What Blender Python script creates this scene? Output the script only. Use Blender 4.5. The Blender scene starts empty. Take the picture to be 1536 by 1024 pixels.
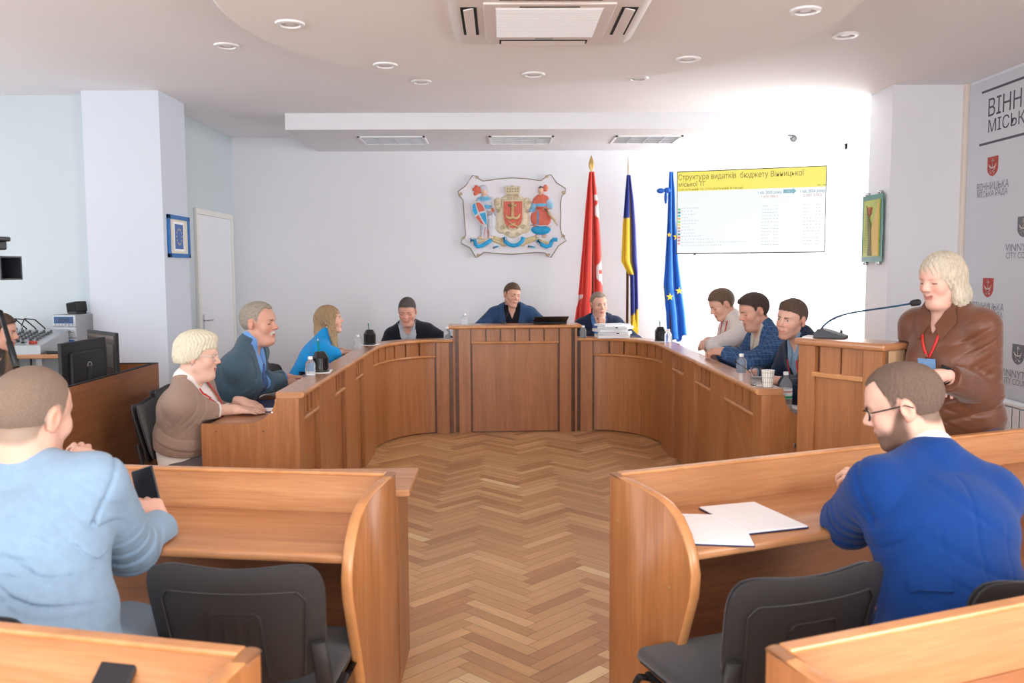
import bpy, bmesh, math, random
import numpy as np
from mathutils import Vector, Matrix, Euler
random.seed(7); np.random.seed(7)
PI = math.pi
EXPO = 1.15
sc = bpy.context.scene
COL = sc.collection

# ------------------------------------------------------------------ camera
FPX = 1300.0
CAM = Vector((0, 0, 1.55))
pitch = math.atan(107.0/FPX); yaw = math.atan(16.0/FPX); roll = math.radians(0.3)
cd = bpy.data.cameras.new('camera'); cam = bpy.data.objects.new('camera', cd); COL.objects.link(cam)
cd.sensor_width = 36.0; cd.lens = 36.0*FPX/1536.0; cd.clip_start = 0.05
RM = Matrix.Rotation(-yaw, 3, 'Z') @ Matrix.Rotation(PI/2 - pitch, 3, 'X') @ Matrix.Rotation(-roll, 3, 'Z')
cam.matrix_world = Matrix.Translation(CAM) @ RM.to_4x4()
cd.dof.use_dof = True; cd.dof.focus_distance = 6.2; cd.dof.aperture_fstop = 4.5
sc.camera = cam

def at(px, py, x=None, y=None, z=None):
    """the point of the place seen at a pixel of the photograph, on the plane x=, y= or z="""
    d = RM @ Vector(((px-768)/FPX, -(py-512)/FPX, -1))
    if y is not None: t = (y-CAM.y)/d.y
    elif z is not None: t = (z-CAM.z)/d.z
    else: t = (x-CAM.x)/d.x
    return CAM + d*t

# ------------------------------------------------------------------ objects
# chairs: x, y, turn
SEATS = dict(bright=(1.24, 2.26, 14), light=(-1.18, 2.10, -10), beige=(-1.72, 4.88, -85), suit=(-1.84, 5.44, -88), blue=(-1.76, 7.02, -76), white=(2.12, 7.00, 92), check=(2.16, 6.18, 98), navy=(2.22, 5.36, 104), cardigan=(-0.84, 9.00, 183), central=(0.115, 9.14, 180), older=(1.02, 9.03, 180), booth=(-3.86, 5.94, -80))
def setp(o, label=None, cat=None, group=None, kind=None):
    if label: o['label'] = label
    if cat: o['category'] = cat
    if group: o['group'] = group
    if kind: o['kind'] = kind
    return o

def thing(name, label, cat, loc=(0, 0, 0), rotz=0.0, group=None, kind=None):
    o = bpy.data.objects.new(name, None); COL.objects.link(o)
    o.empty_display_size = 0.1
    o.location = loc; o.rotation_euler = (0, 0, rotz)
    return setp(o, label, cat, group, kind)

def link_mesh(name, me, mat=None, parent=None, loc=None, rotz=0.0, smooth=False):
    o = bpy.data.objects.new(name, me); COL.objects.link(o)
    if mat is not None:
        for m in (mat if isinstance(mat, (list, tuple)) else [mat]): me.materials.append(m)
    if smooth:
        me.polygons.foreach_set('use_smooth', [True]*len(me.polygons))
    if parent is not None: o.parent = parent
    if loc is not None: o.location = loc
    if rotz: o.rotation_euler = (0, 0, rotz)
    return o

def obj(name, bm, mat, parent=None, loc=None, rotz=0.0, smooth=False, angle=None, recalc=True):
    if recalc: bmesh.ops.recalc_face_normals(bm, faces=bm.faces[:])
    me = bpy.data.meshes.new(name); bm.to_mesh(me); bm.free()
    o = link_mesh(name, me, mat, parent, loc, rotz, smooth or angle is not None)
    if angle is not None:
        me.set_sharp_from_angle(angle=math.radians(angle))
    return o

def copy_tree(o, parent=None):
    c = o.copy(); COL.objects.link(c)
    if parent is not None: c.parent = parent
    for ch in list(o.children): copy_tree(ch, c)
    return c

def structure(o):
    o['kind'] = 'structure'; return o

# ------------------------------------------------------------------ shapes
def BM(): return bmesh.new()

def box(bm, c, s, rot=None, bev=0.0, seg=2, mat=0):
    """box of full size s at centre c"""
    r = bmesh.ops.create_cube(bm, size=1.0)
    vs = r['verts']
    M = Matrix.Translation(c) @ ((rot.to_4x4() if rot is not None else Matrix.Identity(4))) @ Matrix.Diagonal((s[0], s[1], s[2], 1))
    bmesh.ops.transform(bm, matrix=M, verts=vs)
    fs = set(f for v in vs for f in v.link_faces)
    if bev > 0:
        es = set(e for v in vs for e in v.link_edges)
        rr = bmesh.ops.bevel(bm, geom=list(es), offset=bev, segments=seg, affect='EDGES', profile=0.5)
        fs = set(rr['faces']) | set(f for f in fs if f.is_valid)
    for f in fs: f.material_index = mat
    return fs

def box2(bm, lo, hi, **k):
    lo = Vector(lo); hi = Vector(hi)
    return box(bm, (lo+hi)/2, hi-lo, **k)

def frame_of(d, up=Vector((0, 0, 1))):
    d = Vector(d).normalized()
    if abs(d.dot(up)) > 0.98: up = Vector((0, 1, 0))
    x = d.cross(up).normalized(); y = x.cross(d).normalized()
    return x, y, d

def tube(bm, pts, r, n=8, closed=False, caps=True, mat=0, flat=None):
    """round (or flat=(rx, ry)) tube along points; r may be a list"""
    pts = [Vector(p) for p in pts]; N = len(pts)
    rings = []; px = None
    for i, p in enumerate(pts):
        a = pts[(i-1) % N] if (closed or i > 0) else p
        b = pts[(i+1) % N] if (closed or i < N-1) else p
        d = (b-a)
        if d.length < 1e-9: d = Vector((0, 0, 1))
        d.normalize()
        if px is None: x, y, _ = frame_of(d)
        else:
            x = px - d*px.dot(d)
            if x.length < 1e-6: x, y, _ = frame_of(d)
            x.normalize(); y = d.cross(x)
        px = x
        rr = r[i] if isinstance(r, (list, tuple)) else r
        rx, ry = (rr, rr) if flat is None else flat
        rings.append([bm.verts.new(p + x*math.cos(2*PI*k/n)*rx + y*math.sin(2*PI*k/n)*ry) for k in range(n)])
    M = N if closed else N-1
    for i in range(M):
        A, B = rings[i], rings[(i+1) % N]
        for k in range(n):
            f = bm.faces.new((A[k], A[(k+1) % n], B[(k+1) % n], B[k])); f.material_index = mat; f.smooth = True
    if caps and not closed:
        bm.faces.new(rings[0][::-1]).material_index = mat; bm.faces.new(rings[-1]).material_index = mat

def lathe(bm, prof, n=24, c=(0, 0, 0), mat=0, axis='z', mats=None):
    """revolve [(r, z)...]"""
    c = Vector(c); rings = []
    for (r, z) in prof:
        ring = []
        if r < 1e-6:
            ring = [None, (0, 0, z)]
            v = bm.verts.new(c + (Vector((0, 0, z)) if axis == 'z' else (Vector((z, 0, 0)) if axis == 'x' else Vector((0, z, 0)))))
            rings.append([v]); continue
        for k in range(n):
            a = 2*PI*k/n
            q = Vector((r*math.cos(a), r*math.sin(a), z))
            if axis == 'x': q = Vector((z, r*math.cos(a), r*math.sin(a)))
            if axis == 'y': q = Vector((r*math.cos(a), z, r*math.sin(a)))
            ring.append(bm.verts.new(c+q))
        rings.append(ring)
    for i in range(len(rings)-1):
        A, B = rings[i], rings[i+1]
        mi = mats[i] if mats else mat
        if len(A) == 1 and len(B) == 1: continue
        for k in range(n):
            if len(A) == 1: f = bm.faces.new((A[0], B[(k+1) % n], B[k]))
            elif len(B) == 1: f = bm.faces.new((A[k], A[(k+1) % n], B[0]))
            else: f = bm.faces.new((A[k], A[(k+1) % n], B[(k+1) % n], B[k]))
            f.material_index = mi; f.smooth = True
    if len(rings[0]) > 1: bm.faces.new(rings[0][::-1]).material_index = mats[0] if mats else mat
    if len(rings[-1]) > 1: bm.faces.new(rings[-1]).material_index = mats[-1] if mats else mat

def prism(bm, poly, M, depth, mat=0, bev=0.0):
    """extrude a 2-D polygon [(u, v)...] along +w by depth, placed by matrix M (u, v, w columns)"""
    A = [bm.verts.new(M @ Vector((u, v, 0))) for u, v in poly]
    B = [bm.verts.new(M @ Vector((u, v, depth))) for u, v in poly]
    fs = [bm.faces.new(A[::-1]), bm.faces.new(B)]
    n = len(poly)
    for i in range(n):
        fs.append(bm.faces.new((A[i], A[(i+1) % n], B[(i+1) % n], B[i])))
    for f in fs: f.material_index = mat
    if bev > 0:
        es = [e for e in fs[1].edges] + [e for e in fs[0].edges]
        bmesh.ops.bevel(bm, geom=es, offset=bev, segments=2, affect='EDGES', profile=0.5)
    return fs

def mat_uvw(o, u, v, w):
    return Matrix(((u[0], v[0], w[0], o[0]), (u[1], v[1], w[1], o[1]), (u[2], v[2], w[2], o[2]), (0, 0, 0, 1)))

class Path:
    """a plan line with normals; front side = right-hand side of the walk when side=1"""
    def __init__(s, pts, side=1):
        s.p = [Vector((a, b)) for a, b in pts]; s.side = side
        s.s = [0.0]
        for i in range(1, len(s.p)): s.s.append(s.s[-1] + (s.p[i]-s.p[i-1]).length)
        s.L = s.s[-1]
    def ev(s, q):
        q = min(max(q, 0), s.L)
        i = 1
        while i < len(s.s)-1 and s.s[i] < q: i += 1
        t = (q-s.s[i-1])/max(s.s[i]-s.s[i-1], 1e-9)
        return s.p[i-1].lerp(s.p[i], t)
    def nrm(s, q):
        e = 0.02; d = s.ev(q+e)-s.ev(q-e); d.normalize()
        return Vector((d.y, -d.x))*s.side
    def knots(s, a, b):
        return [a] + [q for q in s.s if a+1e-4 < q < b-1e-4] + [b]

def sweep(bm, path, prof, a=None, b=None, mat=0):
    """sweep a closed profile [(n, z)...] (n = out along the path's front normal) over path s in [a, b]"""
    a = 0 if a is None else a; b = path.L if b is None else b
    rings = []
    for q in path.knots(a, b):
        p = path.ev(q); n = path.nrm(q)
        rings.append([bm.verts.new((p.x+n.x*o, p.y+n.y*o, z)) for o, z in prof])
    m = len(prof)
    for i in range(len(rings)-1):
        A, B = rings[i], rings[i+1]
        for k in range(m):
            bm.faces.new((A[k], A[(k+1) % m], B[(k+1) % m], B[k])).material_index = mat
    bm.faces.new(rings[0][::-1]).material_index = mat; bm.faces.new(rings[-1]).material_index = mat

def rect(o0, o1, z0, z1): return [(o0, z0), (o1, z0), (o1, z1), (o0, z1)]
def nose(o0, o1, z0, z1, r=None):
    """rectangle with a rounded front edge at o1"""
    r = r or (z1-z0)/2*0.98; out = [(o0, z0)]
    for k in range(7):
        t = -PI/2+PI*k/6
        out.append((o1-r+r*math.cos(t), (z0+r if t < 0 else z1-r)+r*math.sin(t)))
    return out+[(o0, z1)]

def text_mesh(txt, size, font_scale_x=1.0, extrude=0.0, align='LEFT', bold=0.0):
    c = bpy.data.curves.new('t', 'FONT'); c.body = txt; c.size = size; c.extrude = extrude; c.align_x = align
    c.resolution_u = 3; c.offset = bold*size
    o = bpy.data.objects.new('t', c); COL.objects.link(o)
    bpy.context.view_layer.update()
    me = bpy.data.meshes.new_from_object(o.evaluated_get(bpy.context.evaluated_depsgraph_get()))
    bpy.data.objects.remove(o); bpy.data.curves.remove(c)
    if font_scale_x != 1.0: me.transform(Matrix.Diagonal((font_scale_x, 1, 1, 1)))
    return me

def text(name, txt, size, M, mat, parent, sx=1.0, extrude=0.0, align='LEFT', fit=None, bold=0.0):
    me = text_mesh(txt, size, sx, extrude, align, bold)
    if fit:
        w = max(v.co.x for v in me.vertices)-min(v.co.x for v in me.vertices)
        me.transform(Matrix.Diagonal((fit/w, 1, 1, 1)))
    me.transform(M); me.name = name
    return link_mesh(name, me, mat, parent)

# ------------------------------------------------------------------ materials
def srgb(r, g, b):
    f = lambda c: (c/255/12.92) if c/255 <= 0.04045 else ((c/255+0.055)/1.055)**2.4
    return (f(r), f(g), f(b), 1.0)

def new_mat(name):
    m = bpy.data.materials.new(name); m.use_nodes = True
    nt = m.node_tree; b = nt.nodes['Principled BSDF']
    return m, nt, b

def L(nt, a, b): nt.links.new(a, b)

def mk(name, rgb, rough=0.5, metal=0.0, spec=0.5, var=0.0, vscale=6.0, bump=0.0, bscale=60.0, coat=0.0, sheen=0.0, stretch=(1, 1, 1), trans=0.0, ior=1.45):
    m, nt, b = new_mat(name)
    c = srgb(*rgb)
    b.inputs['Base Color'].default_value = c; b.inputs['Roughness'].default_value = rough
    b.inputs['Metallic'].default_value = metal; b.inputs['Specular IOR Level'].default_value = spec
    b.inputs['Coat Weight'].default_value = coat; b.inputs['Coat Roughness'].default_value = 0.15
    b.inputs['Sheen Weight'].default_value = sheen
    b.inputs['Transmission Weight'].default_value = trans; b.inputs['IOR'].default_value = ior
    tc = nt.nodes.new('ShaderNodeTexCoord'); mp = nt.nodes.new('ShaderNodeMapping'); mp.inputs['Scale'].default_value = stretch
    L(nt, tc.outputs['Object'], mp.inputs['Vector'])
    if var > 0:
        n = nt.nodes.new('ShaderNodeTexNoise'); n.inputs['Scale'].default_value = vscale; n.inputs['Detail'].default_value = 4
        L(nt, mp.outputs[0], n.inputs['Vector'])
        r = nt.nodes.new('ShaderNodeValToRGB')
        r.color_ramp.elements[0].position = 0.3; r.color_ramp.elements[1].position = 0.7
        r.color_ramp.elements[0].color = tuple(x*(1-var) for x in c[:3])+(1,)
        r.color_ramp.elements[1].color = tuple(min(1, x*(1+var)) for x in c[:3])+(1,)
        L(nt, n.outputs['Fac'], r.inputs['Fac']); L(nt, r.outputs['Color'], b.inputs['Base Color'])
    if bump > 0:
        n = nt.nodes.new('ShaderNodeTexNoise'); n.inputs['Scale'].default_value = bscale; n.inputs['Detail'].default_value = 3
        L(nt, mp.outputs[0], n.inputs['Vector'])
        bp = nt.nodes.new('ShaderNodeBump'); bp.inputs['Strength'].default_value = bump; bp.inputs['Distance'].default_value = 0.01
        L(nt, n.outputs['Fac'], bp.inputs['Height']); L(nt, bp.outputs[0], b.inputs['Normal'])
    return m

def mk_wood(name, c0, c1, c2, stretch, rough=0.38, coat=0.25, rot=(0, 0, 0), scale=1.0):
    """veneer: grain runs along the axis with the small stretch value"""
    m, nt, b = new_mat(name)
    tc = nt.nodes.new('ShaderNodeTexCoord'); mr = nt.nodes.new('ShaderNodeMapping'); mr.inputs['Rotation'].default_value = rot
    mp = nt.nodes.new('ShaderNodeMapping'); mp.inputs['Scale'].default_value = stretch
    L(nt, tc.outputs['Object'], mr.inputs['Vector']); L(nt, mr.outputs[0], mp.inputs['Vector'])
    n1 = nt.nodes.new('ShaderNodeTexNoise'); n1.inputs['Scale'].default_value = 3.2*scale; n1.inputs['Detail'].default_value = 5; n1.inputs['Roughness'].default_value = 0.62; n1.inputs['Distortion'].default_value = 0.4
    n2 = nt.nodes.new('ShaderNodeTexNoise'); n2.inputs['Scale'].default_value = 22*scale; n2.inputs['Detail'].default_value = 3
    L(nt, mp.outputs[0], n1.inputs['Vector']); L(nt, mp.outputs[0], n2.inputs['Vector'])
    mx = nt.nodes.new('ShaderNodeMath'); mx.operation = 'MULTIPLY_ADD'; mx.inputs[1].default_value = 0.35
    L(nt, n2.outputs['Fac'], mx.inputs[0])
    ms = nt.nodes.new('ShaderNodeMath'); ms.operation = 'MULTIPLY'; ms.inputs[1].default_value = 0.75
    L(nt, n1.outputs['Fac'], ms.inputs[0]); L(nt, ms.outputs[0], mx.inputs[2])
    r = nt.nodes.new('ShaderNodeValToRGB'); e = r.color_ramp.elements
    e[0].position = 0.36; e[0].color = srgb(*c0); e[1].position = 0.74; e[1].color = srgb(*c2)
    k = e.new(0.55); k.color = srgb(*c1)
    L(nt, mx.outputs[0], r.inputs['Fac']); L(nt, r.outputs['Color'], b.inputs['Base Color'])
    b.inputs['Roughness'].default_value = rough; b.inputs['Coat Weight'].default_value = coat; b.inputs['Coat Roughness'].default_value = 0.2
    return m

def mk_attr(name, rough=0.5, spec=0.4, bump=0.0, bscale=80, sss=0.0, sheen=0.0, mul=None, mscale=8.0, mvar=0.0, stretch=(1, 1, 1)):
    """base colour from the mesh colour attribute 'Col'"""
    m, nt, b = new_mat(name)
    a = nt.nodes.new('ShaderNodeAttribute'); a.attribute_name = 'Col'
    src = a.outputs['Color']
    tc = nt.nodes.new('ShaderNodeTexCoord'); mp = nt.nodes.new('ShaderNodeMapping'); mp.inputs['Scale'].default_value = stretch
    L(nt, tc.outputs['Object'], mp.inputs['Vector'])
    if mvar > 0:
        n = nt.nodes.new('ShaderNodeTexNoise'); n.inputs['Scale'].default_value = mscale; n.inputs['Detail'].default_value = 4
        L(nt, mp.outputs[0], n.inputs['Vector'])
        mr = nt.nodes.new('ShaderNodeMapRange'); mr.inputs[1].default_value = 0.3; mr.inputs[2].default_value = 0.7
        mr.inputs[3].default_value = 1-mvar; mr.inputs[4].default_value = 1+mvar
        L(nt, n.outputs['Fac'], mr.inputs[0])
        vm = nt.nodes.new('ShaderNodeVectorMath'); vm.operation = 'SCALE'
        L(nt, src, vm.inputs[0]); L(nt, mr.outputs[0], vm.inputs['Scale']); src = vm.outputs[0]
    L(nt, src, b.inputs['Base Color'])
    b.inputs['Roughness'].default_value = rough; b.inputs['Specular IOR Level'].default_value = spec
    b.inputs['Sheen Weight'].default_value = sheen
    if sss > 0:
        b.inputs['Subsurface Weight'].default_value = sss; b.inputs['Subsurface Radius'].default_value = (0.012, 0.005, 0.003); b.inputs['Subsurface Scale'].default_value = 0.6
    if bump > 0:
        n = nt.nodes.new('ShaderNodeTexNoise'); n.inputs['Scale'].default_value = bscale; n.inputs['Detail'].default_value = 3
        L(nt, mp.outputs[0], n.inputs['Vector'])
        bp = nt.nodes.new('ShaderNodeBump'); bp.inputs['Strength'].default_value = bump; bp.inputs['Distance'].default_value = 0.01
        L(nt, n.outputs['Fac'], bp.inputs['Height']); L(nt, bp.outputs[0], b.inputs['Normal'])
    return m

def mk_emit(name, rgb, s):
    m, nt, b = new_mat(name)
    b.inputs['Base Color'].default_value = (0, 0, 0, 1); b.inputs['Roughness'].default_value = 0.3
    b.inputs['Emission Color'].default_value = srgb(*rgb); b.inputs['Emission Strength'].default_value = s*2**-EXPO
    return m

M = {}
M['wall'] = mk('wall paint', (228, 229, 234), 0.75, spec=0.25, var=0.012, vscale=1.3, bump=0.03, bscale=120)
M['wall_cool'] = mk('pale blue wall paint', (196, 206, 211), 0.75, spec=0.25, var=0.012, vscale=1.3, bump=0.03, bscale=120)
M['ceil'] = mk('ceiling paint', (240, 239, 243), 0.8, spec=0.2, var=0.015, vscale=0.9)
M['ceil_disc'] = mk('ceiling disc paint', (244, 242, 244), 0.8, spec=0.2, var=0.01, vscale=0.9)
M['white'] = mk('white plastic', (236, 236, 238), 0.4)
M['offwhite'] = mk('off white plastic', (224, 216, 212), 0.4)
M['door'] = mk('white door', (226, 228, 234), 0.45)
M['doorframe'] = mk('door frame', (224, 222, 218), 0.5)
M['black'] = mk('black plastic', (22, 23, 26), 0.4)
M['blackmatte'] = mk('black matte plastic', (30, 30, 32), 0.6, bump=0.1, bscale=300)
M['shell'] = mk('dark chair shell', (46, 44, 45), 0.55, spec=0.45, bump=0.12, bscale=420)
M['fabric_black'] = mk('black chair fabric', (36, 36, 42), 0.9, sheen=0.25, bump=0.3, bscale=500)
M['black_metal'] = mk('black metal', (34, 37, 42), 0.35, metal=0.4)
M['dark'] = mk('dark trim and slot shade', (14, 14, 16), 0.8)  # near black for small trim; on slots it paints the shade inside
M['chrome'] = mk('chrome', (200, 200, 205), 0.22, metal=1.0)
M['gold'] = mk('gold paint', (184, 152, 92), 0.35, metal=0.6)
M['grey'] = mk('grey plastic', (150, 152, 156), 0.45)
M['silver'] = mk('silver plastic', (176, 180, 184), 0.35, metal=0.3)
M['paper'] = mk('paper', (250, 250, 252), 0.8)
M['column'] = mk('pale lilac column paint', (208, 214, 225), 0.75, spec=0.25, var=0.012, vscale=1.3)
M['paper2'] = mk('bluish paper', (222, 224, 232), 0.8)  # slightly bluish paper for covers and badge
M['navy'] = mk('navy cover', (34, 38, 78), 0.5)
M['wood_v'] = mk_wood('veneer upright grain', (150, 95, 55), (168, 110, 66), (184, 125, 78), (6, 6, 0.35), coat=0.12)
M['wood_v2'] = mk_wood('paler veneer upright grain', (160, 104, 64), (177, 119, 76), (190, 132, 87), (6, 6, 0.35), coat=0.12)
M['wood_x'] = mk_wood('veneer grain along x', (168, 112, 73), (187, 130, 87), (202, 148, 103), (0.35, 6, 6), coat=0.15)
M['wood_y'] = mk_wood('veneer grain along y', (160, 100, 58), (180, 118, 72), (196, 134, 86), (6, 0.35, 6), coat=0.15)
M['wood_d'] = mk_wood('veneer slanted grain', (146, 88, 48), (163, 103, 58), (178, 117, 69), (6, 0.5, 6), rot=(math.radians(-35), 0, 0), coat=0.12)
M['wood_edge'] = mk_wood('varnished edge', (178, 118, 70), (198, 137, 85), (212, 153, 100), (1, 1, 1), rough=0.35, coat=0.25)
M['wood_dark'] = mk_wood('dark veneer and gap shade', (92, 54, 32), (112, 68, 42), (128, 80, 50), (0.4, 0.4, 5), coat=0.1)  # on backing boards the dark tone paints the shade seen through slots
M['skin'] = mk_attr('skin', 0.5, 0.35, bump=0.05, bscale=220, sss=0.12)
M['glass'] = mk('clear glass', (255, 255, 255), 0.02, trans=1.0, ior=1.3)
M['bottle'] = mk('clear bottle plastic', (246, 250, 252), 0.05, trans=0.86, ior=1.06)
M['red'] = mk('red ribbon', (205, 52, 48), 0.6)
M['wood_dark2'] = mk_wood('booth veneer', (132, 82, 48), (150, 96, 58), (166, 110, 70), (1.2, 0.25, 7))
M['wood_light'] = mk_wood('pale lectern side', (196, 156, 118), (208, 170, 132), (216, 180, 144), (6, 6, 0.4))

M['laptop_lid'] = mk('laptop lid', (40, 40, 44), 0.4)
M['mic_base'] = mk('microphone base grey', (62, 64, 70), 0.5)
# ================================================================== the room
H = 3.02
YB = 9.75          # back wall
def slab(name, lo, hi, mat, bev=0.0):
    bm = BM(); box2(bm, lo, hi, bev=bev); return structure(obj(name, bm, mat))

# --- herringbone floor: one mesh of planks
def floor_mesh():
    n, W = 6, 0.0655
    c45 = math.sqrt(0.5)
    verts, faces, cols, gr = [], [], [], []
    x0, x1, y0, y1 = -5.6, 3.72, -2.6, 9.75
    g = 0.0009
    pal = [(200, 152, 102), (212, 166, 114), (220, 176, 124), (205, 158, 106), (214, 168, 116), (190, 140, 92), (224, 182, 132), (208, 162, 110)]
    light = 0
    rng = random.Random(11)
    for i in range(-170, 260):
        for j in range(-26, 27):
            bx = i + j*n; by = i - j*n
            for kind in (0, 1):
                if kind == 0: r = (bx, by, bx+n, by+1)
                else: r = (bx+n, by+1-n, bx+n+1, by+1)
                cx = (r[0]+r[2])/2*W; cy = (r[1]+r[3])/2*W
                X = (cx-cy)*c45 + 0.145; Y = (cx+cy)*c45
                if not (x0-0.1 < X < x1+0.1 and y0-0.1 < Y < y1+0.1): continue
                q = [(r[0]*W+g, r[1]*W+g), (r[2]*W-g, r[1]*W+g), (r[2]*W-g, r[3]*W-g), (r[0]*W+g, r[3]*W-g)]
                b = len(verts)
                for (a, d) in q:
                    px = (a-d)*c45 + 0.145; py = (a+d)*c45
                    verts.append((min(max(px, x0), x1), min(max(py, y0), y1), 0.0))
                faces.append((b, b+1, b+2, b+3))
                c = rng.choice(pal); k = rng.uniform(0.95, 1.05)
                if rng.random() < 0.010: c = (240, 210, 158)
                cc = [x*k for x in srgb(*[min(255, v) for v in c])[:3]]+[1]
                cols += cc*4
                gr += ([0.0] if kind == 0 else [1.0])*4
    b = len(verts)
    verts += [(x0, y0, -0.0015), (x1, y0, -0.0015), (x1, y1, -0.0015), (x0, y1, -0.0015)]
    faces.append((b, b+1, b+2, b+3)); cols += list(srgb(98, 62, 36))*4; gr += [0.0]*4
    me = bpy.data.meshes.new('floor'); me.from_pydata(verts, [], faces)
    a = me.color_attributes.new('Col', 'FLOAT_COLOR', 'POINT'); a.data.foreach_set('color', np.array(cols, dtype=np.float32))
    a2 = me.attributes.new('Dir', 'FLOAT', 'POINT'); a2.data.foreach_set('value', np.array(gr, dtype=np.float32))
    return me
def floor_mat():
    m, nt, b = new_mat('oak parquet')
    a = nt.nodes.new('ShaderNodeAttribute'); a.attribute_name = 'Col'
    d = nt.nodes.new('ShaderNodeAttribute'); d.attribute_name = 'Dir'
    tc = nt.nodes.new('ShaderNodeTexCoord')
    outs = []
    for ang in (-45, 45):
        mr = nt.nodes.new('ShaderNodeMapping'); mr.inputs['Rotation'].default_value = (0, 0, math.radians(ang))
        mp = nt.nodes.new('ShaderNodeMapping'); mp.inputs['Scale'].default_value = (2.5, 42, 1)
        n = nt.nodes.new('ShaderNodeTexNoise'); n.inputs['Scale'].default_value = 2.2; n.inputs['Detail'].default_value = 5; n.inputs['Roughness'].default_value = 0.65
        L(nt, tc.outputs['Object'], mr.inputs['Vector']); L(nt, mr.outputs[0], mp.inputs['Vector']); L(nt, mp.outputs[0], n.inputs['Vector'])
        outs.append(n.outputs['Fac'])
    mx = nt.nodes.new('ShaderNodeMix'); L(nt, d.outputs['Fac'], mx.inputs[0]); L(nt, outs[0], mx.inputs[2]); L(nt, outs[1], mx.inputs[3])
    mr = nt.nodes.new('ShaderNodeMapRange'); mr.inputs[1].default_value = 0.3; mr.inputs[2].default_value = 0.7; mr.inputs[3].default_value = 0.88; mr.inputs[4].default_value = 1.10
    L(nt, mx.outputs[0], mr.inputs[0])
    # worn grey patches in the varnish
    n2 = nt.nodes.new('ShaderNodeTexNoise'); n2.inputs['Scale'].default_value = 1.7; n2.inputs['Detail'].default_value = 3
    L(nt, tc.outputs['Object'], n2.inputs['Vector'])
    m2 = nt.nodes.new('ShaderNodeMapRange'); m2.inputs[1].default_value = 0.35; m2.inputs[2].default_value = 0.7; m2.inputs[3].default_value = 0.92; m2.inputs[4].default_value = 1.05
    L(nt, n2.outputs['Fac'], m2.inputs[0])
    mm = nt.nodes.new('ShaderNodeMath'); mm.operation = 'MULTIPLY'; L(nt, mr.outputs[0], mm.inputs[0]); L(nt, m2.outputs[0], mm.inputs[1])
    vm = nt.nodes.new('ShaderNodeVectorMath'); vm.operation = 'SCALE'
    L(nt, a.outputs['Color'], vm.inputs[0]); L(nt, mm.outputs[0], vm.inputs['Scale']); L(nt, vm.outputs[0], b.inputs['Base Color'])
    b.inputs['Roughness'].default_value = 0.42; b.inputs['Coat Weight'].default_value = 0.15; b.inputs['Coat Roughness'].default_value = 0.3
    return m
structure(link_mesh('floor', floor_mesh(), floor_mat()))

slab('ceiling', (-5.6, -2.6, H), (3.9, 9.9, H+0.12), M['ceil'])
bm = BM(); lathe(bm, [(0, 0), (1.655, 0), (1.665, 0.01), (1.665, 0.12), (0, 0.12)], n=96, c=(0.21, 4.75, H-0.12))
structure(obj('ceiling_disc', bm, M['ceil_disc'], angle=40))
slab('trim_1', (-2.01, 8.27, 2.868), (2.53, YB, H), M['wall'])         # dropped soffit along the back wall
slab('wall_back', (-3.1, YB, 0), (3.9, YB+0.12, H), M['wall'])
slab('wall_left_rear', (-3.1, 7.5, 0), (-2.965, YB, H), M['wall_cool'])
slab('wall_left_column', (-3.40, 7.22, 0), (-2.775, 7.79, H), M['column'])
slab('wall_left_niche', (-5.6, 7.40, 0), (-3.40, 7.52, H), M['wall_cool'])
slab('wall_right_pillar', (3.165, 7.08, 0), (3.775, 7.50, H), M['wall'])


def wall_with_holes(name, x, y0, y1, holes, mat, thick):
    """wall in the plane x with window openings [(ya, yb, za, zb)] (thick > 0: grows to +x)"""
    bm = BM(); xa, xb = sorted((x, x+thick)); cur = y0
    for (ya, yb, za, zb) in holes:
        if ya > cur: box2(bm, (xa, cur, 0), (xb, ya, H))
        if za > 0: box2(bm, (xa, ya, 0), (xb, yb, za))
        if zb < H: box2(bm, (xa, ya, zb), (xb, yb, H))
        cur = yb
    if cur < y1: box2(bm, (xa, cur, 0), (xb, y1, H))
    return structure(obj(name, bm, mat))
HR = [(-1.9, 0.4, 0.85, 2.75), (7.56, 9.68, 0.8, 2.92)]
HL = [(-1.9, 0.6, 0.85, 2.7), (1.3, 3.9, 0.85, 2.7), (4.5, 6.9, 0.85, 2.7)]
wall_with_holes('wall_right', 3.775, -2.6, YB, HR, M['wall'], 0.14)
wall_with_holes('wall_left', -5.6, -2.6, 7.4, HL, M['wall_cool'], -0.14)

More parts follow.
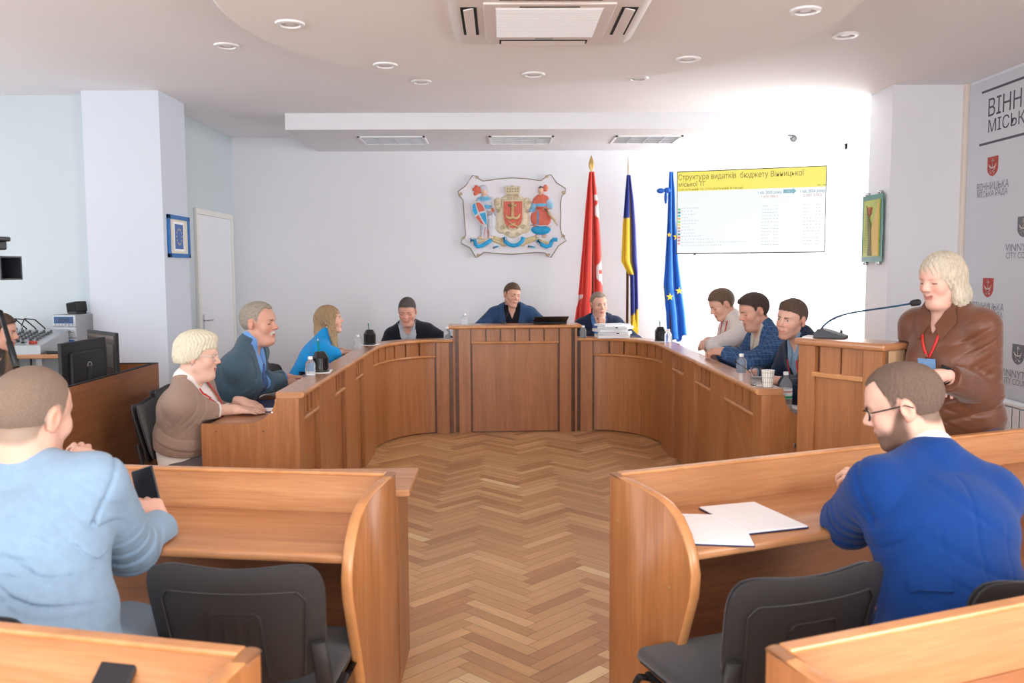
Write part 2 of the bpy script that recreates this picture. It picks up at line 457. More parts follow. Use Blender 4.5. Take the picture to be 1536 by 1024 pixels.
def pane_mat():
    m = bpy.data.materials.new('window glass'); m.use_nodes = True; nt = m.node_tree; nt.nodes.clear()
    o = nt.nodes.new('ShaderNodeOutputMaterial'); t = nt.nodes.new('ShaderNodeBsdfTransparent'); g = nt.nodes.new('ShaderNodeBsdfGlossy'); g.inputs['Roughness'].default_value = 0.05
    mx = nt.nodes.new('ShaderNodeMixShader'); mx.inputs[0].default_value = 0.06
    L(nt, t.outputs[0], mx.inputs[1]); L(nt, g.outputs[0], mx.inputs[2]); L(nt, mx.outputs[0], o.inputs[0]); return m
M['pane'] = pane_mat()
HF = [(-4.6, -2.2, 0.85, 2.75), (-1.4, 1.0, 0.85, 2.75)]
def front_wall():
    bm = BM(); cur = -5.6
    for (xa, xb, za, zb) in HF:
        box2(bm, (cur, -2.74, 0), (xa, -2.6, H)); box2(bm, (xa, -2.74, 0), (xb, -2.6, za)); box2(bm, (xa, -2.74, zb), (xb, -2.6, H)); cur = xb
    box2(bm, (cur, -2.74, 0), (3.9, -2.6, H)); structure(obj('wall_front', bm, M['wall']))
    for i, (xa, xb, za, zb) in enumerate(HF):
        bm = BM(); w = 0.06
        for lo, hi in (((xa, za), (xb, za+w)), ((xa, zb-w), (xb, zb)), ((xa, za), (xa+w, zb)), ((xb-w, za), (xb, zb)), (((xa+xb)/2-w/2, za), ((xa+xb)/2+w/2, zb))): box2(bm, (lo[0], -2.70, lo[1]), (hi[0], -2.64, hi[1]))
        o = structure(obj('window_%d' % (i+6), bm, M['white']))
        bm = BM(); box2(bm, (xa+w, -2.674, za+w), (xb-w, -2.666, zb-w)); obj('pane', bm, M['pane'], o)
front_wall()
def window(i, x, sgn, hole):
    ya, yb, za, zb = hole
    bm = BM(); w = 0.06; xc = x+sgn*0.07
    for (lo, hi) in (((xc-0.03, ya, za), (xc+0.03, yb, za+w)), ((xc-0.03, ya, zb-w), (xc+0.03, yb, zb)), ((xc-0.03, ya, za), (xc+0.03, ya+w, zb)), ((xc-0.03, yb-w, za), (xc+0.03, yb, zb)), ((xc-0.03, (ya+yb)/2-w/2, za), (xc+0.03, (ya+yb)/2+w/2, zb))):
        box2(bm, lo, hi)
    o = structure(obj('window_%d' % i, bm, M['white']))
    bm = BM(); box2(bm, (xc-0.004, ya+w, za+w), (xc+0.004, yb-w, zb-w)); obj('pane', bm, M['pane'], o)
    bm = BM(); box2(bm, (x-sgn*0.09, ya-0.03, za-0.03), (x+sgn*0.035, yb+0.03, za)); obj('window_sill', bm, M['white'], o)
    return o
for i, h in enumerate(HR): window(i+1, 3.775, 1, h)
for i, h in enumerate(HL): window(i+3, -5.6, -1, h)

# light brown trim in the corner between pillar and banner wall
bm = BM(); box2(bm, (3.735, 7.035, 0), (3.776, 7.082, H), bev=0.006)
structure(obj('trim_2', bm, mk('cream painted pipe boxing', (226, 212, 200), 0.5)))
# skirting
bm = BM(); box2(bm, (-2.96, YB-0.018, 0), (3.77, YB, 0.08)); structure(obj('baseboard_back', bm, M['wood_x']))
bm = BM(); box2(bm, (-2.965, 7.79, 0), (-2.945, 8.46, 0.08)); structure(obj('baseboard_left', bm, M['wood_y']))

# door in the left rear wall
xw = -2.965
bm = BM()
for lo, hi in (((xw, 8.47, 0), (xw+0.032, 8.53, 2.11)), ((xw, 9.56, 0), (xw+0.032, 9.62, 2.11)), ((xw, 8.47, 2.111), (xw+0.032, 9.62, 2.165))): box2(bm, lo, hi, bev=0.004)
d = structure(obj('door_1', bm, M['doorframe']))
bm = BM(); box2(bm, (xw, 8.53, 0.005), (xw+0.022, 9.56, 2.11), bev=0.003); leaf = obj('door_leaf', bm, M['door'], d)
bm = BM(); box2(bm, (xw+0.022, 8.575, 0.93), (xw+0.028, 8.61, 1.13), bev=0.003); tube(bm, [(xw+0.028, 8.592, 1.07), (xw+0.075, 8.592, 1.07), (xw+0.078, 8.61, 1.07), (xw+0.078, 8.71, 1.068)], 0.008); obj('door_handle', bm, M['chrome'], leaf)

# ------------------------------------------------------------------ ceiling fittings
def downlight(x, y, z, label):
    t = thing('downlight', label, 'ceiling light', (x, y, z), group='recessed downlights')
    bm = BM(); lathe(bm, [(0.052, -0.004), (0.056, -0.013), (0.078, -0.010), (0.082, 0.0), (0.052, 0.0)], n=32); obj('trim_ring', bm, M['white'], t, angle=60)
    bm = BM(); lathe(bm, [(0, -0.0035), (0.052, -0.0045), (0.052, 0.0), (0, 0.0)], n=32); obj('diffuser', bm, M['lampglass'], t)
M['lampglass'] = mk('frosted glass', (216, 214, 214), 0.35)
zd = H-0.12
for (px, py, z, l) in (
    (435, 35, zd, 'round white downlight at the left of the ceiling disc'),
    (1208, 15, zd, 'round white downlight at the right of the ceiling disc near its edge'),
    (578, 97, zd, 'round white downlight on the ceiling disc, left of the air conditioner corner'),
    (1032, 88, zd, 'round white downlight on the ceiling disc, just right of the air conditioner'),
    (800, 111, zd, 'round white downlight at the far middle of the ceiling disc'),
    (340, 68, H, 'round white downlight on the outer ceiling, left of the disc'),
    (1268, 52, H, 'round white downlight on the outer ceiling, right of the disc'),
    (632, 122, H, 'round white downlight half hidden behind the ceiling disc rim'),
    (957, 117, H, 'round white downlight on the outer ceiling beyond the disc, above the flags')):
    p = at(px, py, z=z); downlight(p.x, p.y, z, l)

M['louvre'] = mk('mirror louvre', (205, 207, 212), 0.25, metal=0.85)
def troffer(px0, px1, lab):
    a = at(px0, 211, z=2.868); b = at(px1, 211, z=2.868)
    w = b.x-a.x; cx = (a.x+b.x)/2; cy = 8.93; dpt = 0.52
    t = thing('ceiling_light_panel', lab, 'ceiling light', (cx, cy, 2.868), group='louvred lights in the soffit')
    bm = BM(); e = 0.022
    for lo, hi in (((-w/2, -dpt/2, -0.012), (w/2, -dpt/2+e, 0)), ((-w/2, dpt/2-e, -0.012), (w/2, dpt/2, 0)), ((-w/2, -dpt/2, -0.012), (-w/2+e, dpt/2, 0)), ((w/2-e, -dpt/2, -0.012), (w/2, dpt/2, 0))): box2(bm, lo, hi)
    obj('frame', bm, M['white'], t)
    bm = BM(); box2(bm, (-w/2+e, -dpt/2+e, -0.002), (w/2-e, dpt/2-e, 0)); obj('reflector', bm, M['silver'], t)
    bm = BM()
    for k in range(1, 4): box2(bm, (-w/2+w*k/4-0.004, -dpt/2+e, -0.010), (-w/2+w*k/4+0.004, dpt/2-e, -0.001))
    for k in range(1, 7): box2(bm, (-w/2+e, -dpt/2+dpt*k/7-0.002, -0.010), (w/2-e, -dpt/2+dpt*k/7+0.002, -0.001))
    obj('louvre', bm, M['louvre'], t)
troffer(543, 641, 'square louvred light in the soffit, left of three')
troffer(734, 828, 'square louvred light in the soffit above the coat of arms')
troffer(917, 1014, 'square louvred light in the soffit above the flags')

# ceiling air conditioner
def air_conditioner():
    t = thing('air_conditioner', 'white square cassette air conditioner in the middle of the ceiling disc', 'air conditioner', (0.25, 4.69, zd))
    s = 0.5
    def rr(w, r, n=6):
        out = []
        for cx, cy, a0 in ((w-r, w-r, 0), (-w+r, w-r, 90), (-w+r, -w+r, 180), (w-r, -w+r, 270)):
            for k in range(n+1):
                a = math.radians(a0+90*k/n); out.append((cx+r*math.cos(a), cy+r*math.sin(a)))
        return out
    bm = BM()
    A, B, C_ = rr(0.475, 0.06), rr(0.455, 0.05), rr(0.508, 0.07)
    loops = [[bm.verts.new((x, y, z)) for x, y in l] for l, z in ((C_, 0.0), (C_, -0.018), (A, -0.042), (B, -0.045))]
    for i in range(3):
        for k in range(len(A)): bm.faces.new((loops[i][k], loops[i][(k+1) % len(A)], loops[i+1][(k+1) % len(A)], loops[i+1][k]))
    bm.faces.new(loops[-1]); obj('panel', bm, M['offwhite'], t, angle=40)
    # raised centre frame and the intake grille
    bm = BM(); box(bm, (0, 0, -0.049), (0.66, 0.66, 0.012), bev=0.006); cf = obj('grille_frame', bm, M['offwhite'], t)
    bm = BM(); box(bm, (0, 0, -0.0555), (0.54, 0.54, 0.004), bev=0.001)
    for k in range(27): box(bm, (0, -0.255+k*0.0196, -0.0585), (0.53, 0.004, 0.003))
    obj('intake_grille', bm, M['white'], cf)
    bm = BM(); tube(bm, [(-0.2+0.4*k/12, 0, -0.056) for k in range(13)], 0.004)
    bm.free()
    bm = BM(); box(bm, (0, -0.287, -0.0555), (0.30, 0.012, 0.003)); obj('pull_slot', bm, M['dark'], cf)  # flat dark strip, its colour stands in for the slot's inner shade
    for k in range(4):
        R = Matrix.Rotation(k*PI/2, 4, 'Z')
        bm = BM(); box(bm, (0.405, 0, -0.0455), (0.082, 0.50, 0.004)); bmesh.ops.transform(bm, matrix=R, verts=bm.verts); sl = obj('air_slot', bm, M['dark'], t)  # solid dark slab painted as the shade inside the air outlet
        bm = BM(); rot = Matrix.Rotation(math.radians(12), 3, 'Y')
        box(bm, (0.405, 0, -0.052), (0.052, 0.48, 0.006), rot=rot, bev=0.002); bmesh.ops.transform(bm, matrix=R, verts=bm.verts); obj('louvre', bm, M['offwhite'], t)
    bm = BM(); box(bm, (0.0, 0.30, -0.056), (0.10, 0.02, 0.002)); obj('maker_plate', bm, M['grey'], cf)
air_conditioner()
# ================================================================== horseshoe desk
ZW = 0.905; ZC = 1.03; ZD = 0.74
def sub(name, bm, mat, t, **k):
    """part whose mesh was drawn in place coordinates, moved into its thing's frame"""
    bmesh.ops.translate(bm, verts=bm.verts, vec=-Vector(t.location)); return obj(name, bm, mat, t, **k)

def front_unit(t, path, ztop, pil, panels, cap_depth, slots, grain, shelf=0.42, frieze_gap=0.02, split=False, flip=False, cap_path=None):
    """pil/panels = [(s0, s1)] ranges along the path; the front looks along the path's normal"""
    zc = ztop-0.032
    # carcass (front board behind everything), darkened to stand in for shade in the gaps
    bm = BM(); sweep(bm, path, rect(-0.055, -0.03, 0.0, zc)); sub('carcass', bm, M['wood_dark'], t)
    for (a, b) in panels:
        cuts = [a+0.010]+([(a+b)/2-0.02] if (b-a) > 0.7 and split else [])+[b-0.010]
        for i in range(len(cuts)-1):
            bm = BM(); sweep(bm, path, rect(-0.03, -0.008, 0.012, zc-0.145), cuts[i]+(0.0015 if i else 0), cuts[i+1]); sub('front_panel', bm, (grain if (i == 0) != flip else M['wood_v2']) if len(cuts) > 2 else grain, t)
        bm = BM(); sweep(bm, path, nose(-0.03, 0.022, zc-0.145, zc-0.122), a, b); sub('rail', bm, M['wood_edge'], t)
        # frieze of little blocks with open slots between them
        n = slots
        w = (b-a)/n
        bm = BM()
        for k in range(n): sweep(bm, path, rect(-0.03, -0.004, zc-0.122, zc), a+k*w+(frieze_gap/2 if k else 0), a+(k+1)*w-(frieze_gap/2 if k < n-1 else 0))
        sub('frieze', bm, M['wood_v'], t)
    for (a, b) in pil:
        bm = BM(); sweep(bm, path, rect(-0.03, 0.022, 0.0, zc), a, b); sub('pilaster', bm, M['wood_v'], t)
    cpth = cap_path or path
    bm = BM(); sweep(bm, cpth, rect(-cap_depth, 0.030, zc, ztop)); cp = sub('cap', bm, M['wood_cap'], t, angle=45)
    bm = BM(); sweep(bm, cpth, nose(0.030, 0.046, zc, ztop, 0.0155)); e_ = sub('cap_edge', bm, M['wood_edge'], t, angle=45); e_.parent = cp
    if shelf: 
        bm = BM(); sweep(bm, path, rect(-shelf, -0.055, ZD-0.025, ZD)); sub('writing_surface', bm, M['wood_cap'], t)
M['wood_cap'] = mk_wood('glossy desk top', (166, 112, 74), (182, 127, 87), (194, 140, 100), (1.2, 1.2, 6), rough=0.3, coat=0.4)

def end_panel(t, x_out, x_in, y, ztop, sgn, mat):
    """end board of a wing: low at the sitter's side, sweeping up to the cap. sgn = +1 when the front is at larger x"""
    r = 0.155
    pts = [(x_out, 0), (x_out, ZD)]
    xe = x_in - sgn*0.125
    for k in range(9):
        a = PI/2*k/8
        pts.append((xe - sgn*r*math.cos(a)*0.95 + 0*sgn, ZD + 0.0 + (ztop-0.032-ZD)*(1-math.cos(a))**1.0) if False else (xe - sgn*0.16*(1-math.sin(a)), ZD + (ztop-0.032-ZD)*(1-math.cos(a))))
    pts += [(x_in, ztop-0.032), (x_in, 0)]
    bm = BM(); prism(bm, pts, mat_uvw((0, y-0.0285, 0), (1, 0, 0), (0, 0, 1), (0, 1, 0)), 0.028)
    return sub('end_panel', bm, mat, t)

XL, XR = -1.105, 1.415
YL0, YL1 = 4.62, 7.30
YR0, YR1 = 4.62, 7.55
# left wing (front looks +x)
t = thing('wing_desk', 'long straight wooden council desk wing with slotted frieze, beside the woman in beige', 'desk', (XL-0.3, (YL0+YL1)/2, 0), group='horseshoe desk units')
p = Path([(XL, YL0), (XL, YL1)], 1)
LL = YL1-YL0
front_unit(t, p, ZW, [(0, .10), (.50, .98), (1.36, 1.82), (2.16, LL)], [(.10, .50), (.98, 1.36), (1.82, 2.16)], 0.105, 4, M['wood_d'], shelf=0.455, frieze_gap=0.046)
end_panel(t, XL-0.50, XL+0.022, YL0, ZW, 1, M['wood_v'])
bm = BM(); lathe(bm, [(0.006, 0), (0.005, -0.003), (0, -0.004)], n=12, c=(XL-0.12, YL0-0.0285, 0.80), axis='y'); sub('screw_cap', bm, M['white'], t)
for xx in (-0.42, -0.17):
    bm = BM(); lathe(bm, [(0.005, 0), (0.004, -0.002), (0, -0.002)], n=12, c=(XL+xx, YL0-0.0285, 0.70), axis='y'); sub('screw_cap', bm, M['wood_dark'], t)
# left curve
def ell_arc(cx, cy, ax, ay, a0, a1, n=20):
    return [(cx+ax*math.cos(math.radians(a0+(a1-a0)*k/n)), cy+ay*math.sin(math.radians(a0+(a1-a0)*k/n))) for k in range(n+1)]
t = thing('corner_desk', 'curved wooden corner desk in front of the man in the dark cardigan', 'desk', (-1.1, 8.2, 0), group='horseshoe desk units')
p = Path([(XL, 7.30)] + ell_arc(-0.60, 7.34, 0.505, 0.83, 180, 90) + [(-0.4605, 8.172)], 1)
front_unit(t, p, ZW, [(p.L-0.155, p.L-0.035)], [(0.0, p.L-0.165)], 0.13, 7, M['wood_v'], shelf=0.45, split=True)
# central unit
t = thing('chairman_desk', 'tall central wooden desk with flat front panel, higher than its neighbours', 'desk', (0.13, 8.3, 0), group='horseshoe desk units')
p = Path([(-0.44, 8.19), (0.70, 8.24)], 1)
front_unit(t, p, ZC, [(.035, .145), (p.L-.145, p.L-.035)], [(.155, p.L-.155)], 0.30, 6, M['wood_v'], shelf=0.55, frieze_gap=0.014, cap_path=Path([(-0.50, 8.187), (0.76, 8.2425)], 1))
for x, sg in ((-0.44, -1), (0.70, 1)):
    bm = BM(); box2(bm, (x-0.02 if sg < 0 else x, 8.2, 0), (x if sg < 0 else x+0.02, 8.50, ZC-0.032)); sub('side_panel', bm, M['wood_v'], t)
# right curve
t = thing('corner_desk', 'curved wooden corner desk below the three flags', 'desk', (1.3, 8.3, 0), group='horseshoe desk units')
p = Path([(0.7205, 8.26)] + ell_arc(0.86, 7.50, 0.555, 0.76, 90, 0) + [(XR, 7.45)], 1)
front_unit(t, p, ZW, [(0.035, 0.15)], [(0.16, p.L)], 0.13, 7, M['wood_v'], shelf=0.45, split=True, flip=True)
# right wing (front looks -x)
t = thing('wing_desk', 'long straight wooden council desk wing beside the men in navy and checked jackets', 'desk', (XR+0.3, (YR0+YR1)/2, 0), group='horseshoe desk units')
p = Path([(XR, 7.45), (XR, YR0)], 1)
LR = 7.45-YR0
front_unit(t, p, ZW, [(0, .42), (.88, 1.24), (1.72, 2.08), (LR-.12, LR)], [(.42, .88), (1.24, 1.72), (2.08, LR-.12)], 0.105, 4, M['wood_d'], shelf=0.455, frieze_gap=0.046)
end_panel(t, XR+0.52, XR-0.022, YR0, ZW, -1, M['wood_v'])
# socket with its black plug and lead
t = thing('wall_socket', 'small metal socket with plugged black lead on the right wing end panel', 'socket', (1.585, YR0-0.0285, 0.60))
bm = BM(); box(bm, (0, -0.005, 0), (0.035, 0.01, 0.028), bev=0.003); obj('socket_plate', bm, M['chrome'], t)
bm = BM(); box(bm, (0.006, -0.02, -0.002), (0.016, 0.026, 0.014), bev=0.003); tube(bm, [(0.006, -0.03, -0.002), (0.012, -0.045, -0.01), (0.03, -0.04, -0.06), (0.037, -0.035, -0.15), (0.03, -0.03, -0.3), (0.03, -0.03, -0.59)], 0.0035); obj('plug_lead', bm, M['black'], t)

# ------------------------------------------------------------------ lectern
th = math.radians(58)
A = Vector((1.515, 4.385, 0)); u = Vector((math.cos(th), -math.sin(th), 0)); v = Vector((math.sin(th), math.cos(th), 0))
t = thing('lectern', 'tall wooden lectern with panelled front, the long gooseneck microphone on its top', 'lectern', A)
wl = 0.475; dl = 0.20; zt = 1.2
def lbox(bm, u0, u1, v0, v1, z0, z1, bev=0.0):
    Mx = Matrix(((u.x, v.x, 0, 0), (u.y, v.y, 0, 0), (0, 0, 1, 0), (0, 0, 0, 1)))
    n0 = len(bm.verts); r = bmesh.ops.create_cube(bm, size=1.0)
    bmesh.ops.transform(bm, matrix=Mx @ Matrix.Translation(((u0+u1)/2, (v0+v1)/2, (z0+z1)/2)) @ Matrix.Diagonal((u1-u0, v1-v0, z1-z0, 1)), verts=r['verts'])
    if bev: bmesh.ops.bevel(bm, geom=list(set(e for q in r['verts'] for e in q.link_edges)), offset=bev, segments=3, affect='EDGES', profile=0.5)
bm = BM(); lbox(bm, -0.015, wl+0.02, -0.02, dl, zt-0.035, zt, bev=0.012); obj('top', bm, M['wood_cap'], t, angle=40)
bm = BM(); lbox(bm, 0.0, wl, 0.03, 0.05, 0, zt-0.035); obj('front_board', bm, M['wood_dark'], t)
for a, b in ((0.0, 0.10), (wl-0.10, wl)):
    bm = BM(); lbox(bm, a, b, 0.0, 0.03, 0, zt-0.035, bev=0.003); obj('pilaster', bm, M['wood_v'], t)
bm = BM(); lbox(bm, 0.10, wl-0.10, 0.015, 0.03, 0, zt-0.19); obj('front_panel', bm, M['wood_v'], t)
bm = BM(); lbox(bm, 0.085, wl-0.10, -0.005, 0.03, zt-0.19, zt-0.165, bev=0.005); obj('rail', bm, M['wood_edge'], t)
bm = BM()
for k in range(2):
    a0 = 0.12+k*(wl-0.22)/2; lbox(bm, a0, a0+(wl-0.22)/2-0.012, 0.018, 0.03, zt-0.165, zt-0.035)
obj('frieze', bm, M['wood_v'], t)
for a in (0.0, wl-0.02):
    bm = BM(); lbox(bm, a, a+0.02, 0.03, dl-0.02, 0, zt-0.035); obj('side_panel', bm, M['wood_light'], t)

# ------------------------------------------------------------------ the audience desks
def audience_desk(name, label, corner, ang, sx, length, depth=0.50, zb=0.88, end_label=None):
    """corner = back outer corner at the aisle; local +x runs away from the aisle, +y away from the sitter"""
    t = thing(name, label, 'desk', (corner[0], corner[1], 0), ang, group='audience desks')
    X = lambda a: a*sx
    # S-shaped end board
    prof = [(0, 0.0), (0, zb)]
    for y, z in ((-0.10, zb-0.001), (-0.20, zb-0.004), (-0.27, zb-0.009), (-0.33, zb-0.020), (-0.385, zb-0.045), (-0.425, zb-0.085), (-0.455, 0.745), (-0.470, 0.69), (-0.463, 0.625), (-0.435, 0.545), (-0.40, 0.45), (-0.37, 0.35), (-0.35, 0.25), (-0.342, 0.12), (-0.34, 0.0)): prof.append((y, z))
    bm = BM(); Mx = mat_uvw((X(0), 0, 0), (0, 1, 0), (0, 0, 1), (sx, 0, 0)); prism(bm, prof, Mx, 0.032, bev=0.006)
    ep = obj('end_panel', bm, M['wood_v'], t, angle=50)
    for y, z in ((-0.06, 0.74), (-0.36, 0.62), (-0.06, 0.30)):
        bm = BM(); lathe(bm, [(0.006, -0.001*sx), (0.005, -0.002*sx), (0, -0.003*sx)], n=10, c=(0, y, z), axis='x'); obj('screw_cap', bm, M['gold'], ep)
    bm = BM(); Mx = mat_uvw((X(0.0), 0, 0), (0, 1, 0), (0, 0, 1), (sx, 0, 0))
    # rounded edge band that follows the board's outline
    band = [(sx*0.016, y-0.001, z+0.001) for y, z in prof[1:-1]]
    tube(bm, band, 0.0165, n=10, flat=(0.0168, 0.006)); obj('edge_band', bm, M['wood_edge'], ep)
    a, b = sorted((X(0.032), X(length)))
    bm = BM(); box2(bm, (a, -0.022, 0.05), (b, 0.0, zb-0.004)); obj('back_panel', bm, M['wood_x'], t)
    bm = BM(); box2(bm, (a, -0.027, zb-0.006), (b, 0.005, zb+0.006), bev=0.004); obj('top_edge', bm, M['wood_edge'], t)
    bm = BM(); box2(bm, (a, -0.448, 0.722), (b, -0.022, 0.75), bev=0.010, seg=3); obj('desktop', bm, M['wood_x'], t, angle=40)
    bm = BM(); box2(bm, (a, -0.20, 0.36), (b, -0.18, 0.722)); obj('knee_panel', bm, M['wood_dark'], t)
    bm = BM(); q = sorted((X(length), X(length+0.03))); box2(bm, (q[0], -0.46, 0), (q[1], 0, 0.75)); obj('far_end_panel', bm, M['wood_v'], t)
    return t
audience_desk('audience_desk', 'wooden audience desk where the man in the light blue jacket sits', (-0.352, 2.833), math.radians(-8.5), -1, 2.0)
audience_desk('audience_desk', 'wooden audience desk with two white documents, where the man in the bright blue jacket sits', (0.352, 2.80), math.radians(22), 1, 2.05)
audience_desk('audience_desk', 'nearest wooden desk at bottom left with a dark phone lying on it', (-0.428, 1.49), math.radians(-13.5), -1, 1.0)
audience_desk('audience_desk', 'nearest wooden desk at bottom right, empty, corner towards the aisle', (0.462, 1.475), math.radians(20.5), 1, 1.2)
# low table beyond the left audience desk: only its end shows in the aisle
t = thing('side_table', 'low wooden table whose end juts into the aisle behind the left audience desk', 'table', (-0.9, 3.3, 0))
bm = BM(); box2(bm, (-0.55, -0.18, 0.725), (0.56, 0.18, 0.75), bev=0.004); obj('table_top', bm, M['wood_x'], t)
bm = BM(); box2(bm, (0.49, -0.16, 0), (0.515, 0.16, 0.725)); obj('leg_panel', bm, M['wood_v'], t)
bm = BM(); box2(bm, (-0.50, -0.16, 0), (-0.475, 0.16, 0.725)); obj('leg_panel', bm, M['wood_v'], t)

# operator's booth: dark wooden screen
t = thing('booth_screen', 'dark wooden screen wall of the operators booth below the monitors', 'partition', (-2.315, 5.72, 0))
bm = BM(); box2(bm, (0, -2.2, 0), (0.03, 0.05, 0.945)); obj('side_board', bm, M['wood_dark2'], t)
bm = BM(); box2(bm, (-0.60, 0.02, 0), (-0.0, 0.05, 0.945)); obj('back_board', bm, M['wood_dark2'], t)
bm = BM(); box2(bm, (-0.001, -2.2, 0.945), (0.031, 0.051, 0.950)); box2(bm, (-0.60, 0.019, 0.945), (0.0, 0.051, 0.950)); obj('edge_strip', bm, M['dark'], t)
# ================================================================== smooth-surface modelling (implicit solids -> one continuous mesh)
def V3(*a): return np.array(a if len(a) == 3 else a[0], dtype=np.float64)
class Pr:
    __slots__ = ('fn', 'op', 'k')
    def __init__(s, fn, op='u', k=0.02): s.fn = fn; s.op = op; s.k = k

def cap(a, b, ra, rb=None, op='u', k=0.02):
    a = V3(a); b = V3(b); rb = ra if rb is None else rb; ab = b-a; l2 = max(ab.dot(ab), 1e-12)
    def fn(P):
        pa = P-a; t = np.clip(pa@ab/l2, 0, 1)
        return np.linalg.norm(pa-t[:, None]*ab, axis=1)-(ra+(rb-ra)*t)
    return Pr(fn, op, k)
def cone(a, b, ra, rb, op='u', k=0.02, rnd=0.006):
    """flat-ended tapered limb"""
    a = V3(a); b = V3(b); ab = b-a; l = np.linalg.norm(ab); ax = ab/l
    def fn(P):
        pa = P-a; t = pa@ax; tt = np.clip(t/l, 0, 1)
        rad = np.linalg.norm(pa-t[:, None]*ax, axis=1)-(ra+(rb-ra)*tt)+rnd
        cz = np.maximum(-t, t-l)+rnd
        return np.minimum(np.maximum(rad, cz), 0)+np.sqrt(np.maximum(rad, 0)**2+np.maximum(cz, 0)**2)-rnd
    return Pr(fn, op, k)
def ell(c, r, op='u', k=0.02, R=None):
    c = V3(c); r = V3(r)
    def fn(P):
        q = P-c
        if R is not None: q = q@R
        k0 = np.linalg.norm(q/r, axis=1); k1 = np.linalg.norm(q/(r*r), axis=1)
        return np.where(k1 > 1e-9, k0*(k0-1)/np.maximum(k1, 1e-9), -r.min())
    return Pr(fn, op, k)
def rbox(c, h, rnd=0.01, op='u', k=0.01, R=None):
    c = V3(c); h = V3(h)-rnd
    def fn(P):
        q = P-c
        if R is not None: q = q@R
        q = np.abs(q)-h
        return np.linalg.norm(np.maximum(q, 0), axis=1)+np.minimum(q.max(axis=1), 0)-rnd
    return Pr(fn, op, k)
def plane(p, n, op='i', k=0.01):
    """keeps the side the normal points away from when op='i'"""
    p = V3(p); n = V3(n)/np.linalg.norm(V3(n))
    return Pr(lambda P: (P-p)@n, op, k)
def custom(f, op='u', k=0.01): return Pr(f, op, k)
def xf(pr, o, R, s=1.0):
    """a primitive given in a local frame (columns of R), placed at o"""
    f = pr.fn; o = V3(o)
    return Pr(lambda P: f(((P-o)@R)/s)*s, pr.op, pr.k*s)
def xfs(prs, o, R, s=1.0): return [xf(p, o, R, s) for p in prs]

def comb(d, q, op, k):
    if op == 'u':
        h = np.clip(0.5+0.5*(q-d)/k, 0, 1); return q*(1-h)+d*h-k*h*(1-h)
    if op == 's': q = -q
    h = np.clip(0.5-0.5*(q-d)/k, 0, 1); return q*(1-h)+d*h+k*h*(1-h)
def ev(prs, P):
    d = np.full(len(P), 10.0)
    for p in prs:
        q = p.fn(P)
        if p.op == 'd': d = d+q
        else: d = comb(d, q, p.op, p.k)
    return d
def grad(prs, P, e=0.002):
    g = np.stack([ev(prs, P+V3(e, 0, 0))-ev(prs, P-V3(e, 0, 0)), ev(prs, P+V3(0, e, 0))-ev(prs, P-V3(0, e, 0)), ev(prs, P+V3(0, 0, e))-ev(prs, P-V3(0, 0, e))], axis=1)
    return g/np.maximum(np.linalg.norm(g, axis=1, keepdims=True), 1e-9)
def project(prs, P, off=0.0, it=6):
    P = np.array(P, dtype=np.float64)
    for _ in range(it):
        d = ev(prs, P)-off; P = P-grad(prs, P)*d[:, None]*0.9
    return P

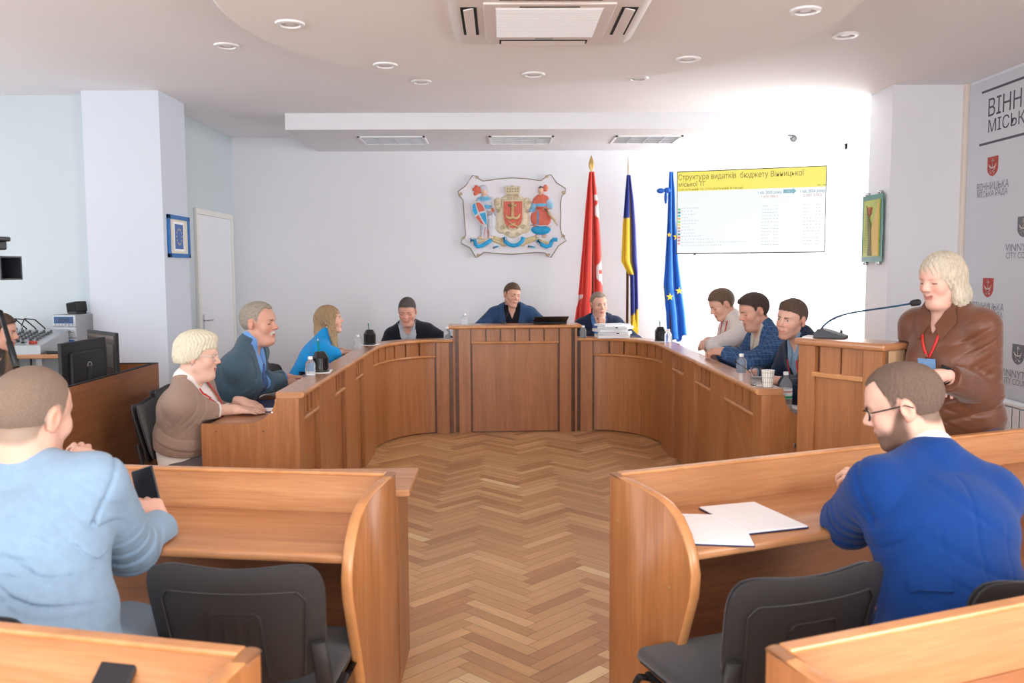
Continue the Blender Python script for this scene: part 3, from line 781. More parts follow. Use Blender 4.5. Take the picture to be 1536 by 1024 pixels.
def polygonise(prs, lo, hi, h):
    """surface nets over the box lo..hi, cell h; only blocks near the surface are evaluated"""
    lo = V3(lo); hi = V3(hi); B = 14
    nb = np.ceil((hi-lo)/(h*B)).astype(int); n = nb*B+1
    gx, gy, gz = [np.arange(nb[i])*B*h+lo[i]+B*h/2 for i in range(3)]
    C = np.stack(np.meshgrid(gx, gy, gz, indexing='ij'), -1).reshape(-1, 3)
    Rb = B*h*math.sqrt(3)/2
    qs = []; d = np.full(len(C), 10.0)
    for p in prs:
        q = p.fn(C); qs.append(q)
        d = d+q if p.op == 'd' else comb(d, q, p.op, p.k)
    vol = np.empty(tuple(n), dtype=np.float32)
    sg = np.where(d < 0, -1.0, 1.0).reshape(tuple(nb))
    vol[:] = 1.0
    big = np.repeat(np.repeat(np.repeat(sg, B, 0), B, 1), B, 2)
    vol[:-1, :-1, :-1] = big; vol[-1] = vol[-2]; vol[:, -1] = vol[:, -2]; vol[:, :, -1] = vol[:, :, -2]
    act = np.nonzero(np.abs(d) < Rb*1.45+0.03)[0]
    r = np.arange(B+1)*h
    loc = np.stack(np.meshgrid(r, r, r, indexing='ij'), -1).reshape(-1, 3)
    for bi in act:
        i, j, k = np.unravel_index(bi, tuple(nb))
        o = lo+V3(i, j, k)*B*h
        use = []
        for p, q in zip(prs, qs):
            m = Rb*1.5+p.k+0.02
            if p.op == 'd': use.append(p)
            elif p.op == 'i':
                if q[bi] > -m: use.append(p)
            elif q[bi] < m: use.append(p)
        vol[i*B:i*B+B+1, j*B:j*B+B+1, k*B:k*B+B+1] = ev(use, loc+o).reshape(B+1, B+1, B+1)
    s = vol < 0
    cnt = np.zeros(tuple(n-1), dtype=np.int8)
    for a in (0, 1):
        for b in (0, 1):
            for c in (0, 1): cnt += s[a:n[0]-1+a, b:n[1]-1+b, c:n[2]-1+c]
    A = np.argwhere((cnt > 0) & (cnt < 8))
    if len(A) == 0: return np.zeros((0, 3)), np.zeros((0, 4), int)
    cid = np.full(tuple(n-1), -1, dtype=np.int32); cid[A[:, 0], A[:, 1], A[:, 2]] = np.arange(len(A))
    acc = np.zeros((len(A), 3)); w = np.zeros(len(A))
    corners = [(a, b, c) for a in (0, 1) for b in (0, 1) for c in (0, 1)]
    for p in corners:
        for ax in range(3):
            if p[ax] == 1: continue
            q = list(p); q[ax] = 1
            v0 = vol[A[:, 0]+p[0], A[:, 1]+p[1], A[:, 2]+p[2]].astype(np.float64); v1 = vol[A[:, 0]+q[0], A[:, 1]+q[1], A[:, 2]+q[2]].astype(np.float64)
            m = (v0 < 0) != (v1 < 0)
            t = np.where(m, v0/np.where(np.abs(v0-v1) < 1e-12, 1, v0-v1), 0)
            pos = np.tile(np.array(p, dtype=np.float64), (len(A), 1)); pos[:, ax] += t
            acc[m] += pos[m]; w[m] += 1
    verts = (A+acc/np.maximum(w, 1)[:, None])*h+lo
    quads = []
    for ax in range(3):
        o1, o2 = [(1, 2), (2, 0), (0, 1)][ax]
        sl0 = [slice(1, -1)]*3; sl0[ax] = slice(0, -1); sl1 = [slice(1, -1)]*3; sl1[ax] = slice(1, None)
        a = s[tuple(sl0)]; b = s[tuple(sl1)]
        E = np.argwhere(a != b); 
        if len(E) == 0: continue
        base = E.copy(); base[:, o1] += 1; base[:, o2] += 1
        fl = a[E[:, 0], E[:, 1], E[:, 2]]
        def ci(d1, d2):
            q = base.copy(); q[:, o1] -= d1; q[:, o2] -= d2
            return cid[q[:, 0], q[:, 1], q[:, 2]]
        Q = np.stack([ci(1, 1), ci(0, 1), ci(0, 0), ci(1, 0)], 1)
        Q[~fl] = Q[~fl][:, ::-1]
        quads.append(Q)
    Q = np.concatenate(quads); Q = Q[(Q >= 0).all(axis=1)]
    return verts, Q

def smoothstep(a, b, x):
    t = np.clip((x-a)/(b-a), 0, 1); return t*t*(3-2*t)

def lin(c): return np.array(srgb(*c)[:3])
def sdf_mesh(name, prs, lo, hi, h, mat, parent=None, base=None, paints=(), relax=1):
    """paints = [(distance fn, colour 0-255, width)]: where the fn is below 0 the surface has that colour"""
    v, q = polygonise(prs, lo, hi, h)
    if relax and len(q):
        for _ in range(relax):
            acc = np.zeros_like(v); c = np.zeros(len(v))
            for k in range(4):
                a = q[:, k]; b = q[:, (k+1) % 4]
                np.add.at(acc, a, v[b]); np.add.at(c, a, 1); np.add.at(acc, b, v[a]); np.add.at(c, b, 1)
            v = v*0.5+0.5*acc/np.maximum(c, 1)[:, None]
    me = bpy.data.meshes.new(name)
    me.vertices.add(len(v)); me.vertices.foreach_set('co', v.astype(np.float32).ravel())
    me.loops.add(len(q)*4); me.loops.foreach_set('vertex_index', q.astype(np.int32).ravel())
    me.polygons.add(len(q)); me.polygons.foreach_set('loop_start', np.arange(0, len(q)*4, 4, dtype=np.int32))
    me.update(calc_edges=True); me.polygons.foreach_set('use_smooth', np.ones(len(q), dtype=bool))
    if base is not None:
        col = np.tile(lin(base), (len(v), 1))
        for f, c, w in paints:
            d = f(v); a = 1-smoothstep(-w, w, d); col = col*(1-a[:, None])+lin(c)*a[:, None]
        ca = me.color_attributes.new('Col', 'FLOAT_COLOR', 'POINT')
        ca.data.foreach_set('color', np.concatenate([col, np.ones((len(v), 1))], 1).astype(np.float32).ravel())
    return link_mesh(name, me, mat, parent)
# ================================================================== people
def nrm(v): v = V3(v); return v/np.linalg.norm(v)
def rot_zxy(yaw, pitch, rollr):
    """columns = right, forward, up after turning left by yaw, up by pitch, and leaning right by roll (degrees)"""
    m = Matrix.Rotation(math.radians(yaw), 3, 'Z') @ Matrix.Rotation(math.radians(pitch), 3, 'X') @ Matrix.Rotation(math.radians(rollr), 3, 'Y')
    return np.array(m)

M['eye'] = mk('eye white', (226, 220, 214), 0.25)
M['iris'] = mk('iris', (70, 84, 92), 0.2)
M['pupil'] = mk('pupil', (14, 12, 12), 0.15)
def cloth(name, rgb, rough=0.85, bump=0.25, bscale=420, var=0.06, vscale=5.0, sheen=0.15):
    return mk(name, rgb, rough, spec=0.25, var=var, vscale=vscale, bump=bump, bscale=bscale, sheen=sheen)

def head_prims(o):
    """face towards +y, origin at the middle of the head"""
    j = o.get('jaw', 1.0); fat = o.get('fat', 0.0); nz = o.get('nose', 1.0); mo = o.get('mouth', 0.0022)
    p = [ell((0, -0.012, 0.028), (0.076, 0.098, 0.086)),
         ell((0, 0.030, 0.033), (0.064, 0.062, 0.062), k=0.03),
         ell((0, 0.034, -0.033), (0.058*j, 0.058, 0.082), k=0.025)]
    for s in (-1, 1):
        p += [cap((s*0.042*j, 0.000, -0.058), (s*0.016, 0.066, -0.103), 0.022+0.008*fat, 0.020+0.004*fat, k=0.02),
              ell((s*0.037, 0.060, -0.030), (0.026+0.005*fat, 0.026, 0.030), k=0.02)]
    p += [ell((0, 0.073, -0.103), (0.024, 0.020, 0.019), k=0.015)]
    if fat > 0: p += [ell((0, 0.035, -0.115), (0.045, 0.045, 0.026), k=0.03)]
    p += [cap((-0.040, 0.074, 0.021), (-0.004, 0.087, 0.018), 0.011, k=0.014), cap((0.040, 0.074, 0.021), (0.004, 0.087, 0.018), 0.011, k=0.014)]
    for s in (-1, 1):
        p += [ell((s*0.032, 0.097, 0.001), (0.019, 0.019, 0.0115), op='s', k=0.012)]
        p += [ell((s*0.032, 0.0745, 0.002), (0.0155, 0.0135, 0.0125), k=0.004)]
        p += [ell((s*0.033, 0.098, -0.0005 if not o.get('shut') else -0.004), (0.0125, 0.013, 0.0036 if not o.get('shut') else 0.0012), op='s', k=0.002)]
    p += [cap((0, 0.086, 0.013), (0, 0.107, -0.024), 0.0085, 0.0115*nz, k=0.010), ell((0, 0.1085, -0.028), (0.0125*nz, 0.0125*nz, 0.0115), k=0.006)]
    for s in (-1, 1):
        p += [ell((s*0.0135*nz, 0.098, -0.033), (0.0085, 0.011, 0.008), k=0.006), ell((s*0.007, 0.106, -0.041), (0.0035, 0.005, 0.004), op='s', k=0.003)]
    p += [ell((0, 0.076, -0.066), (0.032, 0.022, 0.024), k=0.015),
          cap((-0.021, 0.086, -0.063), (0, 0.0955, -0.0605), 0.0055, k=0.004), cap((0.021, 0.086, -0.063), (0, 0.0955, -0.0605), 0.0055, k=0.004),
          cap((-0.017, 0.087, -0.0735-mo), (0.017, 0.087, -0.0735-mo), 0.0065, k=0.005),
          cap((-0.024, 0.093, -0.0675), (0.024, 0.093, -0.0675), mo+0.001, op='s', k=0.003)]
    for s in (-1, 1):
        Re = np.array(Matrix.Rotation(math.radians(-s*18), 3, 'Z') @ Matrix.Rotation(math.radians(-10), 3, 'X'))
        p += [ell((s*0.079, -0.014, -0.004), (0.0085, 0.020, 0.032), k=0.006, R=Re), ell((s*0.088, -0.009, 0.000), (0.0065, 0.010, 0.018), op='s', k=0.006, R=Re),
              ell((s*0.076, -0.008, -0.030), (0.007, 0.010, 0.010), k=0.006)]
    return p

HL_SHORT = dict(y=[-.13, -.075, -.045, -.030, -.018, 0.004, .014, .026, .031, .044, .060, .078, .11], z=[-.070, -.066, -.050, -.022, .022, .030, .010, .004, .034, .046, .055, .064, .070])
def hairline(ys, zs, lift=0.0, temple=0.0):
    ys = np.array(ys); zs = np.array(zs)+lift*smoothstep(0.02, 0.06, np.array(ys))
    def f(P):
        base = np.interp(P[:, 1], ys, zs)
        t = temple*smoothstep(0.018, 0.042, np.abs(P[:, 0]))*smoothstep(0.03, 0.06, P[:, 1])
        return (base+t-P[:, 2])*0.75
    return f
def strands(fx=260, amp=0.0012, seed=0.0):
    def f(P):
        a = np.arctan2(P[:, 0], P[:, 1]+0.03)
        return amp*(np.sin(a*34+seed+3*np.sin(P[:, 2]*60+a*3))+0.6*np.sin(P[:, 1]*fx+P[:, 0]*fx*0.7+2*np.sin(P[:, 2]*45)))
    return Pr(f, 'd')

def hair_short(t=0.008, top=0.006, lift=0.008, temple=0.0, quiff=0.0, amp=0.001):
    p = [ell((0, -0.013, 0.029), (0.0765+t*0.35, 0.098+t, 0.086+t+top*0.3)), ell((0, 0.012, 0.045), (0.062+t*0.4, 0.074+t, 0.066+t+top), k=0.02), ell((0, 0.030, 0.033), (0.064+t*.6, 0.062+t, 0.062+t*0.8), k=0.02)]
    if quiff: p += [ell((0.0, 0.058, 0.088), (0.052, 0.036, 0.016+quiff), k=0.02)]
    p += [custom(hairline(HL_SHORT['y'], HL_SHORT['z'], lift, temple), op='i', k=0.006)]
    for s in (-1, 1): p += [ell((s*0.084, -0.012, -0.004), (0.016, 0.021, 0.031), op='s', k=0.006)]
    p += [strands(amp=amp)]
    return p
def hair_bob(volume=0.02, length=-0.06, fringe=0.045):
    """full short-to-mid women's hair that covers the ears"""
    v = volume
    p = [ell((0, -0.016, 0.034), (0.080+v, 0.102+v, 0.090+v)), ell((0, -0.055, -0.02), (0.072+v*.7, 0.060+v*.7, 0.075), k=0.03)]
    ys = [-.16, -.06, -.02, .012, .030, .050, .075, .13]; zs = [length, length, length+0.015, -0.015, 0.020, fringe-0.005, fringe, fringe+0.004]
    p += [custom(hairline(ys, zs), op='i', k=0.008), strands(amp=0.0022)]
    return p
def hair_long(drop=-0.26, parting=0.0, fringe=0.05, back=0.0, w=0.0, sy=0.0):
    p = [ell((0, -0.014, 0.032), (0.088, 0.110, 0.098))]
    for s in (-1, 1):
        p += [cap((s*0.066, 0.010+sy*.5, 0.030), (s*(0.082+w), 0.022+sy, -0.10), 0.030, 0.030, k=0.03), cap((s*(0.082+w), 0.016+sy, -0.10), (s*(0.078+w), 0.020+sy, drop), 0.030, 0.018, k=0.03)]
    p += [cap((0, -0.078, 0.0), (0, -0.080, -0.10), 0.055, 0.058, k=0.04), cap((0, -0.080, -0.10), (0, -0.075, drop+0.02), 0.058, 0.036, k=0.04)]
    # opening for the face
    def face(P):
        x, y, z = P[:, 0]/0.060, (P[:, 1]-0.10)/0.085, (P[:, 2]+0.055)/(fringe+0.055)
        return (np.sqrt(x*x+y*y+np.where(z > 0, z*z, (z*0.3)**2))-1)*0.055
    p += [custom(face, op='s', k=0.008), strands(amp=0.0022)]
    return p

def hand_prims(side, curl=(25, 35, 25), spread=1.0, thumb=(35, -20), thumb_curl=20, per=None, s=1.0):
    """wrist at the origin, fingers +y, back of the hand +z; thumb on -x for a right hand (side=+1)"""
    tx = -side
    p = [cap((0, -0.03, 0), (0, 0.015, 0), 0.026, 0.027, k=0.012)]
    kn = [(0.027, 0.088), (0.008, 0.093), (-0.011, 0.088), (-0.029, 0.079)]
    ln = [(0.041, 0.024, 0.021), (0.045, 0.028, 0.022), (0.041, 0.026, 0.021), (0.032, 0.020, 0.019)]
    rd = [0.0092, 0.0095, 0.0090, 0.0080]
    for i in range(4):
        kx, ky = kn[i]; c = per[i] if per else curl
        a = V3(tx*kx*0.62, 0.012, 0.0); b = V3(tx*kx, ky, 0.0)
        p += [cap(a, b, 0.0155, 0.0115, k=0.014)]
        ang = 0.0; q = b; sx = tx*kx*1.1*spread
        for m in range(3):
            ang += math.radians(c[m]); d = nrm((sx*(1.6 if m == 0 else 0.8), math.cos(ang), -math.sin(ang)))
            e = q+d*ln[i][m]; r0 = rd[i]*(1-0.09*m); p += [cap(q, e, r0*1.02, r0*0.93, k=0.0035)]; q = e
    ta = math.radians(thumb[0]); te = math.radians(thumb[1])
    q = V3(tx*0.020, 0.020, -0.006)
    d = nrm((tx*math.sin(ta)*math.cos(te), math.cos(ta)*math.cos(te), math.sin(te)))
    for m, (l, r0, r1) in enumerate(((0.042, 0.0145, 0.0115), (0.033, 0.0108, 0.0098), (0.027, 0.0098, 0.0082))):
        e = q+d*l; p += [cap(q, e, r0, r1, k=0.008 if m == 0 else 0.004)]; q = e
        d = nrm(d+V3(-tx*math.sin(math.radians(thumb_curl)), 0.1, -0.1*math.sin(math.radians(thumb_curl))))
    return p

def hand_frame(fwd, dorsal):
    f = nrm(fwd); n = V3(dorsal); n = nrm(n-f*(n@f)); x = np.cross(f, n)
    return np.stack([x, f, n], axis=1)

def ik(sh, wr, hint, l1, l2):
    d = wr-sh; L_ = np.linalg.norm(d); mx = (l1+l2)*0.995
    if L_ > mx:
        k = L_/mx; l1 *= k*1.003; l2 *= k*1.003
    d /= L_; a = (l1*l1-l2*l2+L_*L_)/(2*L_); hgt = math.sqrt(max(l1*l1-a*a, 0))
    h = V3(hint); h = h-d*(h@d); h = nrm(h)
    return sh+d*a+h*hgt

I3 = np.eye(3)
def zrot(deg): return np.array(Matrix.Rotation(math.radians(deg), 3, 'Z'))
def wbox(x0, x1, y0, y1, z0, z1): return (V3((x0+x1)/2, (y0+y1)/2, (z0+z1)/2), V3((x1-x0)/2, (y1-y0)/2, (z1-z0)/2), I3)
def obox(o, deg, x0, x1, y0, y1, z0, z1):
    R = zrot(deg); return (V3(o[0], o[1], 0)+R@V3((x0+x1)/2, (y0+y1)/2, (z0+z1)/2), V3((x1-x0)/2, (y1-y0)/2, (z1-z0)/2), R)
def chair_blocks(x, y, deg):
    R = zrot(deg); Rb = R@np.array(Matrix.Rotation(math.radians(13), 3, 'X'))
    return [obox((x, y), deg, -0.235, 0.235, -0.225, 0.215, 0.36, 0.482), (V3(x, y, 0)+R@V3(0, -0.245-0.03, 0.64), V3(0.25, 0.062, 0.22), Rb)]
# where the clothes are pressed flat by seats and desks
BL_LEFT = [wbox(XL-0.515, XL+0.05, YL0-0.03, 7.95, 0.60, 0.742), wbox(XL-0.115, XL+0.06, YL0-0.03, 7.32, 0.0, ZW+0.001), wbox(XL-0.51, XL+0.03, YL0-0.034, YL0+0.004, 0.0, 0.742)]
BL_RIGHT = [wbox(XR-0.02, XR+0.53, YR0-0.03, 7.46, 0.60, 0.742), wbox(XR-0.06, XR+0.115, YR0-0.03, 7.46, 0.0, ZW+0.001), wbox(XR-0.03, XR+0.53, YR0-0.034, YR0+0.004, 0.0, 0.742)]
BL_ROW_L = [obox((-0.352, 2.833), -8.5, -2.0, -0.03, -0.452, 0.0, 0.58, 0.752), obox((-0.352, 2.833), -8.5, -2.0, -0.03, -0.21, -0.17, 0.3, 0.75)]
BL_ROW_R = [obox((0.352, 2.80), 22, 0.03, 2.05, -0.452, 0.0, 0.58, 0.752), obox((0.352, 2.80), 22, 0.03, 2.05, -0.21, -0.17, 0.3, 0.75)]
class Person:
    def __init__(s, label, loc, rotz, head, pelvis_z=0.56, group=None, hb=0.006, sw=0.18, girth=1.0, belly=1.0, bust=0.0, scale=1.0,
                 neck=(0, 0.30, 1.0), skin=(214, 168, 148), headopt=None, look=(0, 0, 0), hs=1.0, necklen=0.165, pelvis_xy=(0, 0), twist=0.0, standing=False, neckr=1.0, blocks=(), seat=None):
        s.root = thing('person', label, 'person', loc, math.radians(rotz), group)
        s.Rw = np.array(Matrix.Rotation(math.radians(rotz), 3, 'Z')); s.o = V3(loc)
        s.hb = hb; s.skin = skin; s.ho = headopt or {}; s.hs = hs; s.standing = standing; s.bust = bust; s.g = girth; s.belly = belly; s.sw = sw; s.neckr = neckr
        s.H = s.loc(head); s.P = V3(pelvis_xy[0], pelvis_xy[1], pelvis_z)
        s.Rh = rot_zxy(*look)
        s.blk = []
        bl = list(blocks)
        if seat: bl += chair_blocks(*seat)
        for c, h, Rm in bl: s.blk.append(rbox(s.loc(c), V3(h)+0.004, 0.004, op='s', k=0.004, R=s.Rw.T@Rm))
        s.N = s.H-nrm(neck)*necklen*hs
        z = nrm(s.N-s.P); x = np.array(Matrix.Rotation(math.radians(twist), 3, 'Z') @ Vector((1, 0, 0))); x = nrm(x-z*(x@z)); y = np.cross(z, x)
        s.R = np.stack([x, y, z], axis=1); s.f = np.linalg.norm(s.N-s.P)/0.50
        s.sh = {1: s.T(sw, 0.0, 0.435), -1: s.T(-sw, 0.0, 0.435)}
        s.el = {}; s.wr = {}; s.hand = {}
        s.dir = {1: V3(0.1, 1, 0), -1: V3(-0.1, 1, 0)}
    def loc(s, w): return s.Rw.T@(V3(w)-s.o)
    def vec(s, w): return s.Rw.T@V3(w)
    def T(s, x, y, z): return s.P+s.R@V3(x, y, z*s.f)
    def arm(s, side, wrist, hint, fwd, dorsal, l1=0.285, l2=0.255, elbow=None, local=False, shoulder=None, **hk):
        """wrist (and elbow) as points of the place; fwd/dorsal = directions of the fingers and of the back of the hand"""
        w = V3(wrist) if local else s.loc(wrist)
        if shoulder is not None: s.sh[side] = s.loc(shoulder)
        s.wr[side] = w
        s.el[side] = (s.loc(elbow) if not local else V3(elbow)) if elbow is not None else ik(s.sh[side], w, V3(hint), l1, l2)
        f = V3(fwd) if local else s.vec(fwd); n = V3(dorsal) if local else s.vec(dorsal)
        s.hand[side] = (hand_frame(f, n), hk)
    # ---- solids
    def torso(s, inf=0.0, hem=None):
        g, b = s.g, s.belly
        p = [ell(s.T(0, -0.005, 0.0), (0.168*g+inf, 0.128*g+inf, 0.13+inf), R=s.R, k=0.05),
             ell(s.T(0, 0.012*b, 0.15), (0.152*g*b+inf, 0.118*g*b+inf, 0.17*s.f), R=s.R, k=0.06),
             ell(s.T(0, 0.004, 0.335), (0.168*g+inf, 0.118*g+inf, 0.165*s.f), R=s.R, k=0.06),
             cap(s.sh[-1]*0.88+s.T(0, 0, .44)*0.12, s.sh[1]*0.88+s.T(0, 0, .44)*0.12, 0.054+inf, k=0.05)]
        for q in (-1, 1):
            p += [cap(s.T(q*0.02, -0.02, 0.525), s.sh[q]*0.8+s.T(0, -0.02, 0.46)*0.2+s.R[:, 2]*0.005, 0.050+inf*0.6, 0.046+inf, k=0.04)]
            if s.bust: p += [ell(s.T(q*0.075, 0.095, 0.29), (0.072+inf*.5, 0.050+s.bust, 0.075), R=s.R, k=0.05)]
        return p
    def arms(s, inf=0.0, to=1.0, flat=True, upper=True, rs=1.0):
        p = []
        for q in (-1, 1):
            if q not in s.wr: continue
            a, e, w = s.sh[q], s.el[q], s.wr[q]
            p += [cap(a, e, (0.050+inf)*rs, (0.043+inf)*rs, k=0.03)]
            end = e+(w-e)*to
            if flat: p += [cone(e, end, (0.044+inf)*rs, (0.044+inf)*rs*(1-to)+(0.029+inf)*rs*to, k=0.03, rnd=0.005), ell(e, V3(1, 1, 1)*(0.0455+inf)*rs, k=0.02)]
            else: p += [cap(e, end, (0.043+inf)*rs, (0.043+inf)*rs*(1-to)+(0.028+inf)*rs*to, k=0.02)]
        return p
    def legs_pts(s, q):
        if s.standing: return [s.P+V3(q*0.09, 0, -0.02), V3(s.P[0]+q*0.095, s.P[1]+0.02, 0.48), V3(s.P[0]+q*0.10, s.P[1]-0.02, 0.085)]
        if hasattr(s, 'lp') and q in s.lp: return s.lp[q]
        return [s.P+V3(q*0.095, 0.03, -0.035), V3(s.P[0]+q*0.12, s.P[1]+0.37, 0.49), V3(s.P[0]+q*0.10, s.P[1]+0.18, 0.09)]
    def legs(s, inf=0.0):
        p = []
        for q in (-1, 1):
            h, k, a = s.legs_pts(q)
            p += [cap(h, k, 0.082*s.g+inf, 0.056+inf, k=0.03), cap(k, a, 0.055+inf, 0.040+inf, k=0.02)]
        return p
    def feet(s, inf=0.0):
        p = []
        for q in (-1, 1):
            a = s.legs_pts(q)[2]
            p += [cap(a, a*V3(1, 1, 0)+V3(0, 0.0, 0.042), 0.036+inf, 0.034+inf, k=0.02), cap(a*V3(1, 1, 0)+V3(0, -0.03, 0.034), a*V3(1, 1, 0)+V3(q*0.02, 0.15, 0.028), 0.032+inf, 0.026+inf, k=0.03)]
        return p
    def neckp(s, r=0.056):
        return [cap(s.H+s.Rh@V3(0, -0.026, -0.065)*s.hs, s.N+s.R@V3(0, -0.012, -0.01), r*s.hs*s.neckr, (r+0.006)*s.neckr, k=0.03)]
    def handp(s):
        p = []
        for q, (Rq, hk) in s.hand.items(): p += xfs(hand_prims(q, **hk), s.wr[q], Rq)
        return p
    def bbox(s, extra=0.13, zlo=None):
        pts = [s.H, s.P, s.sh[1], s.sh[-1]]+list(s.el.values())+[w+f[0][:, 1]*0.12 for w, f in zip(s.wr.values(), s.hand.values())]+[s.legs_pts(q)[i] for q in (-1, 1) for i in range(3)]
        lo = np.min(pts, axis=0)-extra; hi = np.max(pts, axis=0)+extra
        lo[2] = 0.0; hi[2] = s.H[2]+0.16; hi[1] += 0.08
        lo -= V3(0.05, 0.05, 0); hi += V3(0.05, 0.05, 0)
        if zlo is not None: lo[2] = zlo
        return lo, hi
    def hfn(s, f):
        """a head-frame function as a body-frame function"""
        return lambda P: f(((P-s.H)@s.Rh)/s.hs)*s.hs
    def body(s, paints=()):
        prs = s.torso()+s.arms(0, flat=False)+s.legs()+s.feet()+s.neckp()
        prs += [Pr(p.fn, p.op, p.k) for p in xfs(head_prims(s.ho), s.H, s.Rh, s.hs)]+s.handp()+s.blk
        def seg(a, b, r):
            c = cap(a, b, r); return c.fn
        sk = np.array(s.skin, dtype=float)
        lip = tuple(sk*V3(0.90, 0.74, 0.72)) if not s.ho.get('lip') else s.ho['lip']
        brow = s.ho.get('brow', (92, 72, 58)); bt = s.ho.get('browt', 0.0058)
        P_ = []
        rosy = tuple(np.minimum(sk*V3(1.0, 0.93, 0.91), 255))
        for q in (-1, 1): P_ += [(s.hfn(ell((q*0.040, 0.075, -0.030), (0.02, 0.03, 0.02)).fn), rosy, 0.014), (s.hfn(ell((q*0.082, -0.014, -0.004), (0.012, 0.022, 0.032)).fn), rosy, 0.01)]
        P_ += [(s.hfn(ell((0, 0.112, -0.030), (0.013, 0.013, 0.012)).fn), rosy, 0.008)]
        P_ += [(s.hfn(cap((-0.019, 0.092, -0.0635), (0.019, 0.092, -0.0635), 0.0058).fn), lip, 0.003), (s.hfn(cap((-0.015, 0.092, -0.0735), (0.015, 0.092, -0.0735), 0.0068).fn), lip, 0.003)]
        for q in (-1, 1): P_ += [(s.hfn(cap((q*0.015, 0.094, 0.0185), (q*0.045, 0.078, 0.0225), bt).fn), tuple(np.array(brow)*0.85), 0.0025)]
        if s.ho.get('beard'):
            c, z0 = s.ho['beard']
            def bf(P):
                lo = np.maximum(P[:, 2]-z0-0.075*(1-smoothstep(0.0, 0.06, P[:, 1])), -(P[:, 1]-(-0.002)))
                return np.maximum(lo, np.linalg.norm(P, axis=1)-0.16)
            P_.append((s.hfn(bf), c, s.ho.get('beardw', 0.012)))
            P_ += [(s.hfn(cap((-0.016, 0.090, -0.0635), (0.016, 0.090, -0.0635), 0.0050).fn), lip, 0.003), (s.hfn(cap((-0.014, 0.090, -0.073), (0.014, 0.090, -0.073), 0.0060).fn), lip, 0.003)]
        if s.ho.get('moustache'):
            for q in (-1, 1): P_.append((s.hfn(cap((q*0.004, 0.100, -0.052), (q*0.026, 0.088, -0.064), 0.0075).fn), s.ho['moustache'], 0.004))
        if s.ho.get('scalp'):
            P_.append((s.hfn(hairline(HL_SHORT['y'], HL_SHORT['z'], *s.ho.get('scalpline', (0.0, 0.0)))), s.ho['scalp'], 0.008))
            for q in (-1, 1): P_.append((s.hfn(ell((q*0.084, -0.012, -0.004), (0.014, 0.022, 0.034)).fn), rosy, 0.005))
        if s.ho.get('shut'):
            for q in (-1, 1): P_.append((s.hfn(cap((q*0.018, 0.092, -0.0035), (q*0.047, 0.079, -0.005), 0.0032).fn), tuple(sk*V3(0.42, 0.34, 0.32)), 0.0025))
        P_ += list(paints)
        lo, hi = s.bbox()
        o = sdf_mesh('body', prs, lo, hi, s.hb, M['skin'], s.root, s.skin, P_)
        s.bodyo = o
        if s.ho.get('shut'):
            pass
        elif s.ho.get('eyes', True):
            gx, gz = s.ho.get('gaze', (0, 0))
            for q in (-1, 1):
                bm = BM()
                lathe(bm, [(0.0, 0.0124), (0.0026, 0.0122), (0.0062, 0.0108), (0.0105, 0.0066), (0.0124, 0.0), (0.009, -0.0086), (0, -0.0124)], n=14, mats=[1, 2, 0, 0, 0, 0], axis='y')
                Rg = rot_zxy(gx, gz, 0)
                Mx = Matrix.Translation(Vector(s.H+s.Rh@(V3(q*0.032, 0.0755, 0.0015)*s.hs))) @ Matrix(s.Rh@Rg).to_4x4() @ Matrix.Scale(s.hs, 4)
                bmesh.ops.transform(bm, matrix=Mx, verts=bm.verts)
                e = obj('eye', bm, [M['eye'], M['pupil'], M['iris']], o)
        return o
    def hair(s, prims, col, rough=0.55, h=None, tips=None, grain=(60, 60, 8), var=0.22):
        key = 'hair %s' % (col,)
        m = M.get(key)
        if m is None: m = M[key] = mk_attr(key, rough, 0.35, bump=0.5, bscale=26, mvar=var, mscale=4.0, stretch=grain)
        prs = xfs([p for p in prims if p.op != 'd'], s.H, s.Rh, s.hs)+[Pr(s.hfn(p.fn), 'd') for p in prims if p.op == 'd']
        c = s.H
        P_ = []
        if tips: P_ = [(s.hfn(t[0]), t[1], t[2]) for t in tips]
        return sdf_mesh('hair', prs, c-V3(.19, .19, .34)*s.hs, c+V3(.19, .19, .19)*s.hs, h or s.hb*0.75, m, s.root, col, P_)
    def vcut(s, zv, wtop=0.085, y0=0.0, ztop=0.52, pw=1.0):
        def w(z): return np.clip((z-zv)/(ztop-zv), 0, 1)**pw*wtop
        def f(P):
            q = (P-s.P)@s.R; z = q[:, 2]/s.f
            return np.maximum(np.maximum(np.abs(q[:, 0])-w(z)-np.where(z > zv, 0, (z-zv)), y0-q[:, 1])*0.9, np.maximum((zv-z)*0.4, q[:, 1]-0.24))
        return custom(f, op='s', k=0.004), w
    def folds(s, specs):
        """[(centre, radius, direction, wavelength, amplitude)]"""
        out = []
        for c, r, d, wl, am in specs:
            c = V3(c); d = nrm(d)
            e1 = nrm(np.cross(d, V3(0.31, 0.17, 0.93)))
            def f(P, c=c, r=r, d=d, wl=wl, am=am, e1=e1):
                q = P-c; m = np.exp(-(q*q).sum(1)/(r*r)*1.6)
                ph = q@d*2*PI/wl+0.8*np.sin(q@e1*2*PI/(wl*4.1)+1.0)+0.6*np.sin((q@d)*2*PI/(wl*2.3))
                return 0.85*am*m*(1.5*(1-np.abs(np.sin(ph*0.5)))**2.2-0.45-0.35*np.sin(ph+0.8))
            out.append(Pr(f, 'd'))
        return out
    def seams(s, specs):
        """stitched seams: [(point, plane normal, centre, radius, depth)]"""
        out = []
        for p0, n, c, r, dp in specs:
            p0 = V3(p0); n = nrm(n); c = V3(c)
            def f(P, p0=p0, n=n, c=c, r=r, dp=dp):
                return dp*np.exp(-(((P-p0)@n)/0.0055)**2)*(np.linalg.norm(P-c, axis=1) < r)
            out.append(Pr(f, 'd'))
        return out
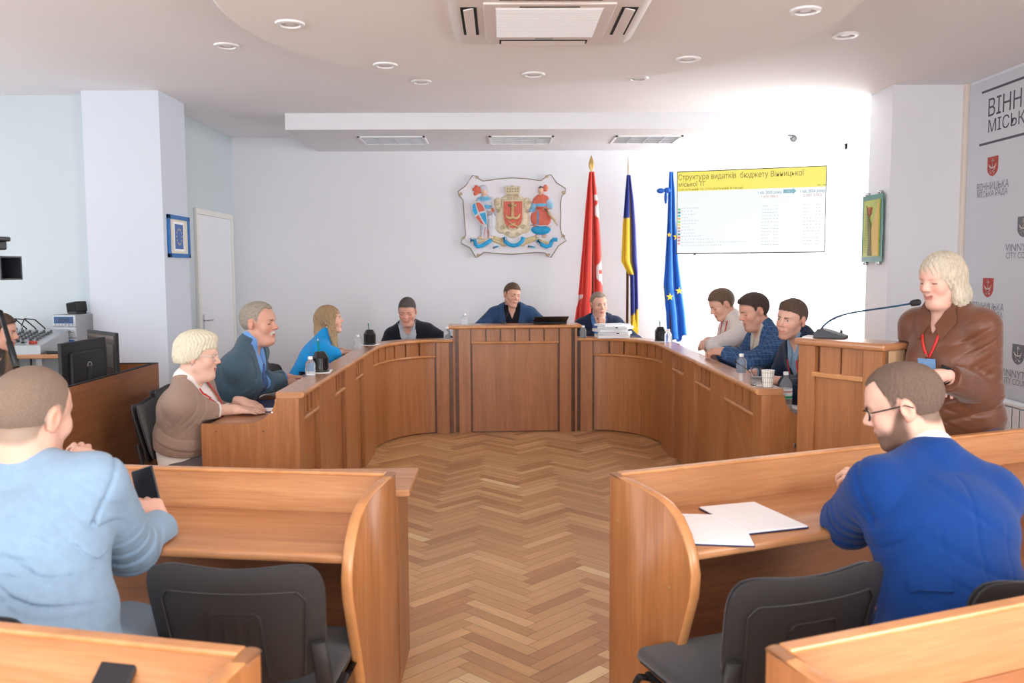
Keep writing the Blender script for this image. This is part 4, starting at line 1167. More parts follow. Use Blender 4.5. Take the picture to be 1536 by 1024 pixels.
    def back_seams(s):
        sp = [(s.T(0, 0, 0.2), s.R[:, 0], s.T(0, -0.24, 0.14), 0.33, 0.004)]
        for q in (-1, 1):
            a = nrm(s.el[q]-s.sh[q]); nn = nrm(a+s.R[:, 0]*q*0.9)
            sp.append((s.sh[q]+nn*0.012, nn, s.sh[q], 0.125, 0.007))
            sp.append((s.T(q*0.085, -0.1, 0.2), nrm(s.R[:, 0]*q-s.R[:, 2]*0.10), s.T(q*0.11, -0.2, 0.10), 0.23, 0.002))
        return s.seams(sp)
    def garment(s, name, mat, inf, sleeve=1.0, v=None, hem=None, col=None, collar=0.0, extra=(), folds=(), h=None, rs=1.0, arms=True, neckhole=None, base=None, paints=(), skirt=0.0, cuffr=0.0, seams=False):
        prs = s.torso(inf)
        if skirt:
            for q in (-1, 1):
                hp, k, a = s.legs_pts(q); prs += [cap(hp, hp+(k-hp)*skirt, 0.092*s.g+inf, 0.080*s.g+inf, k=0.05)]
        if arms: prs += s.arms(inf*0.8+0.004, to=sleeve, rs=rs)
        if collar: prs += [cap(s.N+s.R@V3(0, -0.022, -0.02), s.N+s.R@V3(0, -0.020, 0.02+collar), 0.064*s.neckr+inf*0.3, 0.062*s.neckr+inf*0.3, k=0.02)]
        prs += list(extra)
        prs += s.folds(folds)
        if seams: prs += s.back_seams()
        s.last_full = list(prs)
        if hem is not None: prs += [plane(s.T(0, 0, hem), -s.R[:, 2], op='i', k=0.006)]
        if v is not None: prs += [v]
        prs += s.blk
        if neckhole: prs += [cap(s.N+s.R@V3(0, 0.01, 0.03), s.N+s.R@V3(0, 0.03, 0.2), neckhole, op='s', k=0.006)]
        lo, hi = s.bbox(zlo=0.2 if not s.standing else 0.6); hi[2] = s.N[2]+0.14
        s.last = prs
        return sdf_mesh(name, prs, lo, hi, h or s.hb, mat, s.root, base, paints)
    def lapels(s, mat, w, zv, lw=0.075, parent=None, th=0.006, ztop=0.52, notch=0.40):
        J = s.last_full
        def f(P):
            q = (P-s.P)@s.R; z = q[:, 2]/s.f; x = np.abs(q[:, 0])
            d = ev(J, P)
            W = lw*smoothstep(zv-0.01, notch, z)*np.where(z > notch+0.015, 0.72, 1.0)
            cut = np.where(np.abs(z-notch-0.006) < 0.006, 1, 0)*np.where(x > w(z)+0.4*lw, 1, 0)*0.02
            return np.maximum.reduce([d-th, -(d+0.012), x-w(z)-W+cut, w(z)-x-0.002, -q[:, 1]-0.03, zv-z])*0.8
        c = s.T(0, 0.06, 0.36)
        return sdf_mesh('lapel', [custom(f)]+s.blk, c-V3(.2, .2, .22), c+V3(.2, .2, .26), min(s.hb, 0.005), mat, parent or s.root)
    def ribbon(s, name, mat, pts, width, off=0.003, prs=None, parent=None, thick=0.0016, n=14, taper=None):
        """a strap lying on the clothes: pts in the torso frame (x, y guess, z)"""
        prs = prs or s.last
        ctl = [Vector(s.T(*p)) for p in pts]; out = []
        for i in range(len(ctl)-1):
            for k in range(n if i < len(ctl)-2 else n+1): out.append(np.array(ctl[i].lerp(ctl[i+1], k/n)))
        A = project(prs, np.array(out), off); G = grad(prs, A, 0.004)
        bm = BM(); rows = []
        N_ = len(A)
        for i in range(N_):
            t = A[min(i+1, N_-1)]-A[max(i-1, 0)]; t = t/max(np.linalg.norm(t), 1e-9)
            sd = np.cross(t, G[i]); sd /= max(np.linalg.norm(sd), 1e-9)
            wd = width*(taper(i/(N_-1)) if taper else 1.0)
            rows.append([bm.verts.new(Vector(A[i]+sd*a*wd/2+G[i]*b*thick)) for a, b in ((-1, 0), (1, 0), (1, 1), (-1, 1))])
        for i in range(N_-1):
            for k in range(4): bm.faces.new((rows[i][k], rows[i][(k+1) % 4], rows[i+1][(k+1) % 4], rows[i+1][k]))
        bm.faces.new(rows[0][::-1]); bm.faces.new(rows[-1])
        return obj(name, bm, mat, parent or s.root, smooth=True), A, G
    def patch(s, name, mat, quad, prs, off=0.006, th=0.004, n=8, parent=None):
        """a small cloth piece (collar wing, pocket flap) lying on the clothes; quad = 4 corners in the torso frame"""
        q = [V3(c) for c in quad]; P_ = []
        for i in range(n+1):
            for j in range(n+1):
                u, v = i/n, j/n; c = q[0]*(1-u)*(1-v)+q[1]*u*(1-v)+q[2]*u*v+q[3]*(1-u)*v; P_.append(s.T(*c))
        A = project(prs, np.array(P_), off); G = grad(prs, A, 0.004)
        bm = BM(); top = [bm.verts.new(Vector(A[i]+G[i]*th)) for i in range(len(A))]; bot = [bm.verts.new(Vector(A[i]-G[i]*th)) for i in range(len(A))]
        id_ = lambda i, j: i*(n+1)+j
        for i in range(n):
            for j in range(n):
                k = (id_(i, j), id_(i+1, j), id_(i+1, j+1), id_(i, j+1))
                bm.faces.new([top[x] for x in k]); bm.faces.new([bot[x] for x in k[::-1]])
        rim = [id_(i, 0) for i in range(n)]+[id_(n, j) for j in range(n)]+[id_(i, n) for i in range(n, 0, -1)]+[id_(0, j) for j in range(n, 0, -1)]
        for a in range(len(rim)): bm.faces.new((top[rim[a]], bot[rim[a]], bot[rim[(a+1) % len(rim)]], top[rim[(a+1) % len(rim)]]))
        return obj(name, bm, mat, parent or s.root, angle=50)
    def collar(s, mat, prs, k=1.0, drop=0.0):
        for a in (1, -1): s.patch('collar', mat, [(a*0.014, 0.11, 0.478-drop), (a*0.044*k, 0.13, 0.425-0.012*k-drop), (a*0.084*k, 0.06, 0.478-drop), (a*0.060, -0.02, 0.53-drop)], prs)
    def trousers(s, mat, inf=0.012, shoe=None, h=None):
        prs = [ell(s.T(0, 0, 0.0), (0.168*s.g+inf, 0.128*s.g+inf, 0.13+inf), R=s.R, k=0.05)]+s.legs(inf)+s.blk
        lo, hi = s.bbox(); hi[2] = s.P[2]+0.14; lo[2] = 0.05
        sdf_mesh('trousers', prs, lo, hi, h or max(s.hb, 0.006), mat, s.root)
        for q in (-1, 1):
            a = s.legs_pts(q)[2]; a0 = a*V3(1, 1, 0)
            pr = [cap(a0+V3(0, -0.03, 0.040), a0+V3(q*0.02, 0.165, 0.036), 0.040, 0.034, k=0.03), cap(a0+V3(0, -0.02, 0.05), a0+V3(0, -0.01, 0.085), 0.042, 0.042, k=0.02), plane((0, 0, 0.001), (0, 0, -1), k=0.004)]
            sdf_mesh('shoe', pr, a0+V3(-.12, -.14, -0.01), a0+V3(.12, .26, .16), 0.006, M['shoe'], s.root)
    def glasses(s, mat, r=0.021, lens=None, rim=0.0016, wide=1.0):
        bm = BM(); y = 0.099; w = 0.033*wide
        for q in (-1, 1):
            ring = [(q*w+r*1.18*math.cos(a), y-0.010*abs(math.cos(a))*(1 if q*math.cos(a) > 0 else 0.2), -0.001+r*0.86*math.sin(a)) for a in [2*PI*k/20 for k in range(20)]]
            tube(bm, ring, rim, n=6, closed=True)
            tube(bm, [(q*(w+r*1.15), y-0.010, 0.006), (q*0.074, 0.078, 0.008), (q*0.081, 0.02, 0.010), (q*0.084, -0.01, 0.012), (q*0.083, -0.03, 0.000)], rim*1.15, n=6)
        tube(bm, [(-w+r*1.1, y, 0.003), (0, y+0.012, 0.006), (w-r*1.1, y, 0.003)], rim, n=6)
        Mx = Matrix.Translation(Vector(s.H)) @ Matrix(s.Rh).to_4x4() @ Matrix.Scale(s.hs, 4)
        bmesh.ops.transform(bm, matrix=Mx, verts=bm.verts)
        g = obj('glasses', bm, mat, s.root)
        return g
    def hp(s, x, y, z): return s.H+s.Rh@(V3(x, y, z)*s.hs)
M['shoe'] = mk('dark shoe', (28, 26, 27), 0.35)
# ------------------------------------------------------------------ the people in the room
def head_at(px, py, y): return at(px, py, y=y)
SK = (216, 170, 148)

# --- man in the light blue jacket, back to us, lower left
def man_light_blue():
    p = Person('man in light blue jacket seen from behind, chin on fist, phone in hand', (-1.13, 2.04, 0), -12, at(47, 621, y=2.28), hb=0.0045, sw=0.195, girth=1.08, belly=1.06,
               headopt=dict(fat=0.7, scalp=(150, 128, 112), scalpline=(0.01, 0.02), brow=(150, 120, 96)), look=(-2, -6, 4), hs=1.05, skin=(218, 172, 152), neck=(0.03, 0.12, 1), seat=SEATS['light'], blocks=BL_ROW_L, pelvis_z=0.55, neckr=1.2)
    e = at(194, 822, y=2.43); w = at(243, 790, y=2.60)
    p.arm(1, w, (1, 0, -1), (-0.50, 0.30, 0.62), (0.55, -0.72, 0.25), elbow=e, curl=(48, 55, 40), thumb=(35, 5), thumb_curl=10)
    wl = at(96, 716, y=2.46)
    p.arm(-1, wl, (-0.3, 0.4, -1), (0.42, 0.30, 0.55), (0.75, -0.65, 0.1), elbow=at(40, 825, y=2.46), curl=(75, 80, 50), thumb=(20, -30), thumb_curl=30)
    kn = p.loc(at(196, 944, y=2.46)); p.lp = {1: [p.P+V3(0.11, 0.03, -0.02), kn, kn*V3(1, 1, 0)+V3(0, -0.12, 0.09)], -1: [p.P+V3(-0.095, 0.03, -0.03), p.P+V3(-0.10, 0.36, -0.03), p.P*V3(1, 1, 0)+V3(-0.10, 0.22, 0.09)]}
    p.body()
    p.hair(hair_short(t=0.0035, top=0.003, lift=0.004, temple=0.018, amp=0.0004), (138, 118, 103), rough=0.8, grain=(90, 90, 40), var=0.16)
    c = cloth('light blue jacket cloth', (134, 160, 184), bump=0.3, bscale=520, var=0.05, vscale=40)
    p.garment('shirt', cloth('light shirt', (206, 214, 224)), 0.008, collar=0.02, h=0.008)
    v, w_ = p.vcut(0.16, 0.08)
    p.garment('jacket', c, 0.026, sleeve=0.97, v=v, hem=-0.17, seams=True, collar=0.012, skirt=0.12, rs=1.06,
              folds=[(p.el[1]+V3(-.02, -.03, .03), 0.15, p.el[1]-p.sh[1], 0.05, 0.011), (p.T(0.10, -0.13, 0.16), 0.17, (0.35, 0, 1), 0.055, 0.011), (p.T(-0.08, -0.13, 0.08), 0.20, (-0.15, 0, 1), 0.06, 0.010), (p.T(0.17, -0.02, 0.30), 0.12, (1, 0.2, 0.8), 0.045, 0.010), (p.T(0.12, -0.08, -0.02), 0.18, (0.6, 0, 1), 0.07, 0.008), (p.wr[1]*0.6+p.el[1]*0.4, 0.1, (1, 0.3, 0.2), 0.045, 0.006), (p.T(-0.02, -0.12, 0.33), 0.16, (0.3, 0, 1), 0.10, 0.006), (p.T(-0.10, -0.13, 0.20), 0.2, (0.1, 0, 1), 0.042, 0.008), (p.T(0.02, -0.13, 0.02), 0.2, (0.25, 0, 1), 0.045, 0.008)])
    p.trousers(cloth('pale blue trousers', (142, 164, 184), var=0.05), inf=0.022)
    # the phone in his hand
    R_, hk = p.hand[1]; c0 = p.wr[1]+R_@V3(0.012, 0.095, -0.038)
    cw = Vector(p.Rw@c0+p.o)
    up = nrm((-0.28, 0.22, 0.92)); sd = nrm((0.93, -0.10, 0.31)); fw = np.cross(sd, up)
    t = thing('phone', 'dark smartphone held in the hand of the man in light blue', 'phone', cw+Vector((-0.012, 0.012, 0.040)))
    Mx = mat_uvw((0, 0, 0), sd, up, fw)
    bm = BM(); box(bm, (0, 0, 0), (0.074, 0.152, 0.009), bev=0.004, seg=3); bmesh.ops.transform(bm, matrix=Mx, verts=bm.verts); obj('case', bm, M['phone_case'], t)
    bm = BM(); box(bm, (0, 0, -0.0048), (0.069, 0.146, 0.001)); bmesh.ops.transform(bm, matrix=Mx, verts=bm.verts); obj('screen', bm, M['phone_screen'], t)
    bm = BM(); box(bm, (0, 0, 0.0048), (0.069, 0.146, 0.001)); bmesh.ops.transform(bm, matrix=Mx, verts=bm.verts); obj('screen', bm, M['phone_screen'], t)
M['phone_case'] = mk('phone case', (60, 62, 66), 0.3, metal=0.5)
M['phone_screen'] = mk('phone glass', (30, 32, 38), 0.12)

# --- man in the bright blue jacket, lower right
def man_bright_blue():
    p = Person('bearded man with glasses in bright blue jacket leaning on the right desk', (1.20, 2.16, 0), 9, at(1356, 606, y=2.50), hb=0.0045, sw=0.175, girth=1.10, belly=1.04,
               headopt=dict(scalp=(120, 98, 84), scalpline=(0.016, 0.03), beard=((116, 88, 74), -0.062), beardw=0.016, brow=(100, 74, 58)), look=(52, -17, -4), hs=1.03, skin=(224, 178, 158), neck=(-0.16, 0.50, 1), seat=SEATS['bright'], blocks=BL_ROW_R, pelvis_z=0.55, twist=0, necklen=0.195)
    e = at(1272, 784, y=2.60); w = at(1325, 733, y=2.82)
    p.arm(-1, w, (-1, 0, -1), (-0.75, 0.25, 0.35), (-0.2, -0.5, 0.8), elbow=e, curl=(30, 45, 30), thumb=(40, -20))
    p.arm(1, at(1440, 735, y=2.96), (1, 0, -1), (-0.9, 0.3, 0), (0.0, 0.2, 1), curl=(20, 35, 25))
    p.body()
    p.hair(hair_short(t=0.0035, top=0.003, lift=0.012, temple=0.035, amp=0.0006), (112, 92, 79), rough=0.75, grain=(90, 90, 30), var=0.25)
    p.garment('shirt', cloth('white shirt', (232, 234, 240)), 0.009, collar=0.034, h=0.008)
    v, w_ = p.vcut(0.16, 0.08)
    c = cloth('bright blue jacket cloth', (6, 54, 120), bump=0.22, bscale=560, var=0.04, vscale=30, sheen=0.1)
    p.garment('jacket', c, 0.028, sleeve=0.95, v=v, hem=-0.26, seams=True, collar=0.006, skirt=0.15, rs=1.08,
              folds=[(p.el[-1]*0.75+p.sh[-1]*0.25, 0.14, p.el[-1]-p.sh[-1], 0.055, 0.010), (p.T(0.05, -0.13, 0.10), 0.20, (0.5, 0, 1), 0.075, 0.008), (p.T(-0.17, -0.04, 0.28), 0.11, (1, 0.1, -0.8), 0.05, 0.009), (p.T(0.12, -0.1, -0.05), 0.2, (0.9, 0, 0.5), 0.08, 0.007), (p.sh[-1]+V3(0, 0, -.07), 0.10, p.el[-1]-p.sh[-1], 0.055, 0.008), (p.T(0.0, -0.13, 0.36), 0.16, (0.7, 0, 0.8), 0.12, 0.006)])
    J = p.last
    p.patch('pocket_flap', c, [(-0.205, -0.10, 0.185), (-0.205, -0.10, 0.140), (-0.105, -0.16, 0.130), (-0.105, -0.16, 0.175)], J, off=0.004)
    p.trousers(cloth('blue trousers', (6, 42, 96)))
    p.glasses(M['black'], r=0.021, rim=0.0018)

# --- woman in beige, left wing
def woman_beige():
    p = Person('woman with short blond hair and glasses in beige cardigan, hands on the left wing', (-1.80, 4.86, 0), -86, at(297, 533, y=4.78), hb=0.005, sw=0.165, girth=1.16, belly=1.14, bust=0.03,
               headopt=dict(fat=1.0, brow=(170, 140, 110), browt=0.003, lip=(190, 104, 100), shut=False), look=(4, -5, 0), hs=1.02, skin=(226, 184, 164), neck=(0, 0.30, 1), seat=SEATS['beige'], blocks=BL_LEFT, pelvis_z=0.53, neckr=1.1)
    p.arm(1, at(352, 614, y=4.86), (0.6, -0.2, -1), (1, 0.12, -0.05), (0.0, -0.25, 1), elbow=at(288, 616, y=4.70), curl=(12, 18, 12), thumb=(30, -5))
    p.arm(-1, at(362, 602, y=4.98), (-0.6, -0.2, -1), (0.95, -0.28, -0.16), (0.0, -0.1, 1), curl=(14, 24, 18), thumb=(35, -10))
    p.body()
    p.hair(hair_bob(volume=0.014, length=-0.045, fringe=0.045)+[ell((0, 0.02, 0.10), (0.07, 0.075, 0.034), k=0.03)], (234, 224, 200), rough=0.6, grain=(50, 50, 12), var=0.16)
    p.garment('blouse', cloth('white blouse', (238, 232, 228)), 0.012, sleeve=0.62, collar=0.012, hem=-0.16, rs=1.0)
    v, w_ = p.vcut(0.20, 0.075, ztop=0.50)
    p.garment('cardigan', cloth('beige knit', (160, 134, 118), bump=0.5, bscale=240, var=0.05), 0.027, sleeve=0.52, v=v, hem=0.085, collar=0.0, rs=1.12,
              folds=[(p.el[1], 0.13, p.el[1]-p.sh[1], 0.06, 0.010), (p.T(0.12, 0, 0.12), 0.2, (0, 0.3, 1), 0.075, 0.009), (p.sh[1]+V3(0, .02, -.08), 0.1, (0, 1, -1), 0.06, 0.006)])
    pr = p.last_full
    for a in (1, -1): p.ribbon('lanyard', M['red'], [(a*0.070, 0.05, 0.50), (a*0.050, 0.16, 0.36), (0.004*a, 0.22, 0.20), (0.0, 0.22, 0.12)], 0.018, prs=pr)
    p.trousers(cloth('grey trousers', (104, 98, 98)))
    p.glasses(mk('pale glasses frame', (224, 212, 206), 0.3), r=0.024, rim=0.0022)
    # earring, ring
    bm = BM(); q = p.hp(0.083, -0.012, -0.042); bmesh.ops.create_uvsphere(bm, u_segments=10, v_segments=8, radius=0.006, matrix=Matrix.Translation(Vector(q))); obj('earring', bm, M['chrome'], p.root)

# --- man in the grey-blue suit
def man_grey_suit():
    p = Person('grey haired man with moustache in grey blue suit and blue shirt', (-1.80, 5.42, 0), -88, at(388, 484, y=5.33), hb=0.0047, sw=0.185, girth=1.06, belly=1.05,
               headopt=dict(fat=0.4, scalp=(170, 160, 150), scalpline=(0.02, 0.02), moustache=(196, 190, 184), brow=(120, 106, 94), browt=0.006, shut=True, nose=1.12), look=(-12, 0, 0), hs=1.04, skin=(206, 156, 134), neck=(0, 0.32, 1), seat=SEATS['suit'], blocks=BL_LEFT, pelvis_z=0.56)
    p.arm(1, at(424, 574, y=5.58), (0.7, -0.2, -1), (0.8, 0.6, 0), (0.2, -0.3, 1), elbow=at(372, 572, y=5.30), curl=(30, 40, 30))
    p.arm(-1, at(430, 566, y=5.76), (-0.6, -0.2, -1), (0.85, 0.1, 0), (0.0, 0.1, 1), curl=(30, 40, 30))
    p.body()
    p.hair(hair_short(t=0.007, top=0.006, lift=0.022, temple=0.02, amp=0.001), (158, 147, 134), rough=0.65, grain=(50, 14, 50), var=0.25)
    sc_ = cloth('sky blue shirt', (110, 162, 224))
    p.garment('shirt', sc_, 0.010, collar=0.036, v=p.vcut(0.475, 0.025)[0]); S_ = p.last
    p.collar(sc_, p.last_full)
    p.ribbon('tie', cloth('patterned blue tie', (70, 104, 160), var=0.5, vscale=60), [(0, 0.15, 0.475), (0, 0.16, 0.36), (0, 0.2, 0.12)], 0.055, prs=S_, thick=0.004, taper=lambda t: 0.55+0.6*t if t > 0.05 else 0.75)
    v, w_ = p.vcut(0.13, 0.088)
    c = cloth('grey blue suit cloth', (70, 94, 110), var=0.05)
    p.garment('jacket', c, 0.027, sleeve=0.95, v=v, hem=-0.16, collar=0.016, skirt=0.15, rs=1.06,
              folds=[(p.el[1], 0.13, p.el[1]-p.sh[1], 0.06, 0.009), (p.T(0.12, 0, 0.15), 0.18, (0.2, 0.3, 1), 0.07, 0.007), (p.el[-1], 0.12, p.el[-1]-p.sh[-1], 0.06, 0.008)])
    p.lapels(c, w_, 0.13, lw=0.07)
    p.trousers(cloth('dark grey trousers', (52, 66, 78)))

# --- woman in blue
def woman_blue():
    p = Person('woman with long blond hair in bright blue short sleeved dress', (-1.74, 7.06, 0), -78, at(494, 479, y=7.05), hb=0.0047, sw=0.150, girth=0.92, bust=0.02,
               headopt=dict(brow=(130, 100, 76), jaw=0.92, nose=0.9, lip=(196, 96, 96)), look=(-6, 6, 0), hs=0.93, skin=(222, 176, 156), neck=(0, 0.22, 1), seat=SEATS['blue'], blocks=BL_LEFT, pelvis_z=0.50, neckr=0.85)
    p.arm(1, at(510, 529, y=7.12), (0.6, -0.2, -1), (0.9, 0.35, -0.05), (0.0, 0, 1), elbow=at(499, 533, y=6.92), curl=(20, 30, 20))
    p.arm(-1, at(512, 526, y=7.28), (-0.6, -0.2, -1), (0.9, -0.25, 0), (0.0, 0.1, 1), curl=(20, 30, 20))
    p.body()
    p.hair(hair_long(drop=-0.25, fringe=0.035), (164, 136, 102), rough=0.55, grain=(60, 60, 6), var=0.32, tips=[(lambda P: np.maximum(P[:, 2]+0.10, -1), (188, 160, 122), 0.08)])
    p.garment('dress', cloth('bright blue dress', (22, 146, 216)), 0.014, sleeve=0.02, collar=0.012, rs=1.12, hem=None, skirt=0.5,
              folds=[(p.T(0.1, 0.02, 0.2), 0.2, (0, 0.3, 1), 0.07, 0.006)])
    pr = p.last
    bm = BM(); pts = [p.T(x, 0.16, z) for x, z in ((-0.04, 0.44), (-0.01, 0.36), (0.01, 0.27), (0.0, 0.18))]
    A = project(pr, np.array(pts), 0.012); tube(bm, [Vector(a) for a in A], [0.018, 0.026, 0.024, 0.012], n=8); obj('scarf', bm, cloth('patterned scarf', (74, 58, 50), var=0.8, vscale=30), p.root, smooth=True)

# --- man in the dark cardigan
def man_cardigan():
    p = Person('man in dark cardigan with red lanyard looking down at the curved desk', (-0.84, 8.92, 0), 183, at(611, 466, y=8.45), hb=0.005, sw=0.185, girth=1.06,
               headopt=dict(fat=0.8, scalp=(96, 88, 82), shut=True, brow=(110, 84, 68)), look=(-6, -20, 0), hs=1.06, skin=(214, 160, 140), neck=(0, 0.40, 1), seat=SEATS['cardigan'], blocks=[wbox(-1.3, -0.43, 7.3, 8.76, 0.60, 0.743)], pelvis_z=0.50, neckr=1.1)
    p.arm(1, (-0.97, 8.36, 0.80), (0.8, -0.2, -0.6), (0.7, -0.7, 0), (0, 0, 1), curl=(20, 35, 20))
    p.arm(-1, (-0.70, 8.50, 0.80), (-0.8, -0.2, -0.6), (-0.7, -0.7, 0), (0, 0, 1), curl=(20, 35, 20))
    p.body()
    p.hair(hair_short(t=0.008, top=0.006, temple=0.006, amp=0.0008), (88, 80, 76), rough=0.7, grain=(60, 60, 30))
    p.garment('shirt', cloth('grey check shirt', (178, 182, 192)), 0.010, collar=0.034, v=p.vcut(0.465, 0.03)[0]); S_ = p.last
    p.collar(cloth('grey check collar', (186, 190, 200)), p.last_full)
    v, w_ = p.vcut(0.20, 0.078)
    p.garment('cardigan', cloth('dark navy knit', (24, 27, 38), bump=0.4, bscale=260), 0.024, v=v, collar=0.0, hem=-0.14)
    for a in (1, -1): p.ribbon('lanyard', M['red'], [(a*0.066, 0.08, 0.505), (a*0.052, 0.15, 0.40), (a*0.012, 0.18, 0.22)], 0.018, prs=S_)
    p.trousers(cloth('dark trousers', (34, 36, 44)))

# --- man at the central desk
def man_central():
    p = Person('man in blue jacket and black shirt at the central desk, looking aside', (0.115, 9.12, 0), 180, at(768, 442, y=8.85), hb=0.005, necklen=0.152, sw=0.19, girth=1.0,
               headopt=dict(scalp=(110, 84, 64), shut=True, jaw=0.95, brow=(112, 84, 64)), look=(26, -8, -6), hs=0.99, skin=(214, 164, 142), neck=(0, 0.25, 1), seat=SEATS['central'], blocks=[wbox(-0.46, 0.72, 8.2, 8.78, 0.62, 0.742), wbox(-0.46, 0.72, 8.1, 8.54, 0, ZC+0.001)], pelvis_z=0.70)
    p.arm(1, (-0.10, 8.66, 0.98), (0.9, -0.2, -0.6), (0.8, -0.5, 0), (0, 0, 1), curl=(20, 35, 20))
    p.arm(-1, (0.33, 8.66, 0.98), (-0.9, -0.2, -0.6), (-0.8, -0.5, 0), (0, 0, 1), curl=(20, 35, 20))
    p.body()
    p.hair(hair_short(t=0.008, top=0.007, lift=0.004, temple=0.006), (98, 74, 56), rough=0.6, grain=(50, 14, 50))
    p.garment('shirt', cloth('black shirt', (24, 24, 30)), 0.010, collar=0.03, v=p.vcut(0.44, 0.035)[0])
    v, w_ = p.vcut(0.10, 0.085)
    c = cloth('blue textured jacket', (44, 72, 108), var=0.16, vscale=60)
    p.garment('jacket', c, 0.025, sleeve=0.95, v=v, hem=-0.15, collar=0.014)
    p.lapels(c, w_, 0.10, lw=0.07)
    bm = BM(); q = project(p.last, np.array([p.T(-0.105, 0.2, 0.22)]), 0.006)[0]; Rb = rot_zxy(8, 12, -20)
    box(bm, (0, 0, 0), (0.09, 0.004, 0.055), bev=0.001); bmesh.ops.transform(bm, matrix=Matrix.Translation(Vector(q)) @ Matrix(Rb).to_4x4(), verts=bm.verts); obj('name_badge', bm, M['paper2'], p.root)
    p.trousers(cloth('dark trousers', (34, 36, 44)))

# --- older man behind the papers
def man_older():
    p = Person('older man in navy jacket with chin on hand behind the stacked papers', (1.02, 9.00, 0), 180, at(898, 456, y=8.78), hb=0.005, sw=0.18, girth=1.04,
               headopt=dict(fat=0.3, scalp=(160, 150, 142), scalpline=(0.014, 0.02), jaw=1.0, brow=(130, 112, 98), nose=1.08), look=(14, -6, 6), hs=1.02, skin=(214, 164, 144), neck=(0.05, 0.35, 1), seat=SEATS['older'], blocks=[wbox(0.72, 1.5, 7.4, 8.74, 0.60, 0.742)], pelvis_z=0.60)
    p.arm(1, p.Rw@p.hp(0.02, 0.085, -0.215)+p.o, (0.9, 0.2, -1), (0.1, -0.15, 1), (0.2, -1, 0), curl=(55, 70, 40), thumb=(40, -30))
    p.arm(-1, (1.22, 8.58, 0.84), (-0.9, -0.2, -0.6), (-0.8, -0.5, 0), (0, 0, 1), curl=(20, 35, 20))
    p.body()
    p.hair(hair_short(t=0.006, top=0.004, lift=0.014, temple=0.016), (142, 128, 114), rough=0.7, grain=(50, 14, 50))
    p.garment('shirt', cloth('blue shirt', (84, 128, 184)), 0.010, collar=0.034, v=p.vcut(0.46, 0.03)[0]); S_ = p.last
    v, w_ = p.vcut(0.12, 0.085)
    c = cloth('navy jacket', (26, 40, 66), var=0.1, vscale=40)
    p.garment('jacket', c, 0.025, sleeve=0.93, v=v, hem=-0.15, collar=0.014)
    p.lapels(c, w_, 0.12, lw=0.07)
    p.trousers(cloth('dark trousers', (34, 36, 44)))

# --- three men of the right wing
def man_white():
    p = Person('young man in white jumper looking down, farthest of three on the right', (2.08, 6.98, 0), 92, at(1083, 456, y=6.95), hb=0.0047, sw=0.178, girth=0.96,
               headopt=dict(scalp=(120, 92, 70), shut=True, jaw=0.92, brow=(120, 92, 70)), look=(6, -26, 0), hs=0.98, skin=(218, 170, 148), neck=(0, 0.55, 1), seat=SEATS['white'], blocks=BL_RIGHT, pelvis_z=0.56)
    p.arm(-1, at(1066, 518, y=6.88), (-0.5, -0.3, -1), (-0.4, 0.9, 0.05), (-0.2, 0, 1), elbow=at(1074, 519, y=6.66), curl=(20, 35, 20))
    p.arm(1, at(1062, 511, y=7.0), (0.5, -0.3, -1), (-0.5, -0.8, 0), (-0.2, 0, 1), curl=(25, 35, 20))
    p.body()
    p.hair(hair_short(t=0.010, top=0.012, temple=0.004), (104, 82, 64), rough=0.65, grain=(50, 20, 50))
    p.garment('jumper', cloth('white knit', (216, 206, 200), bump=0.3, bscale=220), 0.022, collar=0.014, hem=-0.12,
              folds=[(p.el[-1], 0.13, p.el[-1]-p.sh[-1], 0.05, 0.007)])
    for a in (1, -1): p.ribbon('lanyard', M['red'], [(a*0.062, 0.03, 0.52), (a*0.055, 0.15, 0.40), (a*0.01, 0.2, 0.22)], 0.018)
    p.trousers(cloth('dark trousers', (34, 36, 44)))

M['check'] = None
def check_cloth():
    m, nt, b = new_mat('blue checked cloth')
    tc = nt.nodes.new('ShaderNodeTexCoord'); sep = nt.nodes.new('ShaderNodeSeparateXYZ'); L(nt, tc.outputs['Object'], sep.inputs[0])
    tot = None
    for ax, fr in (('X', 34), ('Z', 34), ('Y', 34)):
        w = nt.nodes.new('ShaderNodeMath'); w.operation = 'MULTIPLY'; w.inputs[1].default_value = fr; L(nt, sep.outputs[ax], w.inputs[0])
        f = nt.nodes.new('ShaderNodeMath'); f.operation = 'FRACT'; L(nt, w.outputs[0], f.inputs[0])
        g = nt.nodes.new('ShaderNodeMath'); g.operation = 'LESS_THAN'; g.inputs[1].default_value = 0.16; L(nt, f.outputs[0], g.inputs[0])
        if tot is None: tot = g.outputs[0]
        else:
            q = nt.nodes.new('ShaderNodeMath'); q.operation = 'MAXIMUM'; L(nt, tot, q.inputs[0]); L(nt, g.outputs[0], q.inputs[1]); tot = q.outputs[0]
    mx = nt.nodes.new('ShaderNodeMix'); mx.data_type = 'RGBA'; L(nt, tot, mx.inputs[0]); mx.inputs[6].default_value = srgb(36, 66, 108); mx.inputs[7].default_value = srgb(62, 98, 140)
    L(nt, mx.outputs[2], b.inputs['Base Color']); b.inputs['Roughness'].default_value = 0.85; return m

